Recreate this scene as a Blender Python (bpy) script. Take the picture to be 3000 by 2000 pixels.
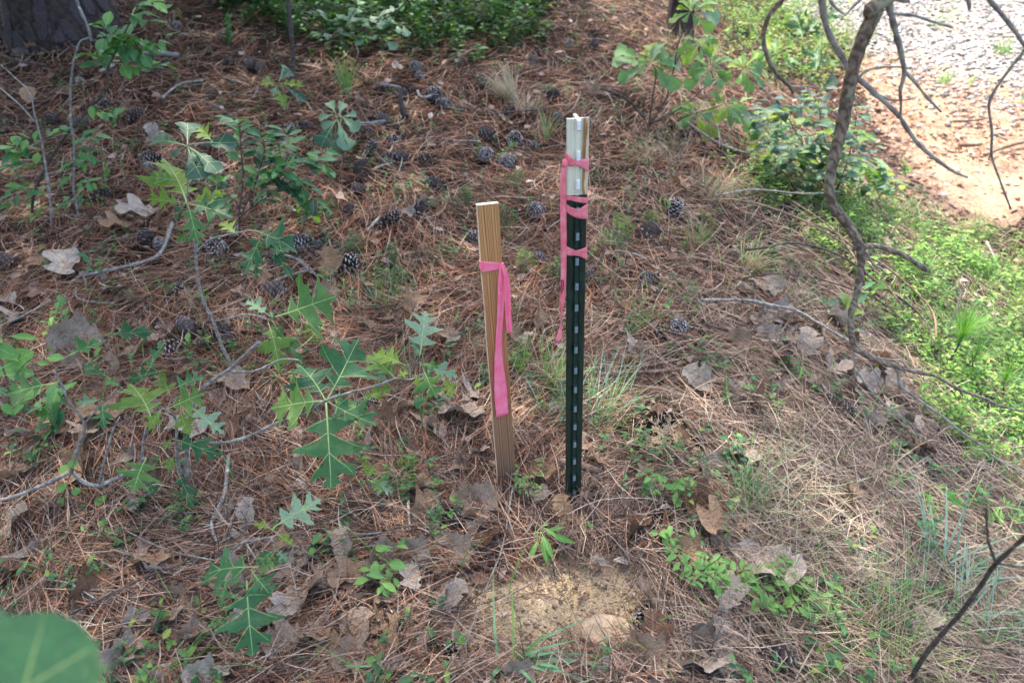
import bpy, math, random
import numpy as np
from mathutils import Vector, Matrix

for _o in list(bpy.data.objects):
    bpy.data.objects.remove(_o)
SC = bpy.context.scene
COL = SC.collection
rnd = random.Random(11)
nr = np.random.RandomState(5)

# ------------------------------------------------------------------ camera, sky, sun, exposure
F, CX, CY = 2000.0, 1500.0, 1000.0          # focal length and centre in pixels of the 3000 px photograph
PITCH = math.radians(32.6)
CAM = Vector((0, 0, 1.25))
FWD = Vector((0, math.cos(PITCH), -math.sin(PITCH)))
UPV = Vector((0, math.sin(PITCH), math.cos(PITCH)))
cam_d = bpy.data.cameras.new('camera')
cam_d.sensor_width = 36.0
cam_d.lens = 24.0
cam_d.clip_start = 0.02
cam_d.clip_end = 400
cam_d.dof.use_dof = True
cam_d.dof.focus_distance = 1.62
cam_d.dof.aperture_fstop = 3.6
cam = bpy.data.objects.new('camera', cam_d)
cam.location = CAM
cam.rotation_euler = (math.pi / 2 - PITCH, 0, 0)
COL.objects.link(cam)
SC.camera = cam

SUN_DIR = Vector((-0.30, 0.52, 1.05)).normalized()     # towards the sun: high, from behind and a little left
world = bpy.data.worlds.new('World')
SC.world = world
world.use_nodes = True
wn = world.node_tree
wn.nodes.clear()
sky = wn.nodes.new('ShaderNodeTexSky')
sky.sky_type = 'NISHITA'
sky.sun_disc = False
sky.sun_elevation = math.asin(SUN_DIR.z)
sky.sun_rotation = math.atan2(SUN_DIR.x, SUN_DIR.y)
sky.air_density = 0.8
sky.dust_density = 4.0
sky.ozone_density = 0.6
bg = wn.nodes.new('ShaderNodeBackground')
bg.inputs[1].default_value = 0.15
wo = wn.nodes.new('ShaderNodeOutputWorld')
wn.links.new(sky.outputs[0], bg.inputs[0])
wn.links.new(bg.outputs[0], wo.inputs[0])
sd = bpy.data.lights.new('sun', 'SUN')
sd.energy = 2.2
sd.angle = math.radians(0.6)
sd.color = (1.0, 0.95, 0.88)
sun = bpy.data.objects.new('sun', sd)
sun.rotation_euler = (-SUN_DIR).to_track_quat('-Z', 'Y').to_euler()
sun.location = (-3, 5, 12)
COL.objects.link(sun)
SC.view_settings.view_transform = 'Standard'
SC.view_settings.look = 'None'
SC.view_settings.gamma = 1.0
SC.view_settings.use_curve_mapping = False
SC.view_settings.exposure = 2.52
SC.render.engine = 'CYCLES'
SC.cycles.use_denoising = True
try:
    SC.cycles.denoiser = 'OPENIMAGEDENOISE'
    SC.cycles.denoising_input_passes = 'RGB_ALBEDO_NORMAL'
    SC.cycles.denoising_prefilter = 'ACCURATE'
except Exception:
    pass
SC.cycles.max_bounces = 6
SC.cycles.diffuse_bounces = 3
SC.cycles.glossy_bounces = 2
SC.cycles.transmission_bounces = 3
SC.cycles.caustics_reflective = False
SC.cycles.caustics_refractive = False

# ------------------------------------------------------------------ geometry of the place
def sstep(x):
    x = np.clip(x, 0, 1)
    return x * x * (3 - 2 * x)

BUMPS = []      # (x, y, height, radius): filled in below

def height(x, y):
    x = np.asarray(x, float); y = np.asarray(y, float)
    yy = np.minimum(y, 14.0)
    h = 0.14 * np.log1p(np.exp((yy - 1.35) * 4.0)) / 4.0
    xx = x - 0.72 + 0.10 * np.sin(y * 1.7)
    h = h - 0.42 * sstep(xx / 1.7)
    h = h + 0.018 * np.sin(3.1 * x + 1.3 * y) * np.sin(2.3 * y + 0.7) + 0.009 * np.sin(8.3 * x - 2.1 * y + 1) * np.sin(7.1 * y + 2 * x) \
        + 0.004 * np.sin(21 * x + 5 * y) * np.sin(19 * y - 4 * x)
    for (bx, by, bh, br) in BUMPS:
        h = h + bh * np.exp(-((x - bx) ** 2 + (y - by) ** 2) / (br * br))
    return h

def hz(x, y):
    return float(height(x, y))

def ray(u, v):
    return FWD + Vector((1, 0, 0)) * ((u - CX) / F) + UPV * ((CY - v) / F)

def G(u, v):
    """the point of the ground seen at (u, v)"""
    d = ray(u, v)
    t = 0.4
    while t < 40:
        p = CAM + d * t
        if p.z < hz(p.x, p.y):
            break
        t += 0.04
    a, b = t - 0.04, t
    for _ in range(12):
        m = (a + b) / 2
        p = CAM + d * m
        if p.z < hz(p.x, p.y): b = m
        else: a = m
    return CAM + d * b

def Gh(u, v, h):
    """the point seen at (u, v) that floats h above the ground"""
    d = ray(u, v)
    t = 0.4
    while t < 20:
        p = CAM + d * t
        if p.z < hz(p.x, p.y) + h: break
        t += 0.02
    return CAM + d * (t - .01)

def W(u, v, y):
    d = ray(u, v)
    return CAM + d * (y / d.y)

def Zp(u, v, z):
    return CAM + ray(u, v) * z

def depth(p):
    return (Vector(p) - CAM).dot(FWD)

def proj(x, y, z):
    """world -> photograph pixels (numpy)"""
    dx, dy, dz = x - CAM.x, y - CAM.y, z - CAM.z
    d = np.maximum(dy * FWD.y + dz * FWD.z, 0.05)
    return CX + F * dx / d, CY - F * (dy * UPV.y + dz * UPV.z) / d

_a = G(1925, 1255)
BUMPS.append((_a.x, _a.y, 0.075, 0.075))
_a = G(190, 75)
BUMPS.append((_a.x, _a.y, 0.10, 0.75))
_a = G(2010, 640)
BUMPS.append((_a.x, _a.y, 0.03, 0.25))
_a = G(1700, 1770)
BUMPS.append((_a.x, _a.y, -0.015, 0.2))

def inpoly(u, v, poly):
    u = np.asarray(u); v = np.asarray(v)
    c = np.zeros(u.shape, bool)
    n = len(poly)
    for i in range(n):
        x1, y1 = poly[i]; x2, y2 = poly[(i + 1) % n]
        if y1 == y2: continue
        k = ((y1 > v) != (y2 > v)) & (u < (x2 - x1) * (v - y1) / (y2 - y1) + x1)
        c ^= k
    return c

def wob(x, y, s=1.0, k=0.0):
    return (np.sin(5.1 * s * x + 3 * np.sin(2.7 * s * y + k)) + np.sin(4.3 * s * y + 2.2 * np.sin(3.9 * s * x + k) + 1.7)
            + np.sin(11.3 * s * x + 9.1 * s * y + k) * 0.6) / 2.6

# outlines of the zones of ground, where they lie in the photograph
GREEN = [(2120, 430), (2230, 620), (2420, 740), (2500, 860), (2620, 1020), (2700, 1180), (2760, 1330), (3000, 1600), (3600, 2100), (3900, 1500),
         (3900, 560), (3100, 700), (2860, 660), (2700, 640), (2560, 600), (2450, 540), (2330, 400)]
ROADP = [(2060, -900), (2300, 0), (2400, 70), (2520, 140), (2640, 230), (2800, 320), (3000, 370), (4600, 420), (6000, 100), (6000, -900)]
CLAY = [(2500, 170), (2560, 330), (2640, 520), (2760, 610), (2880, 650), (3100, 640), (3900, 600), (4600, 400), (3000, 250), (2800, 220), (2640, 150)]
ORANGE = [(2700, 480), (2780, 600), (2900, 650), (3150, 640), (3300, 560), (3000, 480), (2850, 470)]
THICKET = [(600, -300), (610, 20), (760, 90), (880, 160), (1050, 195), (1300, 195), (1450, 170), (1580, 110), (1620, 40), (1640, -300)]
WEEDS = [(2060, -300), (2110, 120), (2240, 240), (2420, 260), (2560, 210), (2460, 60), (2330, -300)]

def zones(x, y):
    z = height(x, y)
    u, v = proj(x, y, z)
    s = np.clip(depth_np(x, y, z), 0.5, 20)
    k = 60 / s
    u2 = u + wob(x, y, 1.3, 0.4) * k * 1.2
    v2 = v + wob(x, y, 1.6, 2.4) * k * 0.8
    if np.size(x) > 1:
        u2 = u2 + nr.randn(*np.shape(x)) * np.where(y > 2.4, 34, 12)
        v2 = v2 + nr.randn(*np.shape(x)) * np.where(y > 2.4, 17, 8)
    green = inpoly(u2, v2, GREEN)
    road = inpoly(u2, v2, ROADP)
    clay = inpoly(u2, v2, CLAY)
    orange = inpoly(u2, v2, ORANGE)
    thick = inpoly(u2, v2, THICKET)
    weeds = inpoly(u2, v2, WEEDS)
    sand = np.zeros(np.shape(x))
    for (cu, cv, ru, rv, a) in ((1710, 1770, 280, 150, 1.15), (1560, 1850, 330, 140, 1.05), (1420, 1740, 190, 90, .9), (1930, 1260, 190, 95, .50),
                                (1480, 1930, 220, 90, .7), (2060, 1330, 160, 60, .5), (1290, 1860, 120, 90, .4)):
        sand = np.maximum(sand, a * np.exp(-(((u2 - cu) / ru) ** 2 + ((v2 - cv) / rv) ** 2) * 0.95))
    return dict(green=green, road=road, clay=clay, orange=orange, thick=thick, weeds=weeds, sand=sand, u=u, v=v, z=z)

def depth_np(x, y, z):
    return (y - CAM.y) * FWD.y + (z - CAM.z) * FWD.z

# ------------------------------------------------------------------ object helpers
def tag(o, label=None, cat=None, group=None, kind=None):
    if label: o['label'] = label
    if cat: o['category'] = cat
    if group: o['group'] = group
    if kind: o['kind'] = kind
    return o

def empty(name, loc):
    o = bpy.data.objects.new(name, None)
    o.location = loc
    o.empty_display_size = 0.05
    COL.objects.link(o)
    return o

def mesh_np(name, V, Fq, mats, mi=None, smooth=True):
    """V: n x 3, Fq: m x k faces (k=3 or 4)"""
    me = bpy.data.meshes.new(name)
    V = np.ascontiguousarray(V, dtype=np.float32); Fq = np.ascontiguousarray(Fq, dtype=np.int32)
    m, k = Fq.shape
    me.vertices.add(len(V)); me.vertices.foreach_set('co', V.ravel())
    me.loops.add(m * k); me.loops.foreach_set('vertex_index', Fq.ravel())
    me.polygons.add(m); me.polygons.foreach_set('loop_start', np.arange(0, m * k, k, dtype=np.int32))
    if mi is not None: me.polygons.foreach_set('material_index', np.ascontiguousarray(mi, dtype=np.int32))
    if smooth: me.polygons.foreach_set('use_smooth', np.ones(m, bool))
    for mm in mats: me.materials.append(mm)
    me.update(calc_edges=True)
    return me

class MB:
    """collects primitives into one mesh"""
    def __init__(s): s.v = []; s.f = []; s.m = []
    def add(s, vs, fs, mi=0):
        b = len(s.v)
        s.v += [tuple(p) for p in vs]
        s.f += [tuple(b + i for i in f) for f in fs]
        s.m += [mi] * len(fs)
    def box(s, c, sx, sy, sz, rot=None, mi=0):
        c = Vector(c); vs = []
        for k in (-1, 1):
            for j in (-1, 1):
                for i in (-1, 1):
                    p = Vector((i * sx / 2, j * sy / 2, k * sz / 2))
                    if rot is not None: p = rot @ p
                    vs.append(c + p)
        s.add(vs, [(0, 2, 3, 1), (4, 5, 7, 6), (0, 1, 5, 4), (2, 6, 7, 3), (0, 4, 6, 2), (1, 3, 7, 5)], mi)
    def tube(s, pts, rad, sides=6, mi=0, cap=True, rough=0.0, seed=0):
        pts = [Vector(p) for p in pts]; n = len(pts)
        if not hasattr(rad, '__len__'): rad = [rad] * n
        rr = random.Random(seed)
        vs = []; prev = None
        for i, p in enumerate(pts):
            t = (pts[min(i + 1, n - 1)] - pts[max(i - 1, 0)])
            if t.length < 1e-9: t = Vector((0, 0, 1))
            t.normalize()
            if prev is None:
                a = Vector((0, 0, 1)) if abs(t.z) < .9 else Vector((1, 0, 0))
                nx = t.cross(a).normalized()
            else:
                nx = (prev - t * prev.dot(t)).normalized()
            prev = nx
            ny = t.cross(nx)
            for k in range(sides):
                a = 2 * math.pi * k / sides
                r = rad[i] * (1 + rough * rr.uniform(-1, 1))
                vs.append(p + (nx * math.cos(a) + ny * math.sin(a)) * r)
        fs = []
        for i in range(n - 1):
            for k in range(sides):
                k2 = (k + 1) % sides
                fs.append((i * sides + k, i * sides + k2, (i + 1) * sides + k2, (i + 1) * sides + k))
        if cap:
            fs.append(tuple(range(sides - 1, -1, -1))); fs.append(tuple((n - 1) * sides + k for k in range(sides)))
        s.add(vs, fs, mi)
    def mesh(s, name, mats, smooth=True, origin=(0, 0, 0)):
        me = bpy.data.meshes.new(name)
        o = Vector(origin)
        me.from_pydata([tuple(Vector(p) - o) for p in s.v], [], s.f)
        for m in (mats if isinstance(mats, (list, tuple)) else [mats]): me.materials.append(m)
        me.polygons.foreach_set('material_index', s.m)
        if smooth: me.polygons.foreach_set('use_smooth', [True] * len(s.f))
        me.update()
        return me
    def build(s, name, mats, parent=None, smooth=True, origin=None):
        """the points are in world coordinates; the object hangs under parent (an Empty without rotation)"""
        if origin is None: origin = wloc(parent) if parent else (0, 0, 0)
        me = s.mesh(name, mats, smooth, origin)
        o = bpy.data.objects.new(name, me)
        if parent is not None:
            o.parent = parent
            o.location = Vector(origin) - wloc(parent)
        else: o.location = origin
        COL.objects.link(o)
        return o

def wloc(o):
    p = Vector(o.location)
    while o.parent is not None:
        o = o.parent
        p = p + Vector(o.location)
    return p

def link(name, me, parent=None, M=None):
    o = bpy.data.objects.new(name, me)
    COL.objects.link(o)
    if parent is not None:
        o.parent = parent
        if M is not None: M = Matrix.Translation(-wloc(parent)) @ M
    if M is not None: o.matrix_basis = M
    return o

def smooth_line(pts, sub=4):
    """Catmull-Rom through points (tuples of any length)"""
    P = [np.array(p, float) for p in pts]
    if len(P) < 3: 
        return [tuple(P[0] + (P[-1] - P[0]) * i / sub) for i in range(sub + 1)]
    out = []
    for i in range(len(P) - 1):
        p0 = P[max(i - 1, 0)]; p1 = P[i]; p2 = P[i + 1]; p3 = P[min(i + 2, len(P) - 1)]
        for j in range(sub):
            t = j / sub
            out.append(tuple(0.5 * ((2 * p1) + (-p0 + p2) * t + (2 * p0 - 5 * p1 + 4 * p2 - p3) * t * t + (-p0 + 3 * p1 - 3 * p2 + p3) * t ** 3)))
    out.append(tuple(P[-1]))
    return out

# ------------------------------------------------------------------ materials
def newmat(name):
    m = bpy.data.materials.new(name); m.use_nodes = True
    nt = m.node_tree; nt.nodes.clear()
    out = nt.nodes.new('ShaderNodeOutputMaterial')
    return m, nt, out

def N(nt, typ, **kw):
    n = nt.nodes.new(typ)
    for k, v in kw.items():
        if k.startswith('i_'):
            key = k[2:]
            key = int(key) if key.isdigit() else key.replace('_', ' ')
            n.inputs[key].default_value = v
        else: setattr(n, k, v)
    return n

def ramp(nt, fac, stops):
    r = nt.nodes.new('ShaderNodeValToRGB')
    cr = r.color_ramp
    while len(cr.elements) < len(stops): cr.elements.new(0.5)
    for e, (p, c) in zip(cr.elements, stops):
        e.position = p; e.color = (*c, 1) if len(c) == 3 else c
    nt.links.new(fac, r.inputs[0])
    return r.outputs[0]

def mixc(nt, fac, a, b, mode='MIX'):
    m = nt.nodes.new('ShaderNodeMix'); m.data_type = 'RGBA'; m.blend_type = mode
    for s, val in ((m.inputs[0], fac), (m.inputs[6], a), (m.inputs[7], b)):
        if isinstance(val, (int, float)): s.default_value = val
        elif isinstance(val, tuple): s.default_value = (*val, 1) if len(val) == 3 else val
        else: nt.links.new(val, s)
    return m.outputs[2]

def noise_tex(nt, scale, detail=4, rough=0.6, coord='Object', vec=None, dist=0.0):
    n = nt.nodes.new('ShaderNodeTexNoise')
    n.inputs['Scale'].default_value = scale; n.inputs['Detail'].default_value = detail
    n.inputs['Roughness'].default_value = rough; n.inputs['Distortion'].default_value = dist
    if vec is None:
        tc = nt.nodes.new('ShaderNodeTexCoord'); vec = tc.outputs[coord]
    nt.links.new(vec, n.inputs['Vector'])
    return n.outputs[0]

def mathn(nt, op, a, b=None):
    m = nt.nodes.new('ShaderNodeMath'); m.operation = op
    for s, val in zip(m.inputs, (a, b)):
        if val is None: continue
        if isinstance(val, (int, float)): s.default_value = val
        else: nt.links.new(val, s)
    return m.outputs[0]

def bsdf(nt, out, col, rough=0.8, spec=0.3, trans=0.0, transcol=None, bump=None, bstr=0.3, bdist=0.002, metal=0.0):
    b = nt.nodes.new('ShaderNodeBsdfPrincipled')
    if isinstance(col, tuple): b.inputs['Base Color'].default_value = (*col, 1)
    else: nt.links.new(col, b.inputs['Base Color'])
    if isinstance(rough, (int, float)): b.inputs['Roughness'].default_value = rough
    else: nt.links.new(rough, b.inputs['Roughness'])
    b.inputs['Specular IOR Level'].default_value = spec
    b.inputs['Metallic'].default_value = metal
    if bump is not None:
        bn = nt.nodes.new('ShaderNodeBump'); bn.inputs['Strength'].default_value = bstr; bn.inputs['Distance'].default_value = bdist
        nt.links.new(bump, bn.inputs['Height']); nt.links.new(bn.outputs[0], b.inputs['Normal'])
    if trans > 0:
        t = nt.nodes.new('ShaderNodeBsdfTranslucent')
        if transcol is None: transcol = col
        if isinstance(transcol, tuple): t.inputs[0].default_value = (*transcol, 1)
        else: nt.links.new(transcol, t.inputs[0])
        mx = nt.nodes.new('ShaderNodeMixShader'); mx.inputs[0].default_value = trans
        nt.links.new(b.outputs[0], mx.inputs[1]); nt.links.new(t.outputs[0], mx.inputs[2])
        nt.links.new(mx.outputs[0], out.inputs[0])
    else:
        nt.links.new(b.outputs[0], out.inputs[0])
    return b

def rand_out(nt, island):
    if island:
        g = nt.nodes.new('ShaderNodeNewGeometry'); return g.outputs['Random Per Island']
    g = nt.nodes.new('ShaderNodeObjectInfo'); return g.outputs['Random']

def leaf_mat(name, stops, island=False, trans=0.3, tint=(1.5, 1.7, 0.6), rough=0.45, spot=None, spec=0.28, nscale=18.0):
    m, nt, out = newmat(name)
    c = ramp(nt, rand_out(nt, island), stops)
    nz = noise_tex(nt, nscale, 3)
    c = mixc(nt, 0.8, c, mixc(nt, nz, (0.40, 0.45, 0.40), (1.6, 1.55, 1.5)), 'MULTIPLY')
    if spot:
        s = noise_tex(nt, 3.3, 3, 0.6)
        f = ramp(nt, s, [(0.66, (0, 0, 0)), (0.70, (1, 1, 1))])
        c = mixc(nt, f, c, spot)
    tc = mixc(nt, 1.0, c, tint, 'MULTIPLY')
    bsdf(nt, out, c, rough, spec, trans, tc, bump=noise_tex(nt, nscale * 4, 2), bstr=0.25, bdist=0.01)
    return m

def island_mat(name, stops, trans=0.0, rough=0.75, spec=0.25, nscale=None, patch=None):
    m, nt, out = newmat(name)
    g = nt.nodes.new('ShaderNodeNewGeometry')
    fac = g.outputs['Random Per Island']
    c = ramp(nt, fac, stops)
    if patch:
        col, sc, lo, hi, mx = patch
        f = ramp(nt, noise_tex(nt, sc, 2), [(lo, (0, 0, 0)), (hi, (mx, mx, mx))])
        c = mixc(nt, f, c, col, 'MULTIPLY')
    if nscale:
        nz = noise_tex(nt, nscale, 3)
        c = mixc(nt, 0.7, c, mixc(nt, nz, (0.4, 0.4, 0.4), (1.6, 1.6, 1.6)), 'MULTIPLY')
    bsdf(nt, out, c, rough, spec, trans)
    return m

M = {}
def build_materials():
    # leaves of standing plants
    M['oak'] = leaf_mat('oak_leaf_green', [(0, (0.024, 0.085, 0.034)), (0.5, (0.040, 0.125, 0.045)), (0.82, (0.070, 0.165, 0.040)), (1, (0.13, 0.21, 0.03))],
                        spot=(0.30, 0.19, 0.11), trans=0.22, nscale=7.0)
    M['near'] = leaf_mat('near_leaf_green', [(0, (0.05, 0.15, 0.045)), (1, (0.05, 0.15, 0.045))], trans=0.3, nscale=5.0, spot=(0.16, 0.15, 0.05), spec=.5, rough=.3)
    M['oak_bright'] = leaf_mat('oak_leaf_yellow_green', [(0, (0.10, 0.19, 0.03)), (1, (0.19, 0.28, 0.04))], trans=0.4)
    M['oak_pale'] = leaf_mat('oak_leaf_pale', [(0, (0.11, 0.20, 0.12)), (1, (0.17, 0.26, 0.17))], trans=0.2, rough=0.5)
    M['bay'] = leaf_mat('bay_leaf_green', [(0, (0.050, 0.145, 0.065)), (0.6, (0.080, 0.215, 0.085)), (1, (0.13, 0.29, 0.07))], trans=0.3, rough=0.38)
    M['bay_dark'] = leaf_mat('bay_leaf_dark', [(0, (0.020, 0.060, 0.040)), (1, (0.050, 0.115, 0.055))], trans=0.15, rough=0.3)
    M['vine'] = leaf_mat('vine_leaf_green', [(0, (0.10, 0.24, 0.07)), (1, (0.17, 0.33, 0.08))], trans=0.35, rough=0.45)
    M['lit'] = leaf_mat('shrub_leaf_lit', [(0, (0.10, 0.20, 0.10)), (0.45, (0.14, 0.26, 0.11)), (0.75, (0.17, 0.27, 0.04)), (1, (0.25, 0.31, 0.03))], trans=0.42)  # leaf colours raised so that the shrub looks sunlit
    M['vein'] = leaf_mat('leaf_vein', [(0, (0.26, 0.36, 0.12)), (1, (0.32, 0.40, 0.16))], trans=0.1, rough=0.6)
    M['cover'] = leaf_mat('ground_cover_leaf', [(0, (0.05, 0.13, 0.03)), (0.45, (0.11, 0.24, 0.04)), (0.85, (0.22, 0.36, 0.07)), (0.96, (0.33, 0.38, 0.12)), (1, (0.33, 0.24, 0.13))], island=True, trans=0.35)
    M['cover_dim'] = leaf_mat('thicket_leaf', [(0, (0.03, 0.095, 0.045)), (0.6, (0.06, 0.16, 0.055)), (0.9, (0.10, 0.21, 0.05)), (1, (0.20, 0.29, 0.05))], island=True, trans=0.3)
    M['grass'] = leaf_mat('grass_blade_green', [(0, (0.07, 0.19, 0.05)), (0.6, (0.12, 0.28, 0.06)), (1, (0.24, 0.34, 0.10))], island=True, trans=0.3)
    M['blade_g'] = leaf_mat('grass_blade_broad', [(0, (0.09, 0.20, 0.10)), (0.5, (0.13, 0.27, 0.13)), (1, (0.20, 0.35, 0.17))], trans=0.25)
    M['grass_blue'] = leaf_mat('grass_blade_silver', [(0, (0.14, 0.24, 0.18)), (1, (0.27, 0.37, 0.30))], island=True, trans=0.2)
    M['grass_dry'] = leaf_mat('grass_blade_dry', [(0, (0.30, 0.24, 0.13)), (0.6, (0.42, 0.36, 0.22)), (0.85, (0.30, 0.34, 0.15)), (1, (0.20, 0.28, 0.10))], island=True, trans=0.2, tint=(1, 1, .8))
    M['thatch'] = leaf_mat('thatch_blade', [(0, (0.18, 0.135, 0.095)), (0.5, (0.31, 0.25, 0.18)), (1, (0.46, 0.395, 0.30))], island=True, trans=0.1, tint=(1, 1, .9))
    M['crown'] = leaf_mat('pine_crown', [(0, (0.03, 0.07, 0.02)), (1, (0.06, 0.12, 0.03))], island=True, trans=0.25)
    # pine straw
    M['straw'] = island_mat('pine_straw', [(0, (0.018, 0.009, 0.006)), (0.26, (0.075, 0.031, 0.017)), (0.5, (0.20, 0.085, 0.045)), (0.8, (0.34, 0.160, 0.090)), (1, (0.48, 0.29, 0.18))],
                            rough=0.7, spec=0.12)
    M['straw_grey'] = island_mat('pine_straw_weathered', [(0, (0.030, 0.024, 0.022)), (0.3, (0.10, 0.070, 0.052)), (0.7, (0.28, 0.195, 0.140)), (1, (0.52, 0.41, 0.31))], rough=0.75, spec=0.12)
    # dead leaves (object random picks the shade of brown or grey)
    for nm, st in (('dead_grey', [(0, (0.36, 0.285, 0.215)), (1, (0.58, 0.49, 0.395))]),
                   ('dead_tan', [(0, (0.38, 0.24, 0.14)), (1, (0.50, 0.33, 0.20))]),
                   ('dead_pink', [(0, (0.34, 0.235, 0.155)), (1, (0.48, 0.355, 0.26))]),
                   ('dead_brown', [(0, (0.17, 0.095, 0.055)), (1, (0.27, 0.16, 0.10))])):
        m, nt, out = newmat(nm + '_leaf')
        c = ramp(nt, rand_out(nt, False), st)
        nz = noise_tex(nt, 7, 5, 0.7)
        c = mixc(nt, 0.8, c, ramp(nt, nz, [(0.3, (0.35, 0.3, 0.28)), (0.5, (1, 1, 1)), (0.75, (1.35, 1.3, 1.25))]), 'MULTIPLY')
        sp = ramp(nt, noise_tex(nt, 26, 3, 0.7), [(0.62, (0, 0, 0)), (0.70, (0.75, 0.75, 0.75))])
        c = mixc(nt, sp, c, (0.07, 0.045, 0.035))
        bsdf(nt, out, c, 0.8, 0.12, 0.08, bump=noise_tex(nt, 22, 4), bstr=0.8, bdist=0.03)
        M[nm] = m
    M['dead_vein'] = island_mat('dead_leaf_vein', [(0, (0.30, 0.2, 0.13)), (1, (0.42, 0.32, 0.24))])
    m, nt, out = newmat('litter_flakes')
    c = ramp(nt, rand_out(nt, True), [(0, (0.10, 0.055, 0.035)), (0.3, (0.26, 0.15, 0.10)), (0.6, (0.36, 0.25, 0.19)), (1, (0.48, 0.41, 0.36))])
    c = mixc(nt, 0.7, c, mixc(nt, noise_tex(nt, 60, 4), (0.4, 0.4, 0.4), (1.6, 1.6, 1.6)), 'MULTIPLY')
    bsdf(nt, out, c, 0.75, 0.2, 0.1)
    M['flake'] = m
    # bark and twigs
    def bark(name, a, b, sc, lich=None, rough=0.85, amt=0.56, rings=None):
        m, nt, out = newmat(name)
        n1 = noise_tex(nt, sc, 6, 0.7)
        c = ramp(nt, n1, [(0.38, a), (0.62, b)])
        if rings:
            tc = nt.nodes.new('ShaderNodeTexCoord')
            wv = N(nt, 'ShaderNodeTexWave', wave_type='BANDS', bands_direction='DIAGONAL')
            wv.inputs['Scale'].default_value = rings[0]; wv.inputs['Distortion'].default_value = 9; wv.inputs['Detail'].default_value = 3
            nt.links.new(tc.outputs['Object'], wv.inputs['Vector'])
            c = mixc(nt, mathn(nt, 'MULTIPLY', wv.outputs[1], rings[2]), c, rings[1])
        if lich:
            f = ramp(nt, noise_tex(nt, sc * 0.35, 5, 0.7), [(amt, (0, 0, 0)), (amt + 0.07, (1, 1, 1))])
            c = mixc(nt, f, c, lich)
        bsdf(nt, out, c, rough, 0.2, bump=n1, bstr=0.6, bdist=0.003)
        return m
    M['bark_pine'] = bark('pine_bark_furrow', (0.018, 0.014, 0.012), (0.06, 0.045, 0.038), 30)
    M['bark_plate'] = bark('pine_bark_plate', (0.016, 0.014, 0.015), (0.085, 0.072, 0.074), 16, (0.060, 0.032, 0.022))
    M['twig_grey'] = bark('twig_grey_bark', (0.12, 0.105, 0.09), (0.33, 0.30, 0.26), 90, (0.36, 0.39, 0.33))
    M['twig_dark'] = bark('twig_dark_bark', (0.035, 0.028, 0.025), (0.12, 0.095, 0.08), 90, (0.26, 0.27, 0.22), amt=0.62)
    M['twig_brown'] = bark('twig_brown_bark', (0.10, 0.06, 0.04), (0.26, 0.18, 0.13), 90)
    M['twig_lichen'] = bark('twig_lichen_bark', (0.12, 0.115, 0.10), (0.30, 0.29, 0.26), 120, (0.42, 0.46, 0.40))
    M['branch'] = bark('branch_bark', (0.13, 0.10, 0.07), (0.35, 0.28, 0.20), 45, (0.30, 0.31, 0.20), amt=0.55, rings=(48.0, (0.07, 0.05, 0.035), 0.75))
    M['branch_grey'] = bark('branch_grey_bark', (0.15, 0.135, 0.11), (0.36, 0.325, 0.27), 60, (0.32, 0.34, 0.26), amt=0.56)
    # pine cones
    m, nt, out = newmat('cone_scale')
    c = ramp(nt, rand_out(nt, False), [(0, (0.03, 0.023, 0.021)), (1, (0.11, 0.085, 0.072))])
    bsdf(nt, out, c, 0.8, 0.12)
    M['cone'] = m
    m, nt, out = newmat('cone_scale_tip')
    c = ramp(nt, rand_out(nt, True), [(0, (0.14, 0.115, 0.10)), (0.5, (0.27, 0.235, 0.21)), (1, (0.46, 0.42, 0.38))])
    bsdf(nt, out, c, 0.7, 0.3)
    M['cone_tip'] = m
    # stake wood: growth rings of the sawn board
    m, nt, out = newmat('stake_wood')
    tc = nt.nodes.new('ShaderNodeTexCoord')
    mp = N(nt, 'ShaderNodeMapping'); mp.inputs['Scale'].default_value = (1, 1, 0.035)
    nt.links.new(tc.outputs['Object'], mp.inputs['Vector'])
    nzz = noise_tex(nt, 28, 3, 0.55, vec=mp.outputs[0])
    sep = nt.nodes.new('ShaderNodeSeparateXYZ'); nt.links.new(tc.outputs['Object'], sep.inputs[0])
    xx = mathn(nt, 'ADD', mathn(nt, 'MULTIPLY', sep.outputs[0], 1500.0), mathn(nt, 'MULTIPLY', nzz, 11.0))
    xx = mathn(nt, 'ADD', xx, mathn(nt, 'MULTIPLY', sep.outputs[1], 500.0))
    xx = mathn(nt, 'ADD', xx, mathn(nt, 'MULTIPLY', mathn(nt, 'SINE', mathn(nt, 'MULTIPLY', sep.outputs[0], 330.0)), 2.2))
    xx = mathn(nt, 'ADD', xx, mathn(nt, 'MULTIPLY', sep.outputs[2], 9.0))
    wav = mathn(nt, 'ADD', mathn(nt, 'MULTIPLY', mathn(nt, 'SINE', xx), 0.5), 0.5)
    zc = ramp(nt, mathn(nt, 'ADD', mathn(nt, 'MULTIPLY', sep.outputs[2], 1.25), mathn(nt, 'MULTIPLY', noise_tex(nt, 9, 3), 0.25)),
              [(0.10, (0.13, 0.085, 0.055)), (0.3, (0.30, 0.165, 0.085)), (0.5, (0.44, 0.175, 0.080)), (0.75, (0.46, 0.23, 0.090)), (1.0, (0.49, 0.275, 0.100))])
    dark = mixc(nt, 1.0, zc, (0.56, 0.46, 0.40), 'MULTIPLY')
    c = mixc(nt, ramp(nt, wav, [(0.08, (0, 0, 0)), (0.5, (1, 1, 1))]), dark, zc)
    fib = noise_tex(nt, 260, 3, 0.6, vec=mp.outputs[0])
    c = mixc(nt, 0.6, c, mixc(nt, fib, (0.55, 0.55, 0.55), (1.45, 1.45, 1.45)), 'MULTIPLY')
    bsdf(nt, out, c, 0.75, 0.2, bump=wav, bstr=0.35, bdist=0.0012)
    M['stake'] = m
    m, nt, out = newmat('stake_end_grain')
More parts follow.
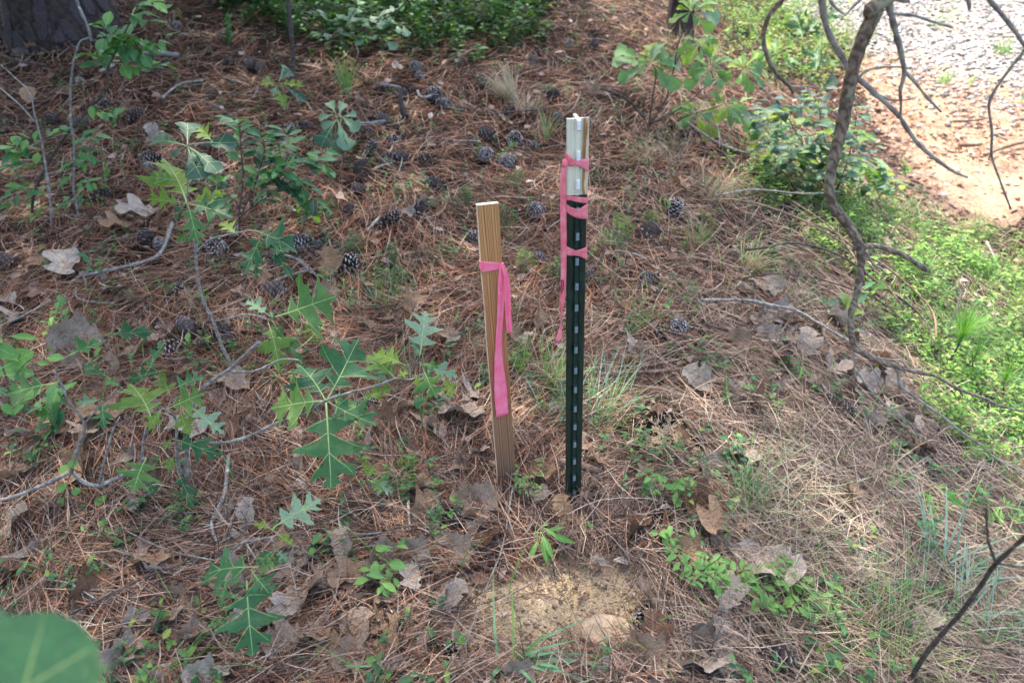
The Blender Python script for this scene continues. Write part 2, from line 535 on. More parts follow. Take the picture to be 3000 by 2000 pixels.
    c = ramp(nt, noise_tex(nt, 160, 4), [(0.3, (0.42, 0.38, 0.33)), (0.7, (0.72, 0.69, 0.64))])
    bsdf(nt, out, c, 0.9, 0.1, bump=noise_tex(nt, 300, 3), bstr=0.8)
    M['stake_end'] = m
    m, nt, out = newmat('stake_edge')
    c = ramp(nt, noise_tex(nt, 120, 4, vec=mp.outputs[0]) if False else noise_tex(nt, 60, 4), [(0.3, (0.40, 0.30, 0.21)), (0.7, (0.66, 0.53, 0.40))])
    bsdf(nt, out, c, 0.85, 0.15)
    M['stake_edge'] = m
    # post
    m, nt, out = newmat('post_green_paint')
    n1 = noise_tex(nt, 40, 5, 0.7)
    c = ramp(nt, n1, [(0.3, (0.005, 0.015, 0.011)), (0.7, (0.013, 0.036, 0.024))])
    sp = ramp(nt, noise_tex(nt, 210, 3, 0.75), [(0.71, (0, 0, 0)), (0.75, (1, 1, 1))])
    c = mixc(nt, sp, c, (0.42, 0.36, 0.28))
    rs = ramp(nt, noise_tex(nt, 60, 4, 0.7), [(0.66, (0, 0, 0)), (0.74, (0.7, 0.7, 0.7))])
    c = mixc(nt, rs, c, (0.10, 0.045, 0.02))
    bsdf(nt, out, c, ramp(nt, n1, [(0.2, (0.25, 0.25, 0.25)), (0.8, (0.5, 0.5, 0.5))]), 0.5, bump=noise_tex(nt, 150, 3), bstr=0.15, bdist=0.001)
    M['post_green'] = m
    m, nt, out = newmat('post_white_paint')
    tc = nt.nodes.new('ShaderNodeTexCoord')
    mp = N(nt, 'ShaderNodeMapping'); mp.inputs['Scale'].default_value = (1, 1, 0.12)
    nt.links.new(tc.outputs['Object'], mp.inputs['Vector'])
    n1 = noise_tex(nt, 60, 5, 0.65, vec=mp.outputs[0])
    c = ramp(nt, n1, [(0.25, (0.44, 0.45, 0.31)), (0.5, (0.62, 0.61, 0.44)), (0.75, (0.76, 0.74, 0.58))])
    sep = nt.nodes.new('ShaderNodeSeparateXYZ'); nt.links.new(tc.outputs['Object'], sep.inputs[0])
    # rust run down the right flange and round the top edge
    rx = mathn(nt, 'ADD', mathn(nt, 'MULTIPLY', sep.outputs[0], 60.0), mathn(nt, 'MULTIPLY', mathn(nt, 'SUBTRACT', n1, 0.5), 1.5))
    f = ramp(nt, rx, [(0.40, (0, 0, 0)), (0.58, (.95, .95, .95)), (0.92, (.95, .95, .95)), (0.99, (.3, .3, .3))])
    f = mathn(nt, 'MULTIPLY', f, ramp(nt, noise_tex(nt, 24, 4, 0.6), [(0.28, (0, 0, 0)), (0.40, (1, 1, 1))]))
    top = ramp(nt, mathn(nt, 'ADD', mathn(nt, 'MULTIPLY', sep.outputs[2], 26.0), mathn(nt, 'MULTIPLY', mathn(nt, 'SUBTRACT', noise_tex(nt, 90, 4), 0.5), 3.0)),
               [(0.60, (0, 0, 0)), (0.95, (1, 1, 1))])
    c = mixc(nt, f, c, ramp(nt, n1, [(0.40, (0.10, 0.035, 0.012)), (0.6, (0.42, 0.20, 0.04))]))
    tl = mathn(nt, 'MULTIPLY', top, ramp(nt, mathn(nt, 'MULTIPLY', sep.outputs[0], -60.0), [(0.35, (0, 0, 0)), (0.7, (.9, .9, .9))]))
    c = mixc(nt, tl, c, (0.30, 0.12, 0.03))
    bsdf(nt, out, c, 0.45, 0.4, bump=n1, bstr=0.15, bdist=0.001)
    M['post_white'] = m
    m, nt, out = newmat('stud_worn_sky_glint')  # worn paint, with a pale blue sky reflection put into the colour
    c = ramp(nt, noise_tex(nt, 300, 3), [(0.3, (0.12, 0.17, 0.18)), (0.7, (0.30, 0.38, 0.42))])
    bsdf(nt, out, c, 0.3, 0.5, metal=0.25)
    M['stud'] = m
    m, nt, out = newmat('stud_white_face')
    bsdf(nt, out, ramp(nt, noise_tex(nt, 250, 3), [(0.3, (0.62, 0.66, 0.64)), (0.7, (0.82, 0.86, 0.87))]), 0.4, 0.5)
    M['stud_white'] = m
    # flagging tape
    def _stretch(nt):
        tc = nt.nodes.new('ShaderNodeTexCoord'); mp = nt.nodes.new('ShaderNodeMapping'); mp.inputs['Scale'].default_value = (1, 1, .18)
        nt.links.new(tc.outputs['Object'], mp.inputs['Vector']); return mp.outputs[0]
    def tape(name, a, b, tr=0.35):
        m, nt, out = newmat(name)
        c = ramp(nt, noise_tex(nt, 40, 5, 0.7), [(0.3, a), (0.7, b)])
        bsdf(nt, out, c, 0.4, 0.25, tr, bump=noise_tex(nt, 120, 5, 0.7, vec=_stretch(nt)), bstr=0.55, bdist=0.004)
        return m
    M['tape_pink'] = tape('flagging_tape_bright_pink', (1.0, 0.15, 0.26), (1.0, 0.31, 0.40), 0.15)
    M['tape_faded'] = tape('flagging_tape_faded', (0.80, 0.13, 0.16), (0.95, 0.34, 0.37), 0.15)
    M['ink'], nt, out = newmat('ink_mark'); bsdf(nt, out, (0.05, 0.02, 0.03), 0.7, 0.2)
    # stones
    M['gravel'] = island_mat('gravel_stones', [(0, (0.14, 0.12, 0.105)), (0.5, (0.33, 0.31, 0.29)), (1, (0.60, 0.59, 0.57))], rough=0.85, nscale=40)
    M['pebble'] = island_mat('clay_pebbles', [(0, (0.30, 0.15, 0.08)), (0.5, (0.42, 0.24, 0.15)), (1, (0.55, 0.42, 0.32))], rough=0.85, nscale=40)
    M['grain'] = island_mat('sand_crumbs', [(0, (0.10, 0.075, 0.05)), (0.4, (0.34, 0.25, 0.155)), (1, (0.58, 0.46, 0.30))], rough=0.95, nscale=90)
    m, nt, out = newmat('sandy_stone')
    c = ramp(nt, noise_tex(nt, 60, 6, 0.7), [(0.3, (0.30, 0.22, 0.14)), (0.6, (0.50, 0.38, 0.24)), (0.8, (0.60, 0.48, 0.32))])
    bsdf(nt, out, c, 0.95, 0.1, bump=noise_tex(nt, 200, 4), bstr=0.7, bdist=0.002)
    M['stone'] = m
    m, nt, out = newmat('red_clay_stone')
    c = ramp(nt, noise_tex(nt, 50, 6, 0.7), [(0.3, (0.42, 0.17, 0.08)), (0.8, (0.55, 0.27, 0.15))])
    bsdf(nt, out, c, 0.95, 0.1, bump=noise_tex(nt, 200, 4), bstr=0.6, bdist=0.002)
    M['red_stone'] = m
    # ground
    m, nt, out = newmat('forest_ground')
    at = N(nt, 'ShaderNodeVertexColor', layer_name='zone')
    sp = nt.nodes.new('ShaderNodeSeparateColor'); nt.links.new(at.outputs[0], sp.inputs[0])
    n1 = noise_tex(nt, 55, 7, 0.72); n2 = noise_tex(nt, 4, 4, 0.6); n3 = noise_tex(nt, 220, 4, 0.7)
    lit = ramp(nt, n1, [(0.35, (0.006, 0.004, 0.003)), (0.55, (0.035, 0.021, 0.014)), (0.75, (0.13, 0.078, 0.05))])  # near black: shade of the gaps between needles put into the colour
    san = ramp(nt, n3, [(0.36, (0.13, 0.09, 0.055)), (0.44, (0.42, 0.30, 0.175)), (0.6, (0.56, 0.42, 0.25)), (0.8, (0.66, 0.52, 0.34))])
    san = mixc(nt, ramp(nt, n1, [(0.34, (1, 1, 1)), (0.46, (0, 0, 0))]), san, (0.12, 0.09, 0.065))
    cla = ramp(nt, n1, [(0.3, (0.22, 0.125, 0.085)), (0.5, (0.38, 0.235, 0.15)), (0.75, (0.55, 0.39, 0.27))])
    gra = ramp(nt, n1, [(0.3, (0.16, 0.125, 0.10)), (0.7, (0.36, 0.32, 0.28))])
    c = mixc(nt, mathn(nt, 'GREATER_THAN', mathn(nt, 'ADD', sp.outputs[0], mathn(nt, 'MULTIPLY', mathn(nt, 'SUBTRACT', n1, 0.5), 1.1)), 0.42), lit, san)
    c = mixc(nt, ramp(nt, mathn(nt, 'ADD', sp.outputs[1], mathn(nt, 'MULTIPLY', mathn(nt, 'SUBTRACT', n1, 0.5), 0.8)), [(0.4, (0, 0, 0)), (0.6, (1, 1, 1))]), c, cla)
    c = mixc(nt, ramp(nt, mathn(nt, 'ADD', sp.outputs[2], mathn(nt, 'MULTIPLY', mathn(nt, 'SUBTRACT', n1, 0.5), 0.8)), [(0.4, (0, 0, 0)), (0.6, (1, 1, 1))]), c, gra)
    c = mixc(nt, 0.5, c, mixc(nt, n2, (0.7, 0.7, 0.7), (1.3, 1.3, 1.3)), 'MULTIPLY')
    bsdf(nt, out, c, 0.95, 0.1, bump=n1, bstr=0.9, bdist=0.012)
    M['ground'] = m
build_materials()
# ------------------------------------------------------------------ the ground: one sheet
def axis(dense0, dense1, step, far, grow=1.35):
    a = list(np.arange(dense0, dense1, step))
    s = step; lo = a[0]; hi = a[-1]; L = []; Hh = []
    while hi < far:
        s *= grow; hi += s; Hh.append(hi)
    s = step
    while lo > -far:
        s *= grow; lo -= s; L.append(lo)
    return np.array(L[::-1] + a + Hh)

gx = axis(-4.2, 5.2, 0.03, 90); gy = axis(0.1, 7.6, 0.026, 90)
GX, GY = np.meshgrid(gx, gy)
GZ = height(GX, GY)
near = (GX > -4.2) & (GX < 5.2) & (GY < 7.6) & (GY > 0.1)
GZn = GZ + np.where(near, (nr.rand(*GZ.shape) - 0.5) * 0.016 - 0.004, 0)
nx_, ny_ = len(gx), len(gy)
Vg = np.stack([GX.ravel(), GY.ravel(), GZn.ravel()], 1)
ii = (np.arange(ny_ - 1)[:, None] * nx_ + np.arange(nx_ - 1)[None, :]).ravel()
Fg = np.stack([ii, ii + 1, ii + 1 + nx_, ii + nx_], 1)
gme = mesh_np('ground', Vg, Fg, [M['ground']])
zz = zones(GX.ravel(), GY.ravel())
front = (GY.ravel() > -0.2)
cols = np.zeros((nx_ * ny_, 4), np.float32); cols[:, 3] = 1
cols[:, 0] = np.where(front, np.maximum(zz['sand'], zz['orange'] * 0.75), 0)
cols[:, 1] = (np.maximum(zz['clay'] * 0.95, zz['orange'] * 0.35) + zz['weeds'] * 0.35 + zz['green'] * 0.18) * front
cols[:, 2] = (zz['road'] & ~zz['clay']) * front * 1.0
ca = gme.color_attributes.new('zone', 'FLOAT_COLOR', 'POINT')
ca.data.foreach_set('color', cols.ravel())
g_ob = link('ground', gme)
tag(g_ob, 'forest floor of brown litter sloping down to a red clay road edge', kind='structure')

# ------------------------------------------------------------------ scatter helpers
def sample_xy(n, ymax=7.2, a=1.6, ymin=0.3):
    """points over the visible ground, denser near the camera"""
    u = nr.rand(n)
    k = 1 - a
    y0, y1 = ymin + 0.45, ymax + 0.45
    y = (u * (y1 ** k - y0 ** k) + y0 ** k) ** (1 / k) - 0.45
    half = 0.75 * (y * 0.86 + 0.80) + 0.35
    x = (nr.rand(n) * 2 - 1) * half
    return x, y

def surf_frame(x, y, e=0.03):
    gxx = (height(x + e, y) - height(x - e, y)) / (2 * e)
    gyy = (height(x, y + e) - height(x, y - e)) / (2 * e)
    return gxx, gyy

def ribbons(name, x, y, zoff, ang, pitch, L, Wd, bend, mat, seg=2, arch=0.0, follow=True):
    """needles and sticks lying on the ground"""
    n = len(x); z = height(x, y)
    gxx, gyy = surf_frame(x, y)
    s = np.linspace(-0.5, 0.5, seg + 1)[None, :]
    ca_, sa_ = np.cos(ang)[:, None], np.sin(ang)[:, None]
    Lc = (L[:, None] * s)
    bb = (bend * L)[:, None] * (1 - 4 * s * s)
    px_ = x[:, None] + ca_ * Lc * np.cos(pitch)[:, None] - sa_ * bb
    py_ = y[:, None] + sa_ * Lc * np.cos(pitch)[:, None] + ca_ * bb
    pz_ = (z + zoff)[:, None] + (px_ - x[:, None]) * gxx[:, None] + (py_ - y[:, None]) * gyy[:, None] + np.sin(pitch)[:, None] * Lc + arch * bb
    roll = (nr.rand(n) - 0.5)[:, None] * 1.2
    wx = -sa_ * np.cos(roll); wy = ca_ * np.cos(roll); wz = np.sin(roll)
    ww = Wd[:, None] * 0.5 * np.where(np.abs(s) > 0.49, 0.45, 1.0)
    V = np.zeros((n, seg + 1, 2, 3), np.float32)
    for k, sg in ((0, -1), (1, 1)):
        V[:, :, k, 0] = px_ + sg * wx * ww
        V[:, :, k, 1] = py_ + sg * wy * ww
        V[:, :, k, 2] = pz_ + sg * wz * ww
    b = (np.arange(n) * (seg + 1) * 2)[:, None] + (np.arange(seg) * 2)[None, :]
    b = b.ravel()
    Fq = np.stack([b, b + 1, b + 3, b + 2], 1)
    return mesh_np(name, V.reshape(-1, 3), Fq, [mat])

def blades(n, base, az, th0, dth, L, Wd, seg=5, twist=0.6):
    """grass blades: base n x 3, curving from angle th0 off the vertical by dth; returns V, F"""
    s = np.linspace(0, 1, seg + 1)
    th = th0[:, None] + dth[:, None] * s[None, :]
    st = L[:, None] / seg
    r = np.concatenate([np.zeros((n, 1)), np.cumsum(np.sin(th[:, :-1]) * st, 1)], 1)
    h = np.concatenate([np.zeros((n, 1)), np.cumsum(np.cos(th[:, :-1]) * st, 1)], 1)
    ca_, sa_ = np.cos(az)[:, None], np.sin(az)[:, None]
    X = base[:, 0:1] + ca_ * r; Y = base[:, 1:2] + sa_ * r; Z = base[:, 2:3] + h
    tw = ((nr.rand(n) - 0.5) * twist)[:, None]
    wx = -sa_ * np.cos(tw) ; wy = ca_ * np.cos(tw); wz = np.sin(tw) * np.ones_like(X)
    ww = Wd[:, None] * 0.5 * np.sqrt(np.clip(1.02 - s[None, :] ** 1.5, 0, 1)) * np.where(s[None, :] < 0.01, 0.7, 1)
    V = np.zeros((n, seg + 1, 2, 3), np.float32)
    for k, sg in ((0, -1), (1, 1)):
        V[:, :, k, 0] = X + sg * wx * ww; V[:, :, k, 1] = Y + sg * wy * ww; V[:, :, k, 2] = Z + sg * wz * ww
    b = ((np.arange(n) * (seg + 1) * 2)[:, None] + (np.arange(seg) * 2)[None, :]).ravel()
    return V.reshape(-1, 3), np.stack([b, b + 1, b + 3, b + 2], 1)

def leaflets(P, ax, nrm, L, Wd, fold=0.25, droop=0.15):
    """small oval leaves as folded six-sided blades: P base n x 3, ax unit axis, nrm unit normal; returns V, F(quads)"""
    n = len(P)
    side = np.cross(ax, nrm)
    L = L[:, None]; Wd = Wd[:, None]
    def pt(a, b, c): return P + ax * L * a + side * Wd * b + nrm * (Wd * c - L * droop * a * a)
    rows = [pt(0, 0, 0), pt(.30, .5, fold), pt(.68, .42, fold), pt(1.0, 0, 0), pt(.68, -.42, fold), pt(.30, -.5, fold), pt(.30, 0, 0), pt(.68, 0, 0)]
    V = np.stack(rows, 1).reshape(-1, 3)
    b = (np.arange(n) * 8)[:, None]
    q = np.concatenate([b + np.array([[0, 1, 6, 6]]), b + np.array([[6, 1, 2, 7]]), b + np.array([[7, 2, 3, 3]]),
                        b + np.array([[0, 6, 5, 5]]), b + np.array([[6, 7, 4, 5]]), b + np.array([[7, 3, 4, 4]])], 0)
    return V, q

def quads_to_mesh(name, V, q, mats, mi=None):
    """q may hold triangles written with a doubled last index"""
    q = np.asarray(q)
    tri = (q[:, 2] == q[:, 3])
    T = q[tri][:, :3]; Q = q[~tri]
    T2 = np.concatenate([Q[:, [0, 1, 2]], Q[:, [0, 2, 3]], T], 0)
    m2 = None
    if mi is not None:
        mi = np.asarray(mi); m2 = np.concatenate([mi[~tri], mi[~tri], mi[tri]])
    return mesh_np(name, V, T2, mats, m2)

def unit(a): return a / np.maximum(np.linalg.norm(a, axis=1, keepdims=True), 1e-9)

CONE_PX = [(519, 79, 26), (72, 160, 34), (238, 245, 32), (151, 361, 42), (232, 368, 46), (398, 345, 44), (313, 317, 36), (738, 194, 30), (766, 204, 32), (676, 204, 30), (617, 283, 34), (685, 253, 26), (749, 276, 26), (634, 319, 26), (304, 578, 46),
    (451, 472, 46), (434, 493, 34), (855, 391, 36), (889, 370, 30), (1221, 200, 36), (1230, 225, 26), (1119, 268, 28), (1210, 268, 28), (1183, 283, 32), (1270, 281, 42), (1298, 308, 40), (1347, 327, 32), (1128, 357, 36), (1070, 400, 44),
    (1153, 419, 38, 'e'), (1072, 451, 46), (1142, 472, 44), (1180, 464, 44), (1060, 502, 50, 'e'), (1060, 557, 38), (1251, 476, 44, 'e'), (1276, 547, 50, 'e'), (1234, 625, 52, 'e'), (1140, 651, 54), (1021, 619, 36), (1430, 400, 44), (1508, 415, 46, 'o'),
    (1421, 459, 50), (1487, 479, 52), (1553, 434, 36), (1485, 336, 38), (1619, 283, 36), (1564, 187, 36), (1666, 132, 24), (1742, 132, 26), (1585, 123, 26), (1572, 621, 50), (1966, 621, 52), (1376, 183, 22), (1404, 240, 30, 'e'), (1736, 104, 24),
    (430, 705, 50), (468, 720, 38), (642, 733, 58, 'end'), (685, 678, 50), (885, 720, 60), (932, 731, 42), (26, 773, 62), (815, 856, 62), (557, 967, 62), (527, 867, 48, 'e'), (502, 1029, 60, 'o'), (651, 977, 40), (672, 1007, 52), (612, 1012, 48),
    (1385, 701, 52), (1021, 784, 64, 'o'), (1572, 758, 46), (1732, 807, 42), (1897, 688, 58, 'o'), (1904, 820, 56), (1987, 960, 62), (1085, 1205, 38), (1931, 986, 36, 'e'), (2451, 1201, 64), (1317, 1536, 74, 'o'), (1927, 1524, 66, 'e'), (1965, 1560, 60, 'e'),
    (1889, 1814, 74, 'e'), (1145, 1827, 90, 'e'), (1306, 1916, 76, 'e'), (2446, 1549, 66), (2255, 1932, 104, 'o'), (1075, 1188, 34), (2240, 640, 26, 'e'), (1310, 470, 0), (2322, 818, 24, 'e'), (1640, 355, 30), (120, 1250, 0), (2090, 700, 0)]
CONE_XY = [(G(1930, 1225).x, G(1930, 1225).y, .095), (G(1850, 1290).x, G(1850, 1290).y, .05), (G(1700, 1760).x, G(1700, 1760).y, .07), (G(1600, 1830).x, G(1600, 1830).y, .05), (G(1780, 1850).x, G(1780, 1850).y, .05), (G(1483, 1425).x, G(1483, 1425).y, .045), (G(1680, 1470).x, G(1680, 1470).y, .04)]
for _c in CONE_PX:
    if _c[2] > 0:
        _g = G(_c[0], _c[1] + _c[2] * .1); CONE_XY.append((_g.x, _g.y - .01, min(max(_c[2] * depth_np(_g.x, _g.y, _g.z) / F, .05), .09) * .62))
# ------------------------------------------------------------------ pine straw
def make_straw():
    x, y = sample_xy(235000, 7.4, 1.62)
    zn = zones(x, y)
    right = sstep((zn['u'] - 1500) / 900) * sstep((zn['v'] - 250) / 500)
    keep = nr.rand(len(x))
    p = np.ones(len(x))
    p = np.where(zn['sand'] > 0.40, 0.15, p)
    p = np.where(zn['sand'] > 0.60, 0.05, p)
    p = np.where(zn['road'], 0.04, p)
    p = np.where(zn['clay'], 0.45, p)
    p = np.where(zn['orange'], 0.04, p)
    p = np.where(zn['green'], 0.42, p)
    p = np.where(zn['weeds'], 0.35, p)
    p = np.where(wob(x, y, 0.9, 3.0) > 0.62, p * 0.55, p)
    for (cx_, cy_, cr_) in CONE_XY:
        p = np.where((x - cx_) ** 2 + (y - cy_) ** 2 < cr_ * cr_, 0.0, p)
    k = keep < p
    x, y, right = x[k], y[k], right[k]
    n = len(x)
    # locally coherent lie, and swirls round the tufts
    base_ang = 1.9 * np.sin(1.7 * x + 2.2 * np.sin(1.3 * y)) + 1.4 * np.sin(2.6 * y + 1.1 * x) + 0.25
    ang = base_ang + nr.randn(n) * 0.75
    down = nr.rand(n) < 0.55 * right
    ang = np.where(down, -0.75 + nr.randn(n) * 0.4, ang)
    L = 0.09 + 0.12 * nr.rand(n) ** 0.8
    far = np.clip((y - 1.5) / 5, 0, 1)
    Wd = (0.0011 + 0.0009 * nr.rand(n)) * (1 + far * 1.2)
    zoff = 0.0 + 0.050 * nr.rand(n) ** 2.0
    pitch = nr.randn(n) * 0.17
    bend = nr.randn(n) * 0.10
    grey = (nr.rand(n) < 0.42 + 0.52 * right + 0.2 * (sstep((zn['v'][k] - 900) / 700)))
    for nm, msk, mt, lab in (('pine_straw', ~grey, M['straw'], 'reddish brown pine needles strewn over the forest floor'),
                             ('weathered_pine_straw', grey, M['straw_grey'], 'greyed old pine needles mixed through the litter')):
        me = ribbons(nm, x[msk], y[msk], zoff[msk], ang[msk], pitch[msk], L[msk], Wd[msk], bend[msk], mt, seg=3)
        tag(link(nm, me), lab, 'pine needles', kind='stuff')
make_straw()

def straw_beyond():
    # the same mat of needles past the edges of the picture
    n = 120000
    x = -7 + nr.rand(n) * 12; y = -1.2 + nr.rand(n) * 11
    half = 0.75 * (y * 0.86 + 0.80) + 0.25
    k = ((np.abs(x) > half) | (y < 0.3) | (y > 7.3)) & ~((x > 1.2) & (y > 1.0))
    x, y = x[k], y[k]; n = len(x)
    me = ribbons('outer_pine_straw', x, y, 0.004 + 0.03 * nr.rand(n), nr.rand(n) * 6.28, nr.randn(n) * .12, 0.12 + 0.14 * nr.rand(n), 0.003 + 0.003 * nr.rand(n), nr.randn(n) * .1, M['straw'], seg=1)
    tag(link('outer_pine_straw', me), 'pine needles covering the floor beyond the edges of the view', 'pine needles', kind='stuff')
straw_beyond()

# small broken flakes of leaf, cone and bark
def make_flakes():
    x, y = sample_xy(30000, 7.2, 1.7)
    xe = 1.6 + nr.rand(16000) * 3.5; ye = 2.4 + nr.rand(16000) * 3.6
    ze = zones(xe, ye)
    ke = ze['clay'] & ~ze['orange'] & (wob(xe, ye, 1.4, 3) > -.3)
    x = np.concatenate([x, xe[ke]]); y = np.concatenate([y, ye[ke]])
    zn = zones(x, y)
    p = np.where(zn['road'] | zn['orange'], 0.12, np.where(zn['sand'] > .4, .10, np.where(zn['clay'], .9, 0.9)))
    k = nr.rand(len(x)) < p * (0.55 + 0.45 * (wob(x, y, 1.4, 1.0) > 0))
    x, y = x[k], y[k]; n = len(x)
    z = height(x, y) + 0.004 + 0.014 * nr.rand(n)
    a = nr.rand(n) * 6.283
    tilt = nr.randn(n, 2) * 0.35
    ax = unit(np.stack([np.cos(a), np.sin(a), tilt[:, 0]], 1))
    up = unit(np.stack([tilt[:, 1] * -np.sin(a), tilt[:, 1] * np.cos(a), np.ones(n)], 1))
    up = unit(up - ax * np.sum(up * ax, 1, keepdims=True))
    L = 0.008 + 0.044 * nr.rand(n) ** 2.4
    V, q = leaflets(np.stack([x, y, z], 1), ax, up, L, L * (0.35 + 0.6 * nr.rand(n)), fold=0.12, droop=0.1)
    V = V + (nr.rand(*V.shape) - 0.5) * 0.004
    tag(link('litter_flakes', quads_to_mesh('litter_flakes', V, q, [M['flake']])), 'broken bits of dead leaf and bark among the needles', 'leaf litter', kind='stuff')
make_flakes()

# ------------------------------------------------------------------ stones and crumbs
def rocks(name, x, y, size, mat, label, cat, sink=0.3):
    n = len(x); z = height(x, y)
    # irregular octahedra with a split waist: 8 + 2 vertices
    ring = 6
    V = np.zeros((n, ring + 2, 3), np.float32)
    az = nr.rand(n)[:, None] * 6.28 + np.arange(ring)[None, :] * 6.283 / ring
    rr = size[:, None] * (0.7 + 0.5 * nr.rand(n, ring))
    V[:, :ring, 0] = x[:, None] + np.cos(az) * rr
    V[:, :ring, 1] = y[:, None] + np.sin(az) * rr * (0.6 + 0.4 * nr.rand(n))[:, None]
    V[:, :ring, 2] = z[:, None] + size[:, None] * (nr.rand(n, ring) * 0.5 - sink * 0.5)
    V[:, ring] = np.stack([x + size * (nr.rand(n) - .5) * .5, y + size * (nr.rand(n) - .5) * .5, z + size * (0.5 + 0.35 * nr.rand(n))], 1)
    V[:, ring + 1] = np.stack([x, y, z - size * 0.5], 1)
    b = (np.arange(n) * (ring + 2))[:, None]
    f = []
    for k in range(ring):
        k2 = (k + 1) % ring
        f.append(b + np.array([[k, k2, ring]])); f.append(b + np.array([[k2, k, ring + 1]]))
    me = mesh_np(name, V.reshape(-1, 3), np.concatenate(f, 0), [mat], smooth=False)
    tag(link(name, me), label, cat, kind='stuff')

def make_stones():
    # gravel road
    n = 42000
    x = 1.0 + nr.rand(n) * 6.5; y = 2.2 + nr.rand(n) ** 0.8 * 7.0
    zn = zones(x, y)
    k = (zn['road'] | (zn['clay'] & (nr.rand(n) < np.clip((y - 3.9) / 2.2, 0, 1) * .40))) & (nr.rand(n) < np.where(wob(x, y, .8, 2) > .5, .45, .9))
    x, y = x[k], y[k]
    rocks('gravel', x, y, 0.007 + 0.020 * nr.rand(len(x)) ** 1.6, M['gravel'], 'pale grey crushed stones spread over the road at upper right', 'gravel')
    n = 7000
    x = 1.0 + nr.rand(n) * 5; y = 1.6 + nr.rand(n) * 5
    zn = zones(x, y)
    k = (zn['clay'] | zn['orange'] | (zn['weeds'] & (nr.rand(n) < .3))) & (nr.rand(n) < 0.75)
    x, y = x[k], y[k]
    rocks('clay_pebbles', x, y, 0.004 + 0.014 * nr.rand(len(x)) ** 2, M['pebble'], 'small stones and clods scattered on the red clay', 'pebbles')
    x, y = sample_xy(90000, 2.6, 1.2)
    zn = zones(x, y)
    k = (nr.rand(len(x)) < np.clip(zn['sand'] * 1.5 - 0.25, 0, 1))
    x, y = x[k], y[k]
    rocks('sand_crumbs', x, y, 0.0012 + 0.0045 * nr.rand(len(x)) ** 3, M['grain'], 'loose crumbs of dirt on the bare sandy patches', 'dirt')
make_stones()

# ------------------------------------------------------------------ grass thatch and low cover
def make_thatch():
    # dry fine grass, thick right of the post and on the slope
    x, y = sample_xy(34000, 6.5, 1.4)
    zn = zones(x, y)
    u, v = zn['u'], zn['v']
    p = 0.04 + 0.50 * sstep((u - 1560) / 700) * sstep((v - 200) / 500) * (1 - 0.6 * zn['green'])
    p += 0.5 * np.exp(-(((u - 2350) / 420) ** 2 + ((v - 1500) / 330) ** 2))
    p += 0.55 * np.exp(-(((u - 1900) / 260) ** 2 + ((v - 330) / 260) ** 2)) + 0.5 * np.exp(-(((u - 2050) / 240) ** 2 + ((v - 620) / 200) ** 2))
    p += 0.35 * np.exp(-(((u - 1550) / 200) ** 2 + ((v - 1150) / 200) ** 2))
    p = np.where(zn['road'] | zn['clay'], 0.03, p) * np.where(zn['sand'] > .5, 0.08, 1)
    p = p * (0.45 + 0.55 * (wob(x, y, 1.1, 5) > -0.1))
    k = nr.rand(len(x)) < p
    x, y = x[k], y[k]; n = len(x)
    base = np.stack([x, y, height(x, y)], 1)
    az = np.where(nr.rand(n) < .5, -0.6 + nr.randn(n) * .7, nr.rand(n) * 6.28)
    V, Fq = blades(n, base, az, 0.5 + nr.rand(n) * 0.7, 0.5 + nr.rand(n) * 1.0, 0.05 + 0.10 * nr.rand(n), 0.0017 + 0.0012 * nr.rand(n) * (1 + y / 4), seg=3)
    tag(link('dry_grass', mesh_np('dry_grass', V, Fq, [M['thatch']])), 'fine bleached dead grass matted over the slope', 'grass', kind='stuff')
    # green blades in the right and scattered everywhere
    x, y = sample_xy(42000, 7.2, 1.2)
    zn = zones(x, y)
    p = 0.03 + 0.9 * zn['green'] + 0.45 * zn['weeds'] + 0.03 * sstep((zn['u'] - 1500) / 800)
    p = np.where(zn['road'] & ~zn['weeds'], 0.05 + 0.22 * (wob(x, y, .8, 2) > .35), p)
    p = np.where(zn['clay'], 0.02, p)
    k = nr.rand(len(x)) < p * (0.3 + 0.7 * (wob(x, y, 1.7, 9) > 0.05))
    x, y = x[k], y[k]; n = len(x)
    base = np.stack([x, y, height(x, y)], 1)
    V, Fq = blades(n, base, nr.rand(n) * 6.28, 0.1 + nr.rand(n) * 0.6, 0.4 + nr.rand(n) * 0.9, 0.05 + 0.11 * nr.rand(n), 0.0016 + 0.002 * nr.rand(n), seg=3)
    tag(link('grass', mesh_np('grass', V, Fq, [M['grass']])), 'thin green grass blades coming up through the litter and weeds', 'grass', kind='stuff')
make_thatch()

